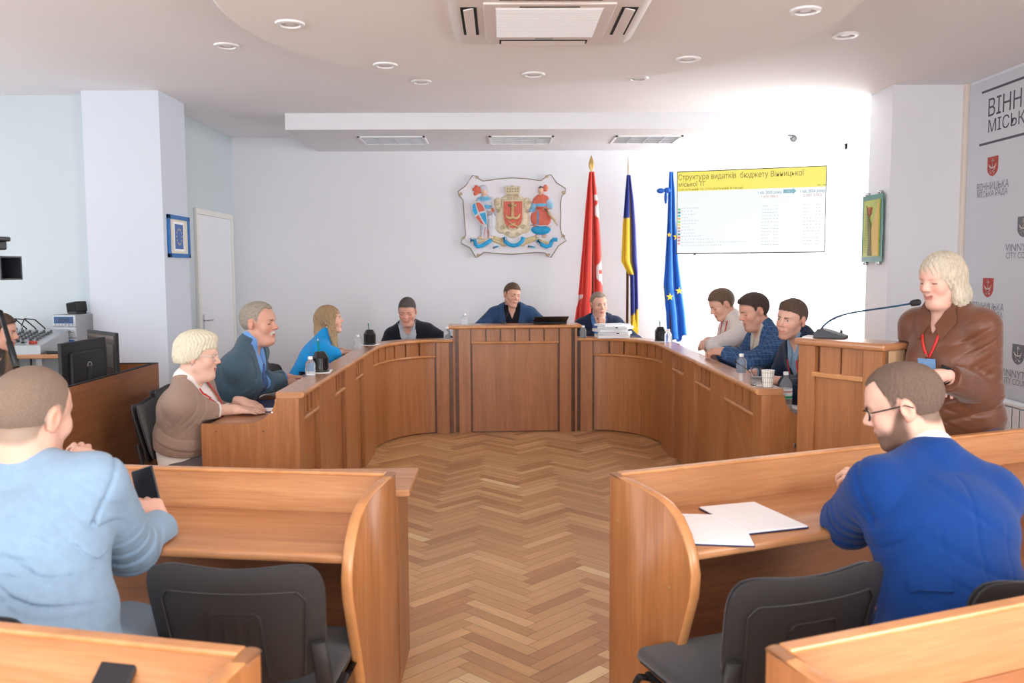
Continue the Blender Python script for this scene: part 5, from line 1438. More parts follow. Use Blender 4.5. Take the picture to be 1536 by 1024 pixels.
def man_check():
    p = Person('man in blue checked jacket reading, middle of three on the right', (2.14, 6.16, 0), 98, at(1131, 466, y=6.12), hb=0.0047, sw=0.188, girth=1.06, belly=1.05,
               headopt=dict(scalp=(84, 66, 56), shut=True, fat=0.5, brow=(86, 66, 54), beard=((196, 146, 126), -0.070)), look=(2, -16, 0), hs=1.02, skin=(212, 160, 138), neck=(0, 0.45, 1), seat=SEATS['check'], blocks=BL_RIGHT, pelvis_z=0.56)
    p.arm(-1, at(1089, 529, y=6.10), (-0.5, -0.3, -1), (-0.8, 0.5, 0.1), (-0.2, -0.4, 1), elbow=at(1127, 545, y=5.84), curl=(35, 45, 30), thumb=(30, -10))
    p.arm(1, at(1083, 526, y=6.28), (0.6, -0.3, -1), (-0.9, -0.2, 0.05), (-0.1, 0.3, 1), curl=(35, 45, 30))
    p.body()
    p.hair(hair_short(t=0.008, top=0.010, quiff=0.006), (66, 52, 46), rough=0.6, grain=(50, 14, 50))
    p.garment('shirt', cloth('beige shirt', (196, 184, 168)), 0.010, collar=0.034, v=p.vcut(0.46, 0.03)[0]); S_ = p.last
    p.collar(cloth('beige collar', (200, 188, 172)), p.last_full)
    v, w_ = p.vcut(0.10, 0.09)
    c = check_cloth()
    p.garment('jacket', c, 0.027, sleeve=0.95, v=v, hem=-0.16, collar=0.016, rs=1.05,
              folds=[(p.el[-1], 0.13, p.el[-1]-p.sh[-1], 0.055, 0.008), (p.T(-0.12, 0, 0.15), 0.18, (0.2, 0.3, 1), 0.07, 0.007)])
    p.lapels(c, w_, 0.10, lw=0.07)
    p.ribbon('lanyard', M['red'], [(-0.055, 0.12, 0.47), (-0.045, 0.16, 0.36), (-0.02, 0.2, 0.15)], 0.018, prs=S_)
    bm = BM(); R_, _ = p.hand[-1]; e, w = p.el[-1], p.wr[-1]; d = nrm(w-e); c0 = w-d*0.012
    tube(bm, [Vector(c0-d*0.008), Vector(c0+d*0.010)], 0.034, n=18); obj('watch_strap', bm, M['black'], p.root)
    p.trousers(cloth('dark trousers', (34, 36, 44)))

def man_navy():
    p = Person('young man in navy jacket turned to the camera, nearest of three on the right', (2.18, 5.36, 0), 104, at(1188, 478, y=5.30), hb=0.005, sw=0.185, girth=1.03,
               headopt=dict(scalp=(104, 82, 68), brow=(74, 56, 46), browt=0.006, beard=((202, 154, 134), -0.070), gaze=(-10, 0)), look=(22, -4, -8), hs=0.99, skin=(220, 172, 152), neck=(0, 0.45, 1), seat=SEATS['navy'], blocks=BL_RIGHT, pelvis_z=0.56)
    p.arm(-1, at(1178, 572, y=5.16), (-0.3, -0.3, -1), (-0.75, 0.15, 0.1), (-0.3, -0.5, 1), elbow=at(1200, 590, y=4.98), curl=(40, 50, 35), thumb=(30, -15))
    p.arm(1, at(1130, 560, y=5.5), (0.6, -0.3, -1), (-0.9, -0.2, 0.05), (-0.1, 0.3, 1), curl=(35, 45, 30))
    p.body()
    p.hair(hair_short(t=0.006, top=0.012, quiff=0.016, lift=-0.004), (92, 72, 60), rough=0.6, grain=(50, 14, 50))
    p.garment('shirt', cloth('light blue shirt', (120, 146, 170)), 0.010, collar=0.034, v=p.vcut(0.46, 0.03)[0]); S_ = p.last
    p.collar(cloth('light blue collar', (128, 154, 178)), p.last_full)
    v, w_ = p.vcut(0.16, 0.075)
    c = cloth('dark navy jacket', (26, 38, 62), var=0.06)
    p.garment('jacket', c, 0.027, sleeve=0.92, v=v, hem=-0.16, collar=0.020, rs=1.05,
              folds=[(p.el[-1], 0.13, p.el[-1]-p.sh[-1], 0.055, 0.008)])
    p.lapels(c, w_, 0.16, lw=0.065)
    for a in (-1, 1): p.ribbon('lanyard', M['red'], [(a*0.055, 0.12, 0.46), (a*0.045, 0.16, 0.36), (a*0.005, 0.2, 0.20)], 0.014, prs=p.last_full)
    p.trousers(cloth('dark trousers', (34, 36, 44)))

# --- woman at the lectern
def woman_lectern():
    p = Person('woman with shoulder length blond hair in brown satin blouse speaking at the lectern', (2.14, 3.98, 0), 118, at(1412, 418, y=3.93), hb=0.0045, sw=0.165, girth=1.08, belly=1.02, bust=0.032,
               headopt=dict(fat=0.5, brow=(160, 130, 104), browt=0.003, lip=(192, 118, 110), mouth=0.0040, shut=True), look=(-8, -12, 0), hs=0.97, skin=(226, 180, 162), neck=(0, 0.28, 1), blocks=[obox((1.515, 4.385), -58, -0.03, 0.51, -0.03, 0.215, 0.0, 1.203)], pelvis_z=0.86, standing=True)
    p.arm(-1, at(1411, 563, y=3.68), (-1, -0.4, -0.6), (-0.75, 0.30, -0.05), (0.1, -0.5, 0.85), elbow=at(1476, 590, y=3.86), curl=(25, 40, 25), thumb=(30, -10))
    p.arm(1, at(1392, 568, y=3.90), (1, -0.4, -0.6), (0.2, -0.9, 0), (0, 0.3, 1), elbow=at(1373, 552, y=4.10), curl=(25, 40, 25))
    p.body()
    p.hair(hair_long(drop=-0.175, fringe=0.052, w=-0.004, sy=-0.035)+[], (208, 196, 176), rough=0.5, grain=(50, 50, 7), var=0.22)
    c = mk('brown satin', (104, 60, 37), 0.42, spec=0.5, var=0.06, vscale=6, sheen=0.25)
    p.garment('blouse', c, 0.020, sleeve=0.84, hem=-0.16, collar=0.0, rs=1.18, v=p.vcut(0.425, 0.05, pw=0.8)[0],
              folds=[(p.el[-1], 0.14, p.el[-1]-p.sh[-1], 0.055, 0.012), (p.wr[-1]*0.7+p.el[-1]*0.3, 0.09, np.cross(p.wr[-1]-p.el[-1], (0, 0, 1)), 0.03, 0.008), (p.T(-0.08, 0.1, 0.12), 0.2, (0.6, 0, 1), 0.08, 0.009), (p.T(0.05, 0.1, 0.05), 0.2, (-0.4, 0, 1), 0.07, 0.008), (p.sh[-1]+V3(0, 0.03, -.09), 0.12, (0.3, 0.4, 1), 0.06, 0.009)])
    B_ = p.last_full
    p.collar(c, B_, k=1.25, drop=0.012)
    for a in (-1, 1): p.ribbon('lanyard', M['red'], [(a*0.058, 0.10, 0.468), (a*0.036, 0.17, 0.41), (0.003*a, 0.19, 0.335)], 0.014, prs=B_)
    q = project(B_, np.array([p.T(0.0, 0.22, 0.285)]), 0.010)[0]
    bm = BM(); box(bm, (0, 0, 0), (0.088, 0.004, 0.082), bev=0.002); Mx = Matrix.Translation(Vector(q)) @ Matrix(p.R@rot_zxy(0, 4, 0)).to_4x4(); bmesh.ops.transform(bm, matrix=Mx, verts=bm.verts); bd = obj('name_badge', bm, mk('badge blue', (120, 160, 204), 0.3), p.root)
    bm = BM(); box(bm, (0, 0.0028, -0.026), (0.082, 0.0012, 0.026)); bmesh.ops.transform(bm, matrix=Mx, verts=bm.verts); obj('badge_band', bm, mk('badge cream', (214, 206, 178), 0.4), bd)
    bm = BM(); tube(bm, [Vector(p.T(0, 0.0, 0)+(q-p.T(0, 0, 0))+p.R@V3(0, 0.0, 0.04)), Vector(q+p.R@V3(0, -0.004, 0.062))], 0.004); obj('badge_clip', bm, M['chrome'], bd)
    # watch
    e, w = p.el[-1], p.wr[-1]; d = nrm(w-e); R_, _ = p.hand[-1]; c0 = w-d*0.018
    bm = BM(); tube(bm, [Vector(c0-d*0.011), Vector(c0+d*0.011)], 0.037, n=20); wt = obj('watch_strap', bm, M['black'], p.root)
    bm = BM(); box(bm, (0, 0, 0.040), (0.040, 0.044, 0.012), bev=0.004); bmesh.ops.transform(bm, matrix=Matrix.Translation(Vector(c0)) @ Matrix(hand_frame(d, R_[:, 2])).to_4x4(), verts=bm.verts); obj('watch_face', bm, M['black_metal'], wt)
    prs = [ell(p.T(0, -0.005, 0.0), (0.190, 0.15, 0.15), R=p.R, k=0.05)]+p.legs(0.014)
    sdf_mesh('trousers', prs, V3(-.36, -.3, 0.03)+p.P*V3(1, 1, 0), V3(.36, .3, 1.02)+p.P*V3(1, 1, 0), 0.008, cloth('grey plum trousers', (86, 78, 92)), p.root)
    for q in (-1, 1):
        a0 = p.legs_pts(q)[2]*V3(1, 1, 0)
        sdf_mesh('shoe', [cap(a0+V3(0, -0.03, 0.040), a0+V3(q*0.02, 0.15, 0.034), 0.038, 0.032, k=0.03), cap(a0+V3(0, -0.02, 0.05), a0+V3(0, -0.01, 0.08), 0.042, 0.042, k=0.02), plane((0, 0, 0.001), (0, 0, -1), k=0.004)], a0+V3(-.12, -.14, -0.01), a0+V3(.12, .26, .15), 0.006, M['shoe'], p.root)

# --- operator in the booth at the left edge
def man_booth():
    p = Person('operator in tan jacket in the booth at the left edge, beside the mixing desk', (-3.76, 5.92, 0), -80, at(0, 498, y=5.9), hb=0.006, sw=0.18, girth=1.0,
               headopt=dict(scalp=(84, 62, 50), brow=(86, 64, 52)), look=(0, -6, 0), hs=1.0, skin=(206, 158, 138), neck=(0, 0.35, 1), seat=SEATS['booth'], blocks=[wbox(-3.24, -2.33, 3.99, 5.71, 0.58, 0.732)], pelvis_z=0.56)
    p.arm(1, (-3.24, 5.70, 0.77), (0.6, -0.3, -1), (0.9, 0.1, 0), (0, 0, 1), curl=(25, 35, 20))
    p.arm(-1, (-3.24, 6.08, 0.77), (-0.6, -0.3, -1), (0.9, 0, 0), (0, 0, 1), curl=(25, 35, 20))
    p.body()
    p.hair(hair_short(t=0.010, top=0.010), (78, 58, 46), rough=0.65, grain=(50, 20, 50))
    p.garment('shirt', cloth('dark shirt', (70, 62, 58)), 0.010, collar=0.03)
    v, w_ = p.vcut(0.10, 0.08)
    p.garment('jacket', cloth('tan jacket', (142, 116, 92)), 0.025, sleeve=0.95, v=v, hem=-0.15, collar=0.016)
    p.trousers(cloth('dark trousers', (34, 36, 44)))

CAST = [man_light_blue, man_bright_blue, woman_beige, man_grey_suit, woman_blue, man_cardigan, man_central, man_older, man_white, man_check, man_navy, woman_lectern, man_booth]
for f in CAST: f()
# ================================================================== chairs
def make_chair(label, loc, rotz):
    t = thing('chair', label, 'chair', loc, math.radians(rotz), group='black stacking chairs')
    # seat pad
    bm = BM(); box(bm, (0, 0.0, 0.452), (0.415, 0.42, 0.045), bev=0.020, seg=3)
    for v in bm.verts:
        if v.co.z > 0.45: v.co.z += 0.012*(1-(v.co.x/0.23)**2)*(1-(v.co.y/0.21)**2)
        if v.co.y > 0.15: v.co.z -= 0.02*((v.co.y-0.15)/0.06)**2
    obj('seat', bm, M['fabric_black'], t, angle=60)
    bm = BM(); box(bm, (0, 0.0, 0.424), (0.40, 0.40, 0.016), bev=0.006); obj('seat_shell', bm, M['shell'], t, angle=50)
    # back rest: rounded, slightly dished panel that leans back
    def back(inset, y0, y1, nu=18, nv=12, dish=0.030):
        bm = BM(); W, Hh = 0.235-inset, 0.168-inset; grid = {}
        for s, yy in ((0, y0), (1, y1)):
            for i in range(nu+1):
                for j in range(nv+1):
                    u = -1+2*i/nu; v = -1+2*j/nv
                    # squircle
                    r = max(abs(u), abs(v)); m = (abs(u)**5+abs(v)**5)**0.2
                    k = r/m if m > 0 else 1
                    x = u*k*W*(1-0.10*(1-(v*k+1)/2)); z = v*k*Hh
                    z += 0.016*math.cos(u*PI*0.9)*-0.55*(v+1)/2
                    edge = 1-min(1, r)**8
                    y = yy*1.0-dish*(1-(u*k)**2)*1.0+ (0.010*(1-edge)*(1 if s == 0 else -1))*0.9
                    grid[s, i, j] = bm.verts.new((x, y, z))
        for s in (0, 1):
            for i in range(nu):
                for j in range(nv):
                    q = (grid[s, i, j], grid[s, i+1, j], grid[s, i+1, j+1], grid[s, i, j+1]); bm.faces.new(q if s == 0 else q[::-1])
        ring = [(i, 0) for i in range(nu)]+[(nu, j) for j in range(nv)]+[(i, nv) for i in range(nu, 0, -1)]+[(0, j) for j in range(nv, 0, -1)]
        for a in range(len(ring)):
            b = ring[(a+1) % len(ring)]; a_ = ring[a]
            bm.faces.new((grid[0, a_[0], a_[1]], grid[1, a_[0], a_[1]], grid[1, b[0], b[1]], grid[0, b[0], b[1]]))
        return bm
    Tb = Matrix.Translation((0, -0.245, 0.672)) @ Matrix.Rotation(math.radians(13), 4, 'X')
    def put(name, bm, mat, par=t, ang=55):
        bmesh.ops.transform(bm, matrix=Tb, verts=bm.verts); return obj(name, bm, mat, par, angle=ang)
    sh = put('back_shell', back(0.0, -0.020, 0.004), M['shell'])
    put('back_pad', back(0.012, 0.0045, 0.028), M['fabric_black'])
    # moulded outline and ribs on the rear of the shell
    bm = BM()
    def ry(x): return -0.0205-0.030*(1-(x/0.235)**2)
    rr = [(-0.165, -0.145), (-0.185, 0.075), (-0.165, 0.100), (0.165, 0.100), (0.185, 0.075), (0.165, -0.145)]
    P_ = []
    for i in range(len(rr)-1):
        for k in range(8):
            a = k/8; x = rr[i][0]*(1-a)+rr[i+1][0]*a; z = rr[i][1]*(1-a)+rr[i+1][1]*a; P_.append((x, ry(x), z))
    P_.append((rr[-1][0], ry(rr[-1][0]), rr[-1][1])); tube(bm, P_, 0.0030, n=6)
    Q_ = [(-0.075, -0.145), (-0.068, 0.030), (-0.058, 0.042), (0.058, 0.042), (0.068, 0.030), (0.075, -0.145)]
    tube(bm, [(x, ry(x), z) for x, z in Q_], 0.004, n=6)
    for x in (-0.032, 0.0, 0.032): tube(bm, [(x, ry(x)+0.001, -0.14), (x, ry(x)+0.001, 0.022)], 0.0055, n=6)
    put('moulding', bm, M['shell'], sh)
    # side brackets that carry the back
    for s in (-1, 1):
        bm = BM(); tube(bm, [(s*0.205, -0.05, 0.43), (s*0.212, -0.19, 0.432), (s*0.214, -0.232, 0.46), (s*0.212, -0.252, 0.54), (s*0.205, -0.268, 0.62)], 0.016, n=8, flat=(0.022, 0.009)); br = obj('back_bracket', bm, M['shell'], t)
        bm = BM(); lathe(bm, [(0.010, 0), (0.010, 0.006*s), (0, 0.007*s)], n=12, c=(s*0.224, -0.236, 0.49), axis='x'); obj('bolt', bm, M['chrome'], br)
    # oval tube legs
    for s in (-1, 1):
        bm = BM(); tube(bm, [(s*0.21, 0.12, 0.41), (s*0.226, 0.15, 0.40), (s*0.232, 0.17, 0.36), (s*0.216, 0.20, 0.012)], 0.013, n=8, flat=(0.016, 0.010)); lg = obj('leg', bm, M['black_metal'], t)
        bm = BM(); lathe(bm, [(0.017, 0), (0.018, 0.02), (0.015, 0.03)], n=10, c=(s*0.216, 0.20, 0)); obj('foot_cap', bm, M['black'], lg)
        bm = BM(); tube(bm, [(s*0.21, -0.10, 0.41), (s*0.226, -0.13, 0.40), (s*0.232, -0.15, 0.36), (s*0.216, -0.24, 0.012)], 0.013, n=8, flat=(0.016, 0.010)); lg = obj('leg', bm, M['black_metal'], t)
        bm = BM(); lathe(bm, [(0.017, 0), (0.018, 0.02), (0.015, 0.03)], n=10, c=(s*0.216, -0.24, 0)); obj('foot_cap', bm, M['black'], lg)
        bm = BM(); tube(bm, [(s*0.21, -0.11, 0.412), (s*0.21, 0.13, 0.412)], 0.012, n=8); obj('seat_rail', bm, M['black_metal'], t)
    return t
ch0 = make_chair('empty black chair at the left audience desk, its ribbed back towards us', (-0.652, 2.40, 0), -4)
def chair(label, loc, rotz):
    c = copy_tree(ch0); c['label'] = label; c.location = loc; c.rotation_euler = (0, 0, math.radians(rotz)); return c
chair('empty black chair at the right audience desk, below the white documents', (0.648, 2.30, 0), 20)
chair('black chair under the man in the bright blue jacket', SEATS['bright'][:2]+(0,), SEATS['bright'][2])
chair('black chair under the man in the light blue jacket', SEATS['light'][:2]+(0,), SEATS['light'][2])
chair('black chair behind the back of the woman in beige', SEATS['beige'][:2]+(0,), SEATS['beige'][2])
chair('black chair behind the man in the grey blue suit', SEATS['suit'][:2]+(0,), SEATS['suit'][2])
chair('black chair behind the blond woman in blue', SEATS['blue'][:2]+(0,), SEATS['blue'][2])
c = chair('empty black chair standing between the man in grey blue and the blond woman in blue', (-1.475, 6.62, 0), -62); c.scale = (1, 1, 1.06)
chair('empty black chair behind the right corner of the horseshoe, below the blue flag', (1.86, 7.78, 0), 100)
chair('black chair under the man in the white jumper', SEATS['white'][:2]+(0,), SEATS['white'][2])
chair('black chair under the man in the checked jacket', SEATS['check'][:2]+(0,), SEATS['check'][2])
chair('black chair under the man in the dark navy jacket', SEATS['navy'][:2]+(0,), SEATS['navy'][2])
chair('black chair under the man in the dark cardigan', SEATS['cardigan'][:2]+(0,), SEATS['cardigan'][2])
c = chair('black chair under the man at the central desk', SEATS['central'][:2]+(0,), SEATS['central'][2]); 
chair('black chair under the older man behind the papers', SEATS['older'][:2]+(0,), SEATS['older'][2])
chair('black chair under the operator in the booth', SEATS['booth'][:2]+(0,), SEATS['booth'][2])

# ================================================================== things on the desks
M['water'] = mk('label green', (40, 150, 96), 0.4)
M['cap_white'] = mk('white bottle cap', (238, 240, 242), 0.35)
M['label'] = mk('bottle label', (226, 232, 236), 0.4, var=0.1, vscale=60)
def bottle(label, loc, h=0.118, r=0.032, big=False):
    t = thing('water_bottle', label, 'bottle', (loc[0], loc[1], loc[2]+0.0008), group='water bottles')
    k = h/0.15
    prof = [(0, 0.002), (r*0.85, 0.0), (r, 0.008*k), (r*0.96, 0.030*k), (r, 0.036*k), (r*0.96, 0.058*k), (r, 0.064*k), (r, 0.088*k), (r*0.86, 0.104*k), (r*0.50, 0.122*k), (0.0125, 0.128*k), (0.0125, h-0.016)]
    if big: prof = [(0, 0.002), (r*0.85, 0), (r, 0.01), (r*0.95, 0.03), (r, 0.045), (r*0.95, 0.06), (r, 0.075), (r*0.985, 0.08), (r*0.985, 0.145), (r, 0.15), (r*0.95, 0.165), (r*0.6, 0.19), (0.0125, 0.200), (0.0125, h-0.016)]
    bm = BM(); lathe(bm, prof, n=24); obj('body', bm, M['bottle'], t)
    bm = BM(); lathe(bm, [(0.0145, h-0.018), (0.0152, h-0.012), (0.0150, h-0.002), (0.013, h), (0, h)], n=18); obj('cap', bm, M['cap_white'], t, angle=40)
    if big:
        bm = BM(); lathe(bm, [(r*1.005, 0.085), (r*1.006, 0.143)], n=24); bm.faces.ensure_lookup_table()
        bmesh.ops.delete(bm, geom=[f for f in bm.faces if len(f.verts) > 4], context='FACES'); lb = obj('label', bm, M['label'], t)
        bm = BM(); lathe(bm, [(r*1.012, 0.088), (r*1.013, 0.102)], n=24); bmesh.ops.delete(bm, geom=[f for f in bm.faces if len(f.verts) > 4], context='FACES'); obj('green_band', bm, M['water'], lb)
        bm = BM(); lathe(bm, [(r*1.012, 0.122), (r*1.013, 0.130)], n=24); bmesh.ops.delete(bm, geom=[f for f in bm.faces if len(f.verts) > 4], context='FACES'); obj('red_band', bm, mk('label red', (206, 130, 124), 0.5), lb)
    return t
bottle('small water bottle in front of the man in the grey blue suit', (-1.185, 5.36, ZW))
bottle('small water bottle in front of the blond woman in blue', (-1.19, 7.17, ZW))
bottle('small water bottle at the left foot of the tall central desk', (-0.51, 8.13, ZW))
bottle('small water bottle on the left end of the central desk top', (-0.355, 8.38, ZC), h=0.105)
bottle('small water bottle between the central desk and the stacked papers', (0.775, 8.20, ZW))
bottle('small water bottle beside the pen holder under the blue flag', (1.475, 7.62, ZW))
bottle('small water bottle in front of the man in the checked jacket', (1.497, 5.36, ZW))
bottle('large water bottle with green label standing low at the end of the right wing', (1.592, 4.80, ZD), h=0.235, r=0.036, big=True)

M['holder'] = mk('black glossy plastic', (20, 20, 24), 0.25, coat=0.3)
M['pencil'] = mk('green pencil', (40, 140, 104), 0.4)
def pen_holder(label, loc, rz, paper_label, plen=0.04):
    t = thing('paper_sheet', paper_label, 'paper', loc, math.radians(rz), group='white sheets under the pen holders')
    bm = BM(); box(bm, (0, 0, 0.001), (0.135, 0.20, 0.002)); obj('sheet', bm, M['paper'], t)
    z0 = loc[2]+0.002
    t = thing('pen_holder', label, 'pen holder', (loc[0], loc[1], z0), math.radians(rz), group='black pen holders')
    def ring(r, z): return [(r*math.cos(2*PI*k/8+PI/8), r*math.sin(2*PI*k/8+PI/8), z) for k in range(8)]
    bm = BM(); R = [ring(0.052, 0), ring(0.053, 0.09), ring(0.032, 0.128), ring(0.027, 0.128), ring(0.026, 0.02)]
    V = [[bm.verts.new(p) for p in q] for q in R]
    for i in range(4):
        for k in range(8): bm.faces.new((V[i][k], V[i][(k+1) % 8], V[i+1][(k+1) % 8], V[i+1][k]))
    bm.faces.new(V[0][::-1]); bm.faces.new(V[-1]); obj('cup', bm, M['holder'], t)
    bm = BM(); lathe(bm, [(0.055, 0), (0.055, 0.012), (0.050, 0.016)], n=24); obj('base_ring', bm, M['holder'], t)
    bm = BM()
    for k in range(8):
        a = 2*PI*k/8
        box(bm, (0.050*math.cos(a), 0.050*math.sin(a), 0.056), (0.004, 0.026, 0.07), rot=Matrix.Rotation(a, 3, 'Z'), bev=0.003)
    obj('compartment', bm, M['holder'], t)
    bm = BM(); tube(bm, [(0.0, 0.0, 0.03), (-0.012, 0.0, 0.158+plen)], 0.0042, n=6); pc = obj('pencil', bm, M['pencil'], t)
    bm = BM(); tube(bm, [(-0.012, 0, 0.158+plen), (-0.0128, 0, 0.172+plen)], [0.0040, 0.001], n=6); obj('pencil_tip', bm, M['paper'], pc)
pen_holder('black pen holder with green pencil in front of the man in the grey blue suit', (-1.165, 5.56, ZW), 6, 'white sheet under the pen holder before the man in the grey blue suit')
pen_holder('black pen holder with pencil at the left bend of the horseshoe', (-1.155, 7.60, ZW), -8, 'white sheet under the pen holder at the left bend of the horseshoe', plen=0.03)
pen_holder('black pen holder at the right bend of the horseshoe under the blue flag', (1.435, 7.76, ZW), 12, 'white sheet under the pen holder at the right bend of the horseshoe', plen=0.02)

# glass and paper cup
t = thing('drinking_glass', 'clear glass of water beside the paper cup on the right wing', 'glass', (1.418, 4.77, ZW+0.0008))
bm = BM(); lathe(bm, [(0, 0), (0.031, 0), (0.034, 0.098), (0.0325, 0.098), (0.0295, 0.010), (0, 0.008)], n=28); obj('tumbler', bm, M['glass'], t, angle=40)
bm = BM(); lathe(bm, [(0, 0.0105), (0.0285, 0.0115), (0.0303, 0.046), (0, 0.046)], n=28); obj('water', bm, M['bottle'], t, angle=40)
t = thing('paper_cup', 'white patterned paper cup at the end of the right wing', 'cup', (1.455, 4.685, ZW+0.0008))
def cup_mat():
    m, nt, b = new_mat('patterned cup')
    tc = nt.nodes.new('ShaderNodeTexCoord'); sp = nt.nodes.new('ShaderNodeSeparateXYZ'); L(nt, tc.outputs['Object'], sp.inputs[0])
    an = nt.nodes.new('ShaderNodeMath'); an.operation = 'ARCTAN2'; L(nt, sp.outputs['Y'], an.inputs[0]); L(nt, sp.outputs['X'], an.inputs[1])
    outs = []
    for src, fr, th_ in ((an.outputs[0], 16/(2*PI), 0.30), (sp.outputs['Z'], 38, 0.12)):
        w = nt.nodes.new('ShaderNodeMath'); w.operation = 'MULTIPLY'; w.inputs[1].default_value = fr; L(nt, src, w.inputs[0])
        f = nt.nodes.new('ShaderNodeMath'); f.operation = 'FRACT'; L(nt, w.outputs[0], f.inputs[0])
        g = nt.nodes.new('ShaderNodeMath'); g.operation = 'LESS_THAN'; g.inputs[1].default_value = th_; L(nt, f.outputs[0], g.inputs[0]); outs.append(g.outputs[0])
    mx = nt.nodes.new('ShaderNodeMath'); mx.operation = 'MAXIMUM'; L(nt, outs[0], mx.inputs[0]); L(nt, outs[1], mx.inputs[1])
    c = nt.nodes.new('ShaderNodeMix'); c.data_type = 'RGBA'; L(nt, mx.outputs[0], c.inputs[0]); c.inputs[6].default_value = srgb(238, 236, 230); c.inputs[7].default_value = srgb(186, 178, 164)
    L(nt, c.outputs[2], b.inputs['Base Color']); b.inputs['Roughness'].default_value = 0.6; return m
bm = BM(); lathe(bm, [(0, 0.004), (0.025, 0.004), (0.025, 0), (0.027, 0), (0.0355, 0.092), (0.0342, 0.092), (0.0262, 0.008), (0, 0.008)], n=28); obj('cup', bm, cup_mat(), t, angle=40)
bm = BM(); tube(bm, [(0.0352*math.cos(2*PI*k/24), 0.0352*math.sin(2*PI*k/24), 0.0925) for k in range(24)], 0.0016, n=6, closed=True); obj('rim', bm, M['paper'], t)

# laptop, back towards us
t = thing('laptop', 'open black laptop seen from behind on the central desk', 'laptop', (0.475, 8.37, ZC), 0.03)
bm = BM(); box(bm, (0, 0.115, 0.009), (0.325, 0.225, 0.016), bev=0.004); obj('base', bm, M['blackmatte'], t)
bm = BM(); box(bm, (0, 0, 0), (0.325, 0.008, 0.21), rot=Matrix.Rotation(math.radians(74), 3, 'X'), bev=0.004); bmesh.ops.translate(bm, verts=bm.verts, vec=(0, -0.075, 0.0)); 
zmin = min(v.co.z for v in bm.verts); bmesh.ops.translate(bm, verts=bm.verts, vec=(0, 0.0, -zmin+0.0175)); obj('screen_lid', bm, M['laptop_lid'], t)

# stack of papers in front of the older man
for i, (dx, dy, rz, h_, wd) in enumerate(((0.0, 0.0, 4, 0.030, 0.30), (0.03, 0.01, -16, 0.026, 0.29), (-0.02, 0.0, 14, 0.028, 0.28), (0.034, 0.005, -24, 0.022, 0.29), (0.006, 0.012, 22, 0.020, 0.28))):
    z = ZW+0.001+sum((0.030, 0.026, 0.028, 0.022, 0.020)[:i])+0.001*i
    lab = ('lowest thick sheaf of the paper stack before the older man', 'second sheaf from the bottom of the paper stack before the older man', 'middle sheaf of the paper stack before the older man', 'second sheaf from the top of the paper stack before the older man', 'topmost sheaf of the paper stack before the older man')[i]
    t = thing('paper_stack', lab, 'papers', (1.055+dx, 8.225+dy, z), math.radians(rz), group='sheaves in the paper stack')
    bm = BM()
    n = int(h_/0.0035)
    for k in range(n):
        box2(bm, (-wd/2+random.uniform(-.003, .003), -0.105+random.uniform(-.004, .004), k*0.0035), (wd/2+random.uniform(-.004, .006), 0.105, k*0.0035+0.0031))
    obj('sheets', bm, [M['paper']], t)
    bm = BM(); box2(bm, (-wd/2, -0.1065, n*0.0035), (wd/2, 0.107, h_-0.0005)); obj('cover', bm, M['paper2'], t)
    if i in (1, 3):
        bm = BM(); box2(bm, (0.03, -0.110, h_*0.35), (0.055, -0.103, h_*0.75)); obj('binder_clip', bm, M['black'], t)

# white documents on the right desk
def document(label, c, rz, w, l):
    t = thing('document', label, 'document', c, rz, group='white documents with navy covers')
    bm = BM(); box(bm, (0, 0, 0.002), (w+0.004, l+0.004, 0.004), bev=0.001); obj('cover', bm, M['navy'], t)
    bm = BM(); box(bm, (0, 0, 0.0065), (w-0.002, l-0.002, 0.005), bev=0.001); obj('pages', bm, M['paper'], t)
def quad_doc(label, pts, w, l, h0=0.7505):
    P_ = [at(px, py, z=0.76) for px, py in pts]; c = sum(P_, Vector())/len(P_)+Vector((0.018, 0.004, 0))
    e = (P_[1]-P_[0]); rz = math.atan2(e.y, e.x)+PI/2
    return (label, (c.x, c.y, h0), rz, w, l)
document(*quad_doc('white open document nearest the curved end of the right desk', [(1016, 770), (1028, 822), (1118, 808), (1078, 772)], 0.21, 0.30))
document(*quad_doc('white document lying on the right desk nearer the man in bright blue', [(1040, 759), (1128, 805), (1206, 790), (1112, 748)], 0.21, 0.297, h0=0.7515))
# dark notebook on the left wing
t = thing('notebook', 'dark blue notebook beside the hands of the woman in beige', 'notebook', (-1.36, 5.12, ZD+0.001), math.radians(8))
bm = BM(); box(bm, (0, 0, 0.0015), (0.22, 0.30, 0.003), bev=0.001); box(bm, (0, 0, 0.0265), (0.22, 0.30, 0.003), bev=0.001); box(bm, (-0.1085, 0, 0.014), (0.003, 0.30, 0.026)); obj('cover', bm, M['navy'], t)
bm = BM(); box(bm, (0.003, 0, 0.014), (0.208, 0.29, 0.021)); obj('pages', bm, M['paper'], t)
# papers beside the big bottle
t = thing('document', 'white papers lying behind the large water bottle at the lectern', 'papers', (1.748, 4.83, ZD+0.001), math.radians(0))
bm = BM()
for k in range(6): box2(bm, (-0.105+0.001*(k % 3), -0.14, k*0.004), (0.105, 0.14-0.001*(k % 2), k*0.004+0.0036))
obj('sheets', bm, M['paper'], t)
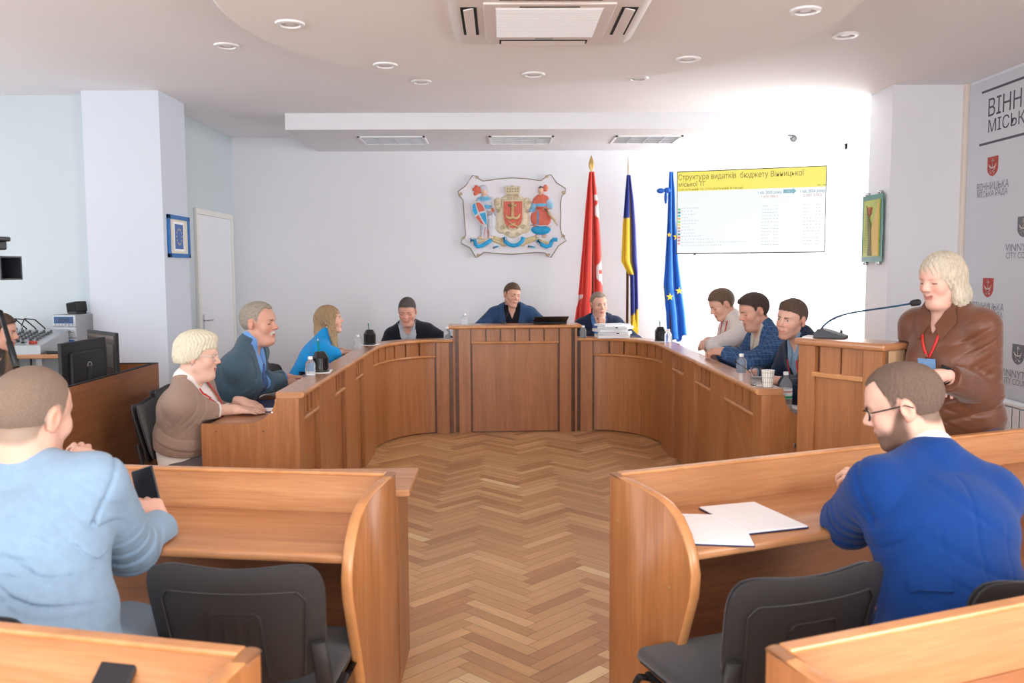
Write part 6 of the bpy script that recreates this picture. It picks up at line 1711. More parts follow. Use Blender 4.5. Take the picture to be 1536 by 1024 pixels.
# phone leaning in the nearest left desk
a = math.radians(-13.5)
t = thing('phone', 'dark smartphone leaning against the screen of the nearest left desk', 'phone', (-0.722, 1.443, 0.7515), a)
Mx = Matrix.Rotation(math.radians(-48), 4, 'X')
bm = BM(); box(bm, (0, 0, 0.076), (0.075, 0.009, 0.152), bev=0.004, seg=3); bmesh.ops.transform(bm, matrix=Mx, verts=bm.verts); obj('case', bm, M['phone_case'], t)
bm = BM(); box(bm, (0, -0.0046, 0.076), (0.069, 0.001, 0.146)); bmesh.ops.transform(bm, matrix=Mx, verts=bm.verts); obj('screen', bm, M['phone_screen'], t)
bm = BM(); box(bm, (0, -0.0054, 0.142), (0.012, 0.0008, 0.004)); bmesh.ops.transform(bm, matrix=Mx, verts=bm.verts); obj('camera_dot', bm, M['dark'], t)
# gooseneck microphone on the lectern
b = at(1246, 505, z=1.205); e = at(1367, 455, y=3.84)
t = thing('gooseneck_microphone', 'long gooseneck microphone on a black wedge base on the lectern top', 'microphone', (b.x, b.y, 1.2), math.radians(-32))
R3 = Matrix.Rotation(math.radians(32), 3, 'Z')
bm = BM(); prism(bm, [(-0.075, 0), (0.075, 0), (0.075, 0.012), (-0.03, 0.045), (-0.055, 0.045), (-0.075, 0.02)], mat_uvw((0, 0.055, 0), (1, 0, 0), (0, 0, 1), (0, -1, 0)), 0.11, bev=0.004); obj('base', bm, M['mic_base'], t)
pt = []
p0 = Vector((b.x-0.045, b.y+0.02, 1.24)); p3 = e; 
for k in range(25):
    s = k/24
    q1 = p0+Vector((0.06, -0.02, 0.10)); q2 = p3+Vector((-0.16, 0.12, -0.045))
    q = p0*(1-s)**3+q1*3*s*(1-s)**2+q2*3*s*s*(1-s)+p3*s**3
    pt.append(R3 @ (q-Vector((b.x, b.y, 1.2))))
bm = BM(); tube(bm, pt, 0.0045, n=8); obj('gooseneck', bm, mk('blue black gooseneck', (44, 88, 122), 0.35, metal=0.4), t)
d = (pt[-1]-pt[-3]).normalized()
bm = BM(); tube(bm, [pt[0]-Vector((0, 0, 0.012)), pt[0]+(pt[1]-pt[0])*1.2], [0.014, 0.007], n=10); obj('socket', bm, M['black'], t)
bm = BM(); tube(bm, [pt[-1]-d*0.01, pt[-1], pt[-1]+d*0.012, pt[-1]+d*0.032, pt[-1]+d*0.040], [0.006, 0.013, 0.015, 0.015, 0.009], n=14); obj('foam_head', bm, M['blackmatte'], t)
t = thing('paper_sheet', 'white sheet lying on the lectern left of the microphone', 'paper', (1.615, 4.43, 1.2), math.radians(-30))
bm = BM(); box(bm, (0, 0, 0.0015), (0.10, 0.15, 0.003)); obj('sheet', bm, M['paper'], t)
# thin desk microphones on the right wing
def desk_mic(label, loc, tip, r=0.0028):
    t = thing('desk_microphone', label, 'microphone', loc, group='thin desk microphones')
    d = Vector(tip)-Vector(loc)
    bm = BM(); lathe(bm, [(0, 0), (0.022, 0), (0.020, 0.012), (0.006, 0.018)], n=18); obj('base', bm, M['black'], t, angle=40)
    bm = BM(); tube(bm, [Vector((0, 0, 0.014)), d*0.5+Vector((0, 0, 0.014)), d], r, n=6); obj('stem', bm, M['black'], t)
    bm = BM(); u_ = d.normalized(); tube(bm, [d-u_*0.005, d+u_*0.018], 0.0052, n=8); obj('tip', bm, M['blackmatte'], t)
desk_mic('thin black desk microphone beside the bottle of the man in the checked jacket', (1.49, 5.06, ZW), tuple(at(1104, 543, y=5.30)))
desk_mic('thin black desk microphone pointing at the man in the central desk', (0.02, 8.44, ZC), tuple(at(762, 470, y=8.60)))

# ================================================================== television
TVC = at(1124, 316.5, y=8.75); tv_rz = -math.atan2(0.49, 1.34)
t = thing('television', 'large flat television showing a budget table with a yellow heading', 'television', TVC, tv_rz)
TW, THh = 1.435, 0.825
bm = BM(); box(bm, (0, 0.022, 0), (TW+0.018, 0.045, THh+0.020), bev=0.006); obj('casing', bm, M['black'], t)
def panel(name, mat, u0, v0, u1, v1, parent, d=0.0):
    """u right, v down, 0..1 over the picture"""
    bm = BM(); box2(bm, (-TW/2+u0*TW, -0.0015-d-0.0006, THh/2-v1*THh), (-TW/2+u1*TW, -0.0015-d, THh/2-v0*THh)); return obj(name, bm, mat, parent)
scr = panel('screen', mk_emit('screen white', (246, 249, 250), 0.95), 0, 0, 1, 1, t, 0)
panel('heading_band', mk_emit('screen yellow', (248, 232, 96), 1.0), 0, 0, 1, 0.235, scr, 0.0008)
E_dark = mk_emit('screen heading ink', (120, 106, 24), 0.8); E_blue = mk_emit('screen blue ink', (92, 152, 172), 0.9); E_faint = mk_emit('screen faint ink', (200, 208, 214), 0.9); E_red = mk_emit('screen pale red ink', (214, 178, 170), 0.9); E_arrow = mk_emit('screen arrow', (120, 178, 196), 0.9)
def stext(s, u, v, size, mat, fit=None, align='LEFT', bold=0.006):
    text('screen_text', s, size, Matrix.Translation((-TW/2+u*TW, -0.0034, THh/2-v*THh)) @ Matrix.Rotation(PI/2, 4, 'X'), mat, scr, fit=fit, align=align, bold=bold)
stext('Структура видатків  бюджету Вінницької', 0.002, 0.095, 0.078, E_dark, fit=0.855*TW, bold=0.001)
stext('міської ТГ', 0.004, 0.178, 0.066, E_dark, fit=0.19*TW)
stext('(загальний та спеціальний фонди)', 0.004, 0.226, 0.036, mk_emit('screen olive ink', (170, 152, 36), 0.85), fit=0.45*TW)
stext('тис. грн', 0.945, 0.222, 0.022, E_dark)
stext('1 кв. 2025 року', 0.552, 0.298, 0.040, E_blue, fit=0.158*TW)
stext('1 кв. 2026 року', 0.832, 0.298, 0.040, E_blue, fit=0.158*TW)
stext('1 676 986,3', 0.575, 0.345, 0.036, E_red, fit=0.11*TW); stext('2 087 578,5', 0.855, 0.345, 0.036, E_red, fit=0.12*TW)
bm = BM(); prism(bm, [(0, 0.012), (0.09, 0.012), (0.09, 0.0), (0.122, 0.03), (0.09, 0.06), (0.09, 0.048), (0, 0.048)], mat_uvw((-TW/2+0.725*TW, -0.0034, THh/2-0.312*THh), (1, 0, 0), (0, 0, 1), (0, 1, 0)), 0.0008); obj('arrow', bm, E_arrow, scr)
stext('124,5%', 0.742, 0.286, 0.024, mk_emit('screen arrow ink', (236, 244, 246), 0.95))
sq = [(110, 206, 128), (24, 140, 160), (40, 190, 196), (232, 196, 84), (160, 226, 90), (238, 226, 96), (236, 156, 112), (170, 150, 204), (40, 150, 160), (224, 110, 84), (196, 140, 130), (232, 170, 170)]
for k, c in enumerate(sq):
    v0 = 0.445+k*0.0385
    panel('row_mark', mk_emit('screen mark %d' % k, c, 0.9), 0.004, v0, 0.022, v0+0.026, scr, 0.0008)
rr = random.Random(5)
for k in range(13):
    v0 = 0.430+k*0.0385
    bm = BM()
    def dashes(u, n, w, bm=bm, v0=v0):
        for q in range(n):
            ww = w*rr.uniform(0.5, 1.2); box2(bm, (-TW/2+u*TW, -0.0030, THh/2-(v0+0.018)*THh), (-TW/2+(u+ww)*TW, -0.0024, THh/2-(v0+0.010)*THh)); u += ww+0.007*rr.uniform(0.6, 1.6)
    dashes(0.03, rr.randint(3, 8 if k < 10 else 26), 0.012); dashes(0.585, rr.randint(3, 5), 0.012); dashes(0.665, 2, 0.012); dashes(0.86, rr.randint(2, 4), 0.012); dashes(0.94, 2, 0.012)
    obj('table_row', bm, E_faint, scr)
bm = BM(); box(bm, (0, -0.002, -THh/2-0.006), (0.03, 0.003, 0.004)); obj('maker_plate', bm, M['grey'], t)
bm = BM(); box(bm, (-TW/2+0.18, 0.01, -THh/2-0.014), (0.02, 0.012, 0.012)); obj('sensor', bm, M['black'], t)
bm = BM(); box(bm, (0, 0.06, 0), (0.40, 0.03, 0.40), bev=0.004)
q = Matrix.Rotation(-tv_rz, 3, 'Z') @ (Vector((TVC.x, YB-0.012, TVC.z))-TVC)
tube(bm, [(0, 0.07, 0), q*0.55+Vector((0.22, 0.0, 0)), q], 0.022, n=8)
obj('wall_bracket', bm, M['black_metal'], t)
bm = BM(); box(bm, (0, 0, 0), (0.22, 0.022, 0.30), rot=Matrix.Rotation(-tv_rz, 3, 'Z')); bmesh.ops.translate(bm, verts=bm.verts, vec=q); obj('wall_plate', bm, M['black_metal'], t)

# ================================================================== flags
def flag_thing(name, label, base, top, rings, mat_fn, gap, extra=None):
    """rings: [(z, x_left, x_right)] of the hanging cloth; folds run down"""
    t = thing(name, label, 'flag', base)
    b = Vector(base)
    bm = BM(); tube(bm, [Vector((0, 0, 0.02)), Vector(top)-b], 0.014, n=10); obj('pole', bm, M['flag_pole'], t)
    bm = BM(); lathe(bm, [(0, 0), (0.16, 0), (0.16, 0.015), (0.05, 0.035), (0.028, 0.10), (0.02, 0.10)], n=28); obj('stand', bm, M['gold'], t, angle=40)
    nu, nv = 84, 110; zt, zb = rings[0][0], rings[-1][0]
    zs = [r[0] for r in rings][::-1]; xl = [r[1] for r in rings][::-1]; xr = [r[2] for r in rings][::-1]
    verts = []; cols = []
    for j in range(nv+1):
        v = j/nv; z = zt+(zb-zt)*v
        a = np.interp(z, zs, xl); c = np.interp(z, zs, xr); w = c-a
        for i in range(nu+1):
            u = i/nu
            s = u*4.5*PI+0.6*math.sin(v*3.0+u*2)+v*0.9
            x = a+w*(u+0.07*math.sin(2*s)*math.sin(PI*u))
            y = -0.045*(0.4+0.6*min(1, w/0.22))*math.cos(s)-0.02
            zz = z+(0.03*math.sin(u*7.0+1)+0.02*math.sin(u*17))*max(0, v-0.8)*5
            verts.append((x-b.x, y, zz-b.z)); cols.append(lin(mat_fn(u, v)))
    faces = [(j*(nu+1)+i, j*(nu+1)+i+1, (j+1)*(nu+1)+i+1, (j+1)*(nu+1)+i) for j in range(nv) for i in range(nu)]
    me = bpy.data.meshes.new('cloth'); me.from_pydata(verts, [], faces)
    ca = me.color_attributes.new('Col', 'FLOAT_COLOR', 'POINT'); ca.data.foreach_set('color', np.array([list(c)+[1] for c in cols], dtype=np.float32).ravel())
    o = link_mesh('cloth', me, M['flagcloth'], t, smooth=True)
    md = o.modifiers.new('thick', 'SOLIDIFY'); md.thickness = 0.003
    return t, o, (lambda u, v: Vector(verts[int(round(v*nv))*(nu+1)+int(round(u*nu))]))
M['flag_pole'] = mk('varnished pole', (104, 66, 42), 0.35)
M['flagcloth'] = mk_attr('satin flag cloth', 0.42, 0.45, sheen=0.2)
FY = 9.42
def ring(px0, px1, py): a = at(px0, py, y=FY); b_ = at(px1, py, y=FY); return (a.z, a.x, b_.x)
def finial_spear(t, top, h):
    bm = BM(); base = top-Vector(t.location)
    lathe(bm, [(0.010, -0.03), (0.022, -0.01), (0.012, 0.0), (0.010, 0.02), (0.030, 0.07), (0.026, 0.11), (0.010, 0.165), (0.0, h)], n=16, c=base)
    for v in bm.verts: v.co.y = base.y+(v.co.y-base.y)*0.35
    obj('finial', bm, M['gold'], t, smooth=True)
def star_pts(R, r=0.42, n=5): return [((R if k % 2 == 0 else R*r)*math.sin(PI*k/n), (R if k % 2 == 0 else R*r)*math.cos(PI*k/n)) for k in range(2*n)]
def red_fn(u, v):
    if u > 0.68 and (0.150 < v < 0.190 or abs(v-0.255) < 0.012+0.14*(u-0.66)): return (232, 224, 222)
    if u > 0.70 and abs(v-0.655) < 0.020+0.22*(u-0.70) and not (u > 0.86 and abs(v-0.655) < 0.012): return (232, 224, 222)
    if u < 0.20 and 0.80 < v < 0.80+0.07*(1-u/0.2)+0.02: return (232, 224, 222)
    return (222, 52, 36)
top = at(887, 259, y=FY)
t, o, S = flag_thing('flag', 'red flag with white crosses hanging from a gold tipped pole', (top.x+0.02, FY, 0), tuple(top), [ring(883, 891, 258), ring(881, 893, 275), ring(878, 897, 305), ring(873, 901, 370), ring(868, 903, 430), ring(861, 905, 486)], red_fn, 0)
finial_spear(t, top, 0.19)
def ua_fn(u, v):
    if v > 0.62: return (240, 206, 40) if v > 0.90-0.06*u else (20, 38, 140)
    if u < 0.60:
        return (18, 44, 150) if v < 0.27 else (240, 206, 40)
    if 0.60 <= u < 0.66: return (206, 170, 90)
    return (20, 38, 140)
top = at(942, 264, y=FY+0.03)
t, o, S = flag_thing('flag', 'blue and yellow flag with gold fringe on a brown pole', (top.x, FY+0.03, 0), tuple(top), [ring(939, 945, 263), ring(936, 950, 300), ring(933, 953, 340), ring(931, 955, 392), ring(938, 956, 405), ring(944.5, 956, 415), ring(945, 957, 470), ring(945, 957, 500)], ua_fn, 0)
o.location.y = -0.03
bm = BM(); b0 = top-Vector(t.location); lathe(bm, [(0.012, -0.02), (0.014, 0.0), (0.004, 0.02), (0.006, 0.08), (0.002, 0.20), (0, 0.21)], n=10, c=b0); obj('finial', bm, M['gold'], t, smooth=True)
bm = BM(); tube(bm, [S(0.63, v)+Vector((0, -0.022, 0)) for v in np.linspace(0.05, 0.62, 24)], 0.008, n=6); obj('fringe', bm, M['gold'], t)
# yellow tail at the foot of the cloth
bm = BM(); q0 = at(950, 468, y=FY-0.06); q1 = at(957, 500, y=FY-0.06); q2 = at(946, 500, y=FY-0.06)
pr_ = [Vector((p.x-t.location.x, -0.13, p.z)) for p in (q0, q1, q2)]
vs = [bm.verts.new(p) for p in pr_]+[bm.verts.new(p+Vector((0, 0.008, 0))) for p in pr_]
bm.faces.new(vs[:3]); bm.faces.new(vs[3:][::-1])
for k in range(3): bm.faces.new((vs[k], vs[(k+1) % 3], vs[3+(k+1) % 3], vs[3+k]))
obj('cloth_tail', bm, mk('yellow satin', (240, 206, 50), 0.45), t)
top = at(1006, 262, y=FY)
t, o, S = flag_thing('flag', 'bright blue flag with yellow stars partly behind the television', (top.x+0.03, FY, 0), tuple(top+Vector((0, 0.02, 0.0))), [ring(1003, 1009, 258), ring(1001, 1012, 290), ring(1000, 1013, 330), ring(997, 1017, 390), ring(994, 1022, 430), ring(998, 1027, 470), ring(999, 1030, 507)], lambda u, v: (238, 200, 60) if (u < 0.07 and 0.68 < v < 0.78) else (14, 116, 222), 0)
M['fs'] = mk('flag star yellow', (244, 206, 70), 0.5)
for px, py, r_ in ((1005, 445, 6.0), (1019, 436, 6.0), (1015, 355, 6.0), (1004, 352, 4.0)):
    p = at(px, py, y=FY-0.085); bm = BM(); R_ = r_*FY/FPX
    prism(bm, star_pts(R_), mat_uvw(p-Vector(t.location), (math.cos(.2), math.sin(.2)*0.3, 0), (0, 0, 1), (0, 1, 0)), 0.004)
    obj('star', bm, M['fs'], t)
bm = BM(); q = at(996, 286, y=FY-0.05)-Vector(t.location)
for dx, dz, sx, sz in ((-0.035, 0.0, 0.045, 0.028), (0.035, 0.005, 0.04, 0.03), (0.02, -0.07, 0.018, 0.07)):
    bmesh.ops.create_uvsphere(bm, u_segments=14, v_segments=10, radius=1, matrix=Matrix.Translation(q+Vector((dx, 0, dz))) @ Matrix.Diagonal((sx, 0.02, sz, 1)))
obj('bow', bm, mk('blue satin bow', (16, 84, 178), 0.4), t, smooth=True)

# ================================================================== wall pictures, plaque, camera, radiator, banner
def on_x(name, label, cat, x, sgn, y0, y1, z0, z1):
    """a flat thing on a wall x = const; local u runs along +right of the viewer, v up"""
    t = thing(name, label, cat, (x, (y0+y1)/2, z0)); return t
# EU picture on the column side (faces +x)
p0 = at(250, 321, x=-2.775); p1 = at(285, 387, x=-2.775)
yA, yB, zA, zB = 7.29, 7.775, p1.z, p0.z
t = thing('framed_picture', 'blue framed picture of a circle of stars on the left column', 'picture', (-2.775, (yA+yB)/2, (zA+zB)/2))
w, h = yB-yA, zB-zA; f = 0.035
bm = BM()
for lo, hi in (((0, -w/2, -h/2), (0.022, w/2, -h/2+f)), ((0, -w/2, h/2-f), (0.022, w/2, h/2)), ((0, -w/2, -h/2), (0.022, -w/2+f, h/2)), ((0, w/2-f, -h/2), (0.022, w/2, h/2))): box2(bm, lo, hi, bev=0.003)
obj('frame', bm, mk('blue frame', (22, 104, 176), 0.4), t)
bm = BM(); box2(bm, (0.0, -w/2+f*.8, -h/2+f*.8), (0.010, w/2-f*.8, h/2-f*.8)); mt = obj('mount', bm, mk('cream mount', (226, 220, 204), 0.7), t)
bm = BM(); box2(bm, (0.010, -0.115, -0.125), (0.0115, 0.115, 0.125)); obj('inner_mount', bm, M['paper'], mt)
bm = BM(); box2(bm, (0.0115, -0.095, -0.105), (0.013, 0.095, 0.105)); pi_ = obj('print', bm, mk('print blue', (78, 112, 176), 0.6), mt)
bm = BM()
for k in range(12):
    a = 2*PI*k/12; prism(bm, star_pts(0.011), mat_uvw((0.013, 0.060*math.sin(a), 0.066*math.cos(a)), (0, 1, 0), (0, 0, 1), (1, 0, 0)), 0.001)
obj('star_ring', bm, mk('print yellow', (232, 206, 110), 0.6), mt)

# green glass plaque on the pillar (faces -x)
t = thing('plaque', 'green glass plaque with gold relief on the right pillar', 'plaque', (3.165, 7.335, 1.885))
w, h = 0.40, 0.565
bm = BM(); box2(bm, (-0.030, -w/2, -h/2), (-0.022, w/2, h/2), bev=0.002); obj('glass_back', bm, mk('green glass', (24, 112, 92), 0.12, spec=0.6, coat=0.4), t)
bm = BM(); box2(bm, (-0.036, -w/2+0.045, -h/2+0.045), (-0.030, w/2-0.045, h/2-0.045)); ip = obj('inner_plate', bm, mk('lime plate', (176, 186, 84), 0.25, var=0.15, vscale=5), t)
bm = BM(); prism(bm, [(-0.145, 0.23), (-0.145, -0.23), (0.06, -0.23), (0.03, -0.10), (-0.02, 0.02)], mat_uvw((-0.036, 0, 0), (0, -1, 0), (0, 0, 1), (-1, 0, 0)), 0.004)
for v in bm.verts: v.co.y = -v.co.y
obj('gold_sheet', bm, mk('gold sheet', (212, 176, 92), 0.3, metal=0.3), ip)
bm = BM(); prism(bm, [(-0.05, -0.23), (-0.02, 0.02), (0.07, 0.20), (0.04, 0.02), (0.02, -0.10), (0.035, -0.23)], mat_uvw((-0.040, 0.02, 0), (0, 1, 0), (0, 0, 1), (-1, 0, 0)), 0.003); obj('dark_relief', bm, mk('bronze relief', (112, 104, 54), 0.4), ip)
bm = BM()
for dx, dz, r in ((0, 0.15, 0.032), (-0.03, 0.165, 0.016), (0.03, 0.165, 0.016), (0, 0.115, 0.014), (0.025, 0.13, 0.012), (-0.025, 0.13, 0.012)):
    bmesh.ops.create_uvsphere(bm, u_segments=12, v_segments=8, radius=r, matrix=Matrix.Translation((-0.038, dx+0.03, dz)) @ Matrix.Diagonal((0.25, 1, 1, 1)))
obj('emblem', bm, mk('copper emblem', (170, 98, 62), 0.4, metal=0.3), ip, smooth=True)
bm = BM()
for k in range(17): box2(bm, (-0.0372, 0.06-0.0, -0.20+k*0.020), (-0.036, 0.06+0.075-0.003*(k % 4), -0.196+k*0.020))
obj('engraved_lines', bm, mk('engraving', (112, 128, 52), 0.5), ip)
for a, b in ((-1, -1), (-1, 1), (1, -1), (1, 1)):
    bm = BM(); lathe(bm, [(0.013, 0.0), (0.013, -0.034), (0.009, -0.042), (0, -0.043)], n=14, c=(0, a*(w/2-0.07), b*(h/2+0.012)), axis='x')
    obj('mount_pin', bm, M['chrome'], t)
    bm = BM(); box(bm, (-0.026, a*(w/2-0.07), b*(h/2+0.002)), (0.006, 0.03, 0.03), bev=0.002); obj('clip', bm, M['chrome'], t)

# security camera
p = at(1188, 203, y=YB-0.10)
t = thing('security_camera', 'small white security camera with black lens high on the back wall', 'security camera', (p.x, YB, p.z))
bm = BM(); lathe(bm, [(0, -0.02), (0.045, -0.018), (0.05, 0.0)], n=18, c=(0, 0, 0.035), axis='y'); tube(bm, [(0, -0.015, 0.035), (0, -0.07, 0.02)], 0.012, n=8); obj('bracket', bm, M['white'], t)
bm = BM(); a_, b_ = Vector((0, -0.04, 0.02)), Vector((0, -0.16, -0.045)); d = (b_-a_).normalized(); tube(bm, [a_, b_], 0.036, n=20); obj('housing', bm, M['white'], t)
bm = BM(); tube(bm, [b_-d*0.02, b_+d*0.004], 0.0372, n=20); ln = obj('lens_ring', bm, M['black'], t)
bm = BM(); tube(bm, [b_+d*0.004, b_+d*0.006], 0.020, n=16); obj('lens', bm, M['phone_screen'], ln)

# radiator
t = thing('radiator', 'white finned radiator under the grey banner on the right wall', 'radiator', (3.69, 5.2, 0.06))
n = 28
bm = BM(); box2(bm, (-0.05, -1.25, 0.50), (0.05, 1.25, 0.518), bev=0.004)
for k in range(64): box2(bm, (-0.045, -1.23+k*0.0385, 0.505), (0.045, -1.224+k*0.0385, 0.524))
obj('top_grille', bm, M['white'], t)
for k in range(n):
    y = -1.20+k*2.40/(n-1)
    bm = BM(); box2(bm, (-0.045, y-0.036, 0.0), (-0.038, y+0.036, 0.49), bev=0.003); box2(bm, (-0.038, y-0.004, 0.0), (0.040, y+0.004, 0.49)); 
    for z in (0.06, 0.17, 0.28, 0.39): box2(bm, (-0.036, y-0.030, z), (0.03, y+0.030, z+0.012))
    obj('fin', bm, M['white'], t)
bm = BM()
for z in (0.05, 0.45): tube(bm, [(0.01, -1.25, z), (0.01, 1.30, z)], 0.013, n=10)
obj('pipe', bm, M['white'], t)
for y in (-1.0, 1.0):
    bm = BM(); box2(bm, (-0.02, y-0.02, -0.06), (0.02, y+0.02, 0.02)); obj('foot', bm, M['white'], t)

# grey press banner along the right wall
XB = 3.762
t = thing('press_banner', 'pale grey wall banner with city council lettering and shield emblems', 'banner', (3.775, 4.9, 0.60))
O = Vector(t.location)
bm = BM(); box2(bm, (XB, 2.75, 0.58), (3.7745, 7.03, 2.995)); bmesh.ops.translate(bm, verts=bm.verts, vec=-O); obj('board', bm, mk('banner grey', (206, 208, 214), 0.55, var=0.01), t)
M['b_dark'] = mk('banner dark ink', (78, 78, 88), 0.5); M['b_mid'] = mk('banner grey ink', (118, 120, 132), 0.5); M['b_red'] = mk('banner red', (176, 66, 56), 0.5); M['b_shield'] = mk('banner grey shield', (104, 106, 116), 0.5); M['b_pale'] = mk('banner pale ink', (222, 210, 208), 0.5)
def wtext(s, y, z, capb, width, mat, par=t):
    """y = where the line starts (it runs towards smaller y), capb = capital height"""
    size = capb/0.72
    text('lettering', s, size, Matrix.Translation(Vector((XB-0.0012, y, z))-O) @ mat_uvw((0, 0, 0), (0, -1, 0), (0, 0, 1), (-1, 0, 0)), mat, par, fit=width)
def wline(y0, y1, z, th, mat):
    bm = BM(); box2(bm, (XB-0.0015, y1, z-th/2), (XB, y0, z+th/2)); bmesh.ops.translate(bm, verts=bm.verts, vec=-O); obj('rule_line', bm, mat, t)
wline(6.85, 5.10, 2.908, 0.018, M['b_dark']); wline(6.86, 5.10, 2.506, 0.018, M['b_dark'])
wtext('ВІННИЦЬКА', 6.765, 2.706, 0.135, 1.06, M['b_dark']); wtext('МІСЬКА РАДА', 6.755, 2.585, 0.095, 1.02, M['b_dark'])
def shield(y, z, w, h, m1, m2):
    bm = BM(); pts = [(-w/2, h/2), (w/2, h/2), (w/2, -h*0.12), (w*0.42, -h*0.28), (w*0.25, -h*0.42), (0, -h/2), (-w*0.25, -h*0.42), (-w*0.42, -h*0.28), (-w/2, -h*0.12)]
    Mx = mat_uvw(Vector((XB, y, z))-O, (0, -1, 0), (0, 0, 1), (-1, 0, 0)); prism(bm, pts, Mx, 0.0015); s = obj('shield', bm, m1, t)
    bm = BM(); o2 = mat_uvw(Vector((XB-0.0016, y, z))-O, (0, -1, 0), (0, 0, 1), (-1, 0, 0))
    def bar(a, b, r): tube(bm, [o2 @ Vector((a[0]*w, a[1]*h, 0)), o2 @ Vector((b[0]*w, b[1]*h, 0))], r*w, n=6)
    bar((0, .40), (0, -.06), .035); bar((-.12, .28), (.12, .28), .03)
    arc = [o2 @ Vector((0.27*w*math.cos(a), 0.02*h-0.13*h*math.sin(a)+0.04*h, 0)) for a in [PI*k/10 for k in range(11)]]; tube(bm, arc, 0.035*w, n=6)
    bar((-.27, .06), (-.34, .12), .03); bar((.27, .06), (.34, .12), .03)
    bar((-.24, -.10), (.18, -.33), .03); bar((.24, -.10), (-.18, -.33), .03); bar((.10, -.34), (.20, -.26), .03); bar((-.10, -.34), (-.20, -.26), .03)
    obj('emblem', bm, m2, s)
# the repeat: red emblem columns and grey emblem columns half a step apart
dy, dz = 0.965, 0.925
for i in range(4):
    for (yo, z0, m1, a, b, sw_, sh_) in ((6.66-i*dy, 2.32, M['b_red'], 'ВІННИЦЬКА', 'МІСЬКА РАДА', 0.145, 0.15), (6.235-i*dy, 1.842, M['b_shield'], 'VINNYTSIA', 'CITY COUNCIL', 0.145, 0.15)):
        for k in range(3):
            z = z0-k*dz
            if z < 0.70 or yo < 2.95: continue
            if i > 0 and z > 2.2 and yo > 4.9: continue
            shield(yo, z, sw_, sh_, m1, M['b_pale'])
            if z-0.18 > 0.62: wtext(a, yo+0.215, z-0.172, 0.056, 0.43, M['b_mid'])
            if z-0.23 > 0.60: wtext(b, yo+0.205, z-0.225, 0.046, 0.41, M['b_mid'])

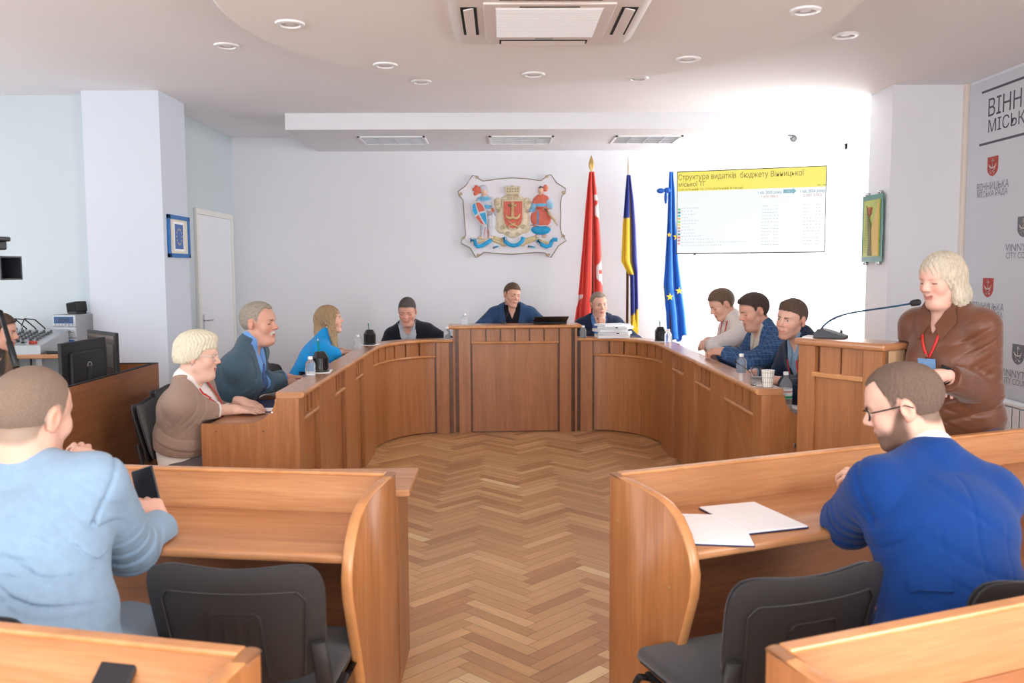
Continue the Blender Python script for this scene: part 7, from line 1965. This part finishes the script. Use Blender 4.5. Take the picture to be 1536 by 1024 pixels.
# ================================================================== coat of arms
def coa():
    t = thing('coat_of_arms', 'painted relief coat of arms with knight, cossack and red shield on the back wall', 'coat of arms', (at(768, 325, y=YB).x, YB-0.006, at(768, 325, y=YB).z))
    SCL = 1/853.0
    def P(cx, cy): return ((cx-562)*SCL*1.0, (540-cy)*SCL)
    raw = [(190, 155), (232, 160), (248, 185), (290, 207), (420, 190), (560, 178), (700, 187), (832, 205), (872, 182), (885, 160), (932, 150), (985, 225), (1070, 280), (1066, 325), (1035, 345), (1020, 420), (1025, 520), (1020, 640), (1032, 705), (1060, 720), (1058, 748), (1076, 768), (1000, 820), (930, 928), (893, 915), (880, 885), (800, 878), (560, 895), (400, 885), (290, 875), (256, 905), (215, 925), (165, 835), (80, 788), (85, 750), (122, 715), (115, 620), (105, 480), (100, 380), (62, 340), (52, 305), (130, 245)]
    pl = [P(*q) for q in raw]
    white = mk('plaque white', (226, 224, 230), 0.6); gold = mk('plaque antique gold', (190, 170, 136), 0.5, var=0.15, vscale=30); brown = mk('plaque brown edge', (140, 122, 96), 0.55); beige = mk('plaque beige', (206, 190, 160), 0.55, var=0.15, vscale=25)
    red = mk('plaque red', (204, 98, 80), 0.55, var=0.12, vscale=25); blue = mk('plaque cyan', (28, 156, 208), 0.5, var=0.2, vscale=20); steel = mk('plaque steel', (170, 172, 182), 0.5, var=0.35, vscale=45)
    D = 0.035; rsil = mk('ribbon silver', (204, 212, 220), 0.5)
    bm = BM(); prism(bm, pl, mat_uvw((0, 0, 0), (1, 0, 0), (0, 0, 1), (0, -1, 0)), D); obj('plaque_plate', bm, white, t)  # white board of the plaque itself, the relief sits on its face
    bm = BM(); tube(bm, [(u, -D, v) for u, v in pl], 0.0055, n=6, closed=True); obj('edge_moulding', bm, brown, t)
    bm = BM()
    for cx, cy, r in ((232, 172, 14), (893, 168, 14), (1048, 318, 16), (1044, 728, 14), (905, 905, 16), (238, 905, 16), (100, 740, 14), (78, 328, 16)):
        u, v = P(cx, cy); pts = [(u+r*SCL*(1-k/26)*math.cos(k*0.55), -D-0.004, v+r*SCL*(1-k/26)*math.sin(k*0.55)) for k in range(22)]; tube(bm, pts, 0.0045, n=6)
    obj('scroll', bm, gold, t)
    # supporters and cartouche as painted relief
    def rel(name, prs, base, paints, lo, hi, par=t, h=0.0045):
        prs = prs+[plane((0, -0.003, 0), (0, 1, 0), k=0.002)]
        m = M.get('plaquepaint')
        if m is None: m = M['plaquepaint'] = mk_attr('painted relief', 0.5, 0.35, mvar=0.12, mscale=40)
        a = P(*lo); b = P(*hi)
        return sdf_mesh(name, prs, V3(a[0], -D-0.075, b[1]), V3(b[0], 0.002, a[1]), h, m, par, base, paints)
    def E(cx, cy, rx, ry, d=0.02, op='u', k=0.008, rot=0):
        u, v = P(cx, cy); R = np.array(Matrix.Rotation(math.radians(rot), 3, 'Y')) if rot else None
        return ell((u, -D, v), (rx*SCL, d, ry*SCL), op, k, R)
    def C(ax, ay, bx, by, ra, rb=None, k=0.006, y=0.0):
        a = P(ax, ay); b = P(bx, by); rb = ra if rb is None else rb
        return cap((a[0], -D-y, a[1]), (b[0], -D-y, b[1]), ra*SCL, rb*SCL, k=k)
    # cartouche
    def shield2(s, cx=570, top=395, bot=660, hw=92):
        return [((cx+(x*hw*s)), top+(bot-top)/2+(y*(bot-top)/2*s)) for x, y in ((-1, -1), (1, -1), (1, 0.25), (0.86, 0.62), (0.5, 0.88), (0, 1), (-0.5, 0.88), (-0.86, 0.62), (-1, 0.25))]
    prs = [E(568, 560, 160, 175, 0.026), E(568, 380, 110, 50, 0.026), E(430, 420, 45, 60, 0.026), E(705, 420, 45, 60, 0.026), E(568, 700, 60, 45, 0.024), E(460, 640, 55, 60, 0.022), E(680, 640, 55, 60, 0.022)]
    ca = rel('cartouche', prs, (214, 200, 172), [(E(568, 560, 140, 160, 0.2).fn, (226, 214, 190), 0.01)], (370, 320), (770, 760))
    bm = BM(); prism(bm, [P(*q) for q in shield2(1.10)], mat_uvw((0, -D-0.022, 0), (1, 0, 0), (0, 0, 1), (0, -1, 0)), 0.012, bev=0.003); obj('shield_rim', bm, beige, t)
    bm = BM(); prism(bm, [P(*q) for q in shield2(0.96)], mat_uvw((0, -D-0.034, 0), (1, 0, 0), (0, 0, 1), (0, -1, 0)), 0.003); sh = obj('shield_field', bm, red, t)
    yb = 0.037
    bm = BM()
    def bar(pts, r, bm=bm): tube(bm, [(P(*q)[0], -D-yb, P(*q)[1]) for q in pts], [x*SCL for x in r] if isinstance(r, list) else r*SCL, n=8)
    bar([(567, 408), (567, 560)], 15); bar([(530, 440), (604, 440)], 14)
    bar([(500, 515), (510, 545), (540, 560), (567, 545), (594, 560), (624, 545), (636, 515)], [4, 12, 13, 15, 13, 12, 4])
    bar([(500, 570), (560, 612), (625, 640)], [4, 9, 6]); bar([(636, 570), (575, 612), (510, 640)], [4, 9, 6]); bar([(606, 655), (628, 622)], 7); bar([(530, 655), (508, 622)], 7)
    obj('anchor_and_sabres', bm, mk('shield ochre', (214, 186, 136), 0.5), sh)
    bm = BM()
    for sgn in (-1, 1):
        for (cx, cy, r, tw) in ((535, 365, 26, 1), (418, 415, 22, 1), (430, 490, 20, -1), (470, 640, 24, 1), (520, 700, 20, -1)):
            x = cx if sgn < 0 else 1136-cx
            pts = []
            for k in range(20):
                a = k*0.5*tw*-sgn; q = r*(1-k/22); u, v = P(x+q*math.cos(a), cy+q*math.sin(a)); pts.append((u, -D-0.026, v))
            tube(bm, pts, 0.0042, n=5)
    obj('cartouche_scrolls', bm, gold, ca)
    # mural crown
    bm = BM(); prism(bm, [P(*q) for q in ((505, 335), (630, 335), (642, 262), (612, 255), (606, 268), (585, 266), (582, 252), (553, 252), (550, 266), (528, 268), (522, 256), (490, 262))], mat_uvw((0, -D, 0), (1, 0, 0), (0, 0, 1), (0, -1, 0)), 0.035, bev=0.004); cr = obj('crown', bm, beige, t)
    bm = BM()
    for cx in (520, 545, 568, 592, 615):
        for cy in (285, 308):
            u, v = P(cx, cy); box(bm, (u, -D-0.035, v), (0.018, 0.004, 0.014))
    obj('crown_blocks', bm, mk('crown brown', (160, 142, 112), 0.6), cr)  # darker brown blocks on the crown
    # knight
    prs = [E(300, 315, 30, 38, 0.03), E(290, 275, 42, 34, 0.032), E(310, 400, 66, 70, 0.036), E(322, 500, 58, 50, 0.034), C(300, 540, 285, 640, 30, 24), C(345, 540, 350, 640, 30, 24), C(285, 640, 275, 725, 24, 20), C(350, 640, 350, 725, 24, 20), E(262, 740, 34, 16, 0.026), E(360, 738, 34, 16, 0.026), C(365, 380, 385, 455, 24, 20), C(385, 455, 410, 520, 18, 14), C(250, 380, 215, 450, 24, 20)]
    for a in ((225, 260), (205, 285), (215, 325)): prs += [C(265, 300, a[0], a[1], 14, 18)]
    kn = rel('knight', prs, (190, 190, 200), [(E(300, 322, 26, 30, 0.2).fn, (226, 184, 160), 0.004), (E(222, 300, 50, 60, 0.2).fn, (216, 110, 86), 0.008), (E(300, 375, 60, 22, 0.2).fn, (110, 178, 214), 0.008), (E(318, 450, 50, 20, 0.2).fn, (96, 170, 210), 0.006), (E(322, 510, 60, 26, 0.2).fn, (150, 146, 150), 0.006), (E(318, 700, 24, 50, 0.2).fn, (206, 120, 96), 0.008), (E(380, 480, 18, 22, 0.2).fn, (214, 130, 104), 0.006), (E(262, 742, 40, 16, 0.2).fn, (222, 196, 172), 0.006), (E(362, 742, 36, 16, 0.2).fn, (222, 196, 172), 0.006)], (170, 215), (440, 775))
    def kpoly(name, pts, d0, th, mat, par):
        bm = BM(); prism(bm, [P(*q) for q in pts], mat_uvw((0, -D-d0, 0), (1, 0, 0), (0, 0, 1), (0, -1, 0)), th, bev=0.002); return obj(name, bm, mat, par)
    ks = kpoly('knight_shield', [(180, 425), (215, 398), (262, 400), (300, 440), (322, 500), (330, 580), (322, 645), (270, 620), (215, 560), (180, 490)], 0.036, 0.010, mk('shield silver', (206, 206, 212), 0.5), kn)
    kpoly('shield_quarter', [(222, 410), (258, 410), (290, 445), (306, 485), (250, 500), (232, 455)], 0.046, 0.003, red, ks); kpoly('shield_quarter', [(190, 432), (212, 415), (238, 510), (212, 530), (190, 490)], 0.046, 0.003, blue, ks)
    kpoly('shield_quarter', [(256, 515), (312, 500), (322, 575), (318, 625)], 0.046, 0.003, blue, ks); kpoly('shield_quarter', [(218, 545), (245, 525), (300, 622), (268, 606)], 0.046, 0.003, red, ks)
    # cossack
    prs = [E(835, 295, 30, 40, 0.032), E(880, 275, 24, 34, 0.024), E(838, 400, 70, 72, 0.038), E(835, 445, 62, 24, 0.040), E(835, 555, 100, 95, 0.036), E(835, 665, 94, 48, 0.036), C(880, 370, 925, 440, 28, 32), C(925, 445, 868, 475, 28, 14), C(785, 380, 765, 450, 22, 26), C(765, 460, 730, 490, 24, 12), E(800, 725, 26, 18, 0.026), E(865, 725, 26, 18, 0.026)]
    co = rel('cossack', prs, (214, 110, 90), [(E(828, 300, 30, 40, 0.2).fn, (224, 186, 164), 0.004), (E(826, 262, 34, 16, 0.2).fn, (96, 88, 90), 0.005), (E(885, 275, 24, 34, 0.2).fn, (222, 130, 104), 0.005), (E(925, 425, 40, 50, 0.2).fn, (150, 196, 222), 0.008), (E(752, 460, 40, 46, 0.2).fn, (130, 186, 218), 0.008), (E(835, 435, 64, 16, 0.2).fn, (110, 178, 214), 0.005), (E(835, 672, 105, 42, 0.2).fn, (40, 156, 206), 0.006), (E(806, 560, 8, 80, 0.2).fn, (60, 150, 196), 0.004), (E(830, 728, 60, 14, 0.2).fn, (206, 192, 172), 0.005), (E(872, 470, 14, 14, 0.2).fn, (228, 196, 176), 0.004)], (700, 215), (980, 760))
    bm = BM(); tube(bm, [(P(*q)[0], -D-0.04, P(*q)[1]) for q in ((868, 468), (910, 510), (955, 565), (992, 630))], [14*SCL, 16*SCL, 14*SCL, 3*SCL], n=8); obj('sabre', bm, beige, co)
    bm = BM(); tube(bm, [(P(*q)[0], -D-0.037, P(*q)[1]) for q in ((735, 625), (790, 622), (835, 632), (880, 626), (935, 640))], 6*SCL, n=6); obj('coat_hem', bm, mk('silver hem', (208, 206, 210), 0.5), co)
    # ground of wheat ears and the blue ribbon
    prs = [C(395, 742, 470, 770, 20, 20), C(670, 770, 765, 742, 20, 20), C(240, 780, 330, 760, 14, 14), C(800, 760, 900, 790, 14, 14), C(470, 808, 670, 808, 13, 13), C(380, 760, 480, 800, 16, 16), C(770, 760, 660, 800, 16, 16)]
    rel('wheat_ground', prs, (212, 192, 150), [], (200, 700), (960, 850))
    for pts in ([(165, 762), (205, 760), (215, 800), (232, 822), (275, 815), (320, 790), (365, 760)], [(480, 735), (495, 775), (530, 805), (575, 815), (620, 805), (655, 775), (668, 735)], [(800, 765), (840, 805), (885, 828), (920, 815), (935, 780), (955, 758), (990, 762)], [(380, 835), (405, 826), (430, 822)], [(710, 822), (740, 826), (775, 832)]):
        bm = BM(); w = 19 if len(pts) > 3 else 9
        tube(bm, [(P(*q)[0], -D-0.030, P(*q)[1]) for q in pts], 1, n=8, flat=(0.012, w*SCL)); rb = obj('ribbon', bm, blue, t, smooth=True)
        bm = BM()
        for s in (-1, 1):
            q2 = []
            for i, q in enumerate(pts):
                a = pts[max(i-1, 0)]; b = pts[min(i+1, len(pts)-1)]; d = Vector((b[0]-a[0], b[1]-a[1])).normalized(); nn = Vector((-d.y, d.x))*s*w*1.1
                q2.append((P(q[0]+nn.x, q[1]+nn.y)[0], -D-0.032, P(q[0]+nn.x, q[1]+nn.y)[1]))
            tube(bm, q2, 0.004, n=6)
        obj('ribbon_edge', bm, rsil, rb)
coa()
# ================================================================== the operator's corner
# work table
TZ = 0.935
t = thing('work_table', 'wooden work table along the wall carrying the mixing desk', 'table', (-4.0, 6.95, 0))
bm = BM(); box2(bm, (-1.1, -0.42, TZ-0.03), (0.715, 0.44, TZ), bev=0.003); obj('table_top', bm, M['wood_x'], t)
for x in (-1.05, 0.50):
    for y in (-0.36, 0.38):
        bm = BM(); box2(bm, (x-0.022, y-0.022, 0), (x+0.022, y+0.022, TZ-0.03)); obj('leg', bm, M['grey'], t)
bm = BM(); box2(bm, (-1.05, 0.36, 0.45), (0.5, 0.38, TZ-0.03)); obj('modesty_board', bm, mk('blue grey board', (150, 166, 178), 0.6), t)
bm = BM()
for k in range(3):
    x = 0.24+k*0.10; tube(bm, [(x, -0.38, TZ-0.02), (x+0.01, -0.40, TZ-0.15), (x-0.02, -0.39, TZ-0.32), (x+0.015, -0.38, TZ-0.5)], 0.008 if k else 0.016, n=6)
tag_o = obj('hanging_cable', bm, M['black'], t)

# mixing desk
t = thing('mixing_console', 'grey audio mixing console with rows of knobs and plugged cables', 'mixing console', (-3.82, 6.76, TZ))
bm = BM(); prism(bm, [(-0.20, 0), (0.24, 0), (0.24, 0.16), (-0.20, 0.066)], mat_uvw((-0.42, 0, 0), (0, 1, 0), (0, 0, 1), (1, 0, 0)), 0.76, bev=0.006); obj('body', bm, M['silver'], t)
sl = 0.115/0.54
def onc(x, y, d=0.0): return Vector((x, y, 0.045+(y+0.30)*sl+d))
kb = mk('knob grey', (86, 88, 92), 0.4); kb2 = mk('knob red', (190, 70, 50), 0.4)
for i in range(12):
    for j in range(6):
        bm = BM(); p = onc(-0.37+i*0.056, -0.06+j*0.042); lathe(bm, [(0.011, 0), (0.010, 0.020), (0, 0.021)], n=8, c=p)
        obj('knob', bm, kb, t)
bm = BM()
for i in range(12): box(bm, onc(-0.37+i*0.056, -0.13, 0.006), (0.004, 0.10, 0.003)); box(bm, onc(-0.37+i*0.056, -0.135+0.03*math.sin(i*1.7), 0.014), (0.014, 0.024, 0.016), bev=0.002)
obj('faders', bm, M['black'], t)
bm = BM()
for dx in (0, 0.02, 0.04): lathe(bm, [(0.012, 0), (0.011, 0.02), (0, 0.021)], n=8, c=onc(0.24+dx, -0.15))
obj('red_knobs', bm, kb2, t)
for i in range(6):
    bm = BM(); x = -0.38+i*0.075; p = onc(x, 0.19); tube(bm, [p, p+Vector((0, 0.0, 0.05)), p+Vector((0.02, 0.01, 0.10)), p+Vector((0.09, 0.03, 0.09)), p+Vector((0.15, 0.06, 0.02)), p+Vector((0.16, 0.08, -0.08))], 0.0055, n=6); cb = obj('cable', bm, M['black'], t)
    bm = BM(); tube(bm, [p-Vector((0, 0, 0.0)), p+Vector((0, 0, 0.045))], 0.010, n=8); obj('plug', bm, M['chrome'], cb)

# stereo unit with a small black speaker on it
t = thing('stereo_unit', 'small silver stereo unit with blue displays beside the mixing console', 'stereo', (-3.50, 7.17, TZ), math.radians(-10))
bm = BM(); box2(bm, (-0.105, -0.14, 0), (0.105, 0.16, 0.275), bev=0.004); obj('case', bm, M['grey'], t)
for z0, z1, m in ((0.005, 0.085, M['silver']), (0.09, 0.175, M['silver']), (0.18, 0.272, M['silver'])):
    bm = BM(); box2(bm, (-0.103, -0.152, z0), (0.103, -0.139, z1), bev=0.003); fc = obj('front_panel', bm, m, t)
    if z0 > 0.15 or z0 < 0.05:
        bm = BM(); box2(bm, (-0.085, -0.155, z0+0.025), (0.085, -0.151, z1-0.012)); obj('display', bm, mk_emit('display blue', (40, 110, 190), 0.35), fc)
        if z0 > 0.15:
            bm = BM(); box2(bm, (-0.04, -0.1565, z0+0.038), (0.05, -0.1545, z1-0.024)); obj('readout', bm, mk('readout', (16, 48, 76), 0.3), fc)
    bm = BM()
    for k in range(6): lathe(bm, [(0.007, 0.0), (0.006, -0.010), (0, -0.011)], n=8, c=(-0.075+k*0.030, -0.152, z0+0.014), axis='y')
    if 0.05 < z0 < 0.15:
        for k in range(6): lathe(bm, [(0.010, 0.0), (0.009, -0.010), (0, -0.011)], n=8, c=(-0.075+k*0.030, -0.152, z0+0.055), axis='y')
    obj('buttons', bm, M['chrome'], fc)
t = thing('speaker', 'small black box speaker on top of the stereo unit', 'speaker', (-3.49, 7.17, TZ+0.276), math.radians(-25))
bm = BM(); box2(bm, (-0.045, -0.05, 0.0), (0.055, 0.05, 0.02), bev=0.004); obj('foot', bm, M['black'], t)
bm = BM(); box(bm, (0.0, 0, 0.055), (0.125, 0.10, 0.085), bev=0.008, rot=Matrix.Rotation(math.radians(-8), 3, 'Y')); obj('housing', bm, M['blackmatte'], t)
bm = BM(); box(bm, (0.0, -0.051, 0.055), (0.10, 0.004, 0.06), rot=Matrix.Rotation(math.radians(-8), 3, 'Y')); obj('grille', bm, M['dark'], t)
t = thing('card_box', 'small red and blue carton between stereo unit and column', 'box', (-3.325, 7.30, TZ), math.radians(4))
bm = BM(); box2(bm, (-0.05, -0.03, 0), (0.05, 0.03, 0.07)); obj('lower_part', bm, mk('carton red', (196, 92, 74), 0.6, var=0.4, vscale=30), t)
bm = BM(); box2(bm, (-0.05, -0.03, 0.07), (0.05, 0.03, 0.115)); obj('upper_part', bm, mk('carton blue', (44, 58, 128), 0.6), t)
t = thing('small_recorder', 'flat black recorder on the table edge in front of the stereo unit', 'recorder', (-3.375, 6.66, TZ), math.radians(10))
bm = BM(); box2(bm, (-0.08, -0.08, 0), (0.08, 0.08, 0.022), bev=0.004); obj('case', bm, M['blackmatte'], t)
bm = BM(); box2(bm, (-0.07, -0.06, 0.022), (0.02, 0.05, 0.026), bev=0.001); obj('key_panel', bm, M['grey'], t)

# operator desk inside the booth, two monitors on it
t = thing('operator_desk', 'low desk inside the booth carrying two black monitors', 'desk', (-2.95, 5.1, 0))
bm = BM(); box2(bm, (-0.28, -1.1, 0.70), (0.615, 0.60, 0.73), bev=0.003); obj('desk_top', bm, M['wood_dark2'], t)
for x in (-0.24, 0.58):
    for y in (-1.05, 0.55):
        bm = BM(); box2(bm, (x-0.02, y-0.02, 0), (x+0.02, y+0.02, 0.70)); obj('leg', bm, M['black_metal'], t)
def monitor(name, label, c, rz, w, h, back):
    t = thing(name, label, 'monitor', (c[0], c[1], 0.73), rz, group='black monitors in the booth')
    z0 = c[2]-0.73
    bm = BM(); box(bm, (0, 0.006, z0), (w, 0.022, h), bev=0.004); hs = obj('housing', bm, M['blackmatte'], t)
    bm = BM(); box(bm, (0, 0.028, z0), (w*0.72, 0.026, h*0.62), bev=0.010); obj('rear_hump', bm, M['blackmatte'], t)
    bm = BM(); box(bm, (0, -0.0055, z0+0.004), (w-0.03, 0.002, h-0.045)); scn = obj('screen', bm, mk('dark screen', (36, 34, 34), 0.2), t)
    bm = BM(); tube(bm, [(0, 0.035, 0.012), (0, 0.035, z0)], 1, n=8, flat=(0.035, 0.014)); obj('neck', bm, M['black'], t)
    bm = BM(); box(bm, (0, 0.0, 0.007), (0.24, 0.14, 0.014), bev=0.006); obj('base', bm, M['black'], t)
    return t, z0, hs, scn
t, z0, hs, scn = monitor('computer_monitor', 'black monitor seen from behind with a round maker badge', (-2.43, 5.03, 1.01), 0.0, 0.50, 0.30, True)
t.rotation_euler = (0, 0, math.radians(-92))
# badge: ring with letters
bm = BM(); tube(bm, [(0.024*math.cos(2*PI*k/24), 0.0425, z0+0.024*math.sin(2*PI*k/24)) for k in range(24)], 0.0022, n=6, closed=True); obj('badge_ring', bm, M['grey'], hs)
text('badge_lettering', 'DELL', 0.020, Matrix.Translation((0, 0.0425, z0-0.007)) @ mat_uvw((0, 0, 0), (-1, 0, 0), (0, 0, 1), (0, 1, 0)), M['grey'], hs, align='CENTER', fit=0.036)
t, z0, hs, scn = monitor('computer_monitor', 'black monitor facing us with a yellowish video picture', (-2.52, 5.48, 1.035), math.radians(-46), 0.48, 0.29, False)
bm = BM(); box(bm, (-0.03, -0.0070, z0-0.015), (0.20, 0.001, 0.19)); vp = obj('video_picture', bm, mk_emit('video ochre', (150, 130, 62), 0.5), scn)
bm = BM(); box(bm, (-0.075, -0.0078, z0-0.0), (0.05, 0.001, 0.15)); box(bm, (0.01, -0.0078, z0-0.06), (0.11, 0.001, 0.07)); obj('video_shapes', bm, mk_emit('video dark', (104, 82, 40), 0.45), vp)
bm = BM(); box(bm, (0, -0.0070, z0+0.115), (0.44, 0.001, 0.018)); obj('tool_bar', bm, mk_emit('video bar', (92, 84, 76), 0.4), scn)
bm = BM(); box(bm, (0.15, -0.0070, z0-0.0), (0.10, 0.001, 0.14)); obj('side_list', bm, mk_emit('video list', (62, 58, 54), 0.4), scn)

# camcorder on a tripod, left edge
c = at(14, 402, y=3.35)
t = thing('camcorder', 'black video camera with square lens hood on a tripod at the left edge', 'video camera', (c.x-0.10, 3.35, 0), math.radians(-12))
zc = c.z
bm = BM(); box(bm, (-0.16, 0.0, zc+0.005), (0.26, 0.11, 0.12), bev=0.015); obj('body', bm, M['blackmatte'], t)
bm = BM(); tube(bm, [(-0.05, 0, zc), (0.06, 0, zc)], 0.042, n=18); obj('lens_barrel', bm, M['black'], t)
bm = BM()
A = [(0.05, -0.040, -0.035), (0.05, 0.040, -0.035), (0.05, 0.040, 0.035), (0.05, -0.040, 0.035)]; B = [(0.125, -0.055, -0.045), (0.125, 0.055, -0.045), (0.125, 0.055, 0.045), (0.125, -0.055, 0.045)]; Ci = [(0.125, -0.049, -0.039), (0.125, 0.049, -0.039), (0.125, 0.049, 0.039), (0.125, -0.049, 0.039)]; Di = [(0.06, -0.034, -0.030), (0.06, 0.034, -0.030), (0.06, 0.034, 0.030), (0.06, -0.034, 0.030)]
V = [[bm.verts.new((x, y, z+zc)) for x, y, z in q] for q in (A, B, Ci, Di)]
for i in range(3):
    for k in range(4): bm.faces.new((V[i][k], V[i][(k+1) % 4], V[i+1][(k+1) % 4], V[i+1][k]))
bm.faces.new(V[3]); obj('lens_hood', bm, M['black_metal'], t)
bm = BM(); box(bm, (-0.06, 0.0, zc+0.085), (0.24, 0.05, 0.028), bev=0.008); box(bm, (-0.14, 0, zc+0.066), (0.03, 0.03, 0.04)); hd = obj('top_handle', bm, M['blackmatte'], t)
bm = BM(); box(bm, (0.045, 0.0, zc+0.087), (0.07, 0.075, 0.036), bev=0.006); box(bm, (0.02, 0, zc+0.11), (0.16, 0.07, 0.018), bev=0.005); obj('viewfinder', bm, M['black'], hd)
bm = BM(); lathe(bm, [(0.045, zc-0.14), (0.05, zc-0.10), (0.045, zc-0.06), (0, zc-0.058)], n=18, c=(-0.16, 0, 0)); obj('tripod_head', bm, M['black'], t)
bm = BM(); tube(bm, [(-0.16, 0, 0.75), (-0.16, 0, zc-0.13)], 0.020, n=12); obj('centre_column', bm, M['black_metal'], t)
for k in range(3):
    a = math.radians(100+120*k); d = Vector((math.cos(a), math.sin(a), 0))
    bm = BM(); tube(bm, [Vector((-0.16, 0, 1.15))+d*0.03, Vector((-0.16, 0, 0.02))+d*0.42], 0.014, n=8); lg = obj('leg', bm, M['black_metal'], t)
    bm = BM(); lathe(bm, [(0.02, 0), (0.02, 0.03), (0.012, 0.04)], n=10, c=Vector((-0.16, 0, 0))+d*0.425); obj('rubber_foot', bm, M['black'], lg)
e0 = at(1, 468, y=3.22); e1 = at(25, 552, y=3.05)
Ri = Matrix.Rotation(math.radians(12), 3, 'Z')
q0, q1 = Ri @ (e0-Vector(t.location)), Ri @ (e1-Vector(t.location))
bm = BM(); tube(bm, [Vector((-0.15, 0, zc-0.09)), q0, q1], 0.009, n=8); ph = obj('pan_handle', bm, M['black_metal'], t)
bm = BM(); tube(bm, [q0.lerp(q1, 0.55), q1], 0.0115, n=10); obj('grip', bm, M['blackmatte'], ph)
# ================================================================== light
def area(name, loc, rot, sx, sy, power, color=(1, 1, 1)):
    l = bpy.data.lights.new(name, 'AREA'); l.shape = 'RECTANGLE'; l.size = sx; l.size_y = sy; l.energy = power; l.color = color
    o = bpy.data.objects.new(name, l); COL.objects.link(o); o.location = loc; o.rotation_euler = rot
    return o
w = bpy.data.worlds.new('sky'); sc.world = w; w.use_nodes = True
bg = w.node_tree.nodes['Background']; bg.inputs[0].default_value = (0.86, 0.93, 1.0, 1); bg.inputs[1].default_value = 1.6
for i, (ya, yb, za, zb) in enumerate(HR):
    p = (100, 75)[i]
    area('daylight_right_%d' % i, (3.95, (ya+yb)/2, (za+zb)/2), (0, math.radians(90), 0), zb-za-0.1, yb-ya-0.1, p, (1, 0.985, 0.96))
for i, (ya, yb, za, zb) in enumerate(HL):
    area('daylight_left_%d' % i, (-5.78, (ya+yb)/2, (za+zb)/2), (0, math.radians(-90), 0), zb-za-0.1, yb-ya-0.1, (8, 28, 0.3)[i], (0.9, 0.96, 1.0))
for i, (xa, xb, za, zb) in enumerate(HF):
    area('daylight_front_%d' % i, ((xa+xb)/2, -2.95, (za+zb)/2), (math.radians(90), 0, 0), xb-xa-0.1, zb-za-0.1, (40, 92)[i], (0.95, 0.975, 1.0))
sc.view_settings.view_transform = 'Standard'; sc.view_settings.look = 'None'; sc.view_settings.exposure = EXPO; sc.view_settings.gamma = 1.0
sc.view_settings.use_curve_mapping = False
try:
    sc.cycles.use_denoising = True; sc.cycles.max_bounces = 8; sc.cycles.transparent_max_bounces = 12
    sc.cycles.sample_clamp_indirect = 6.0
except Exception: pass
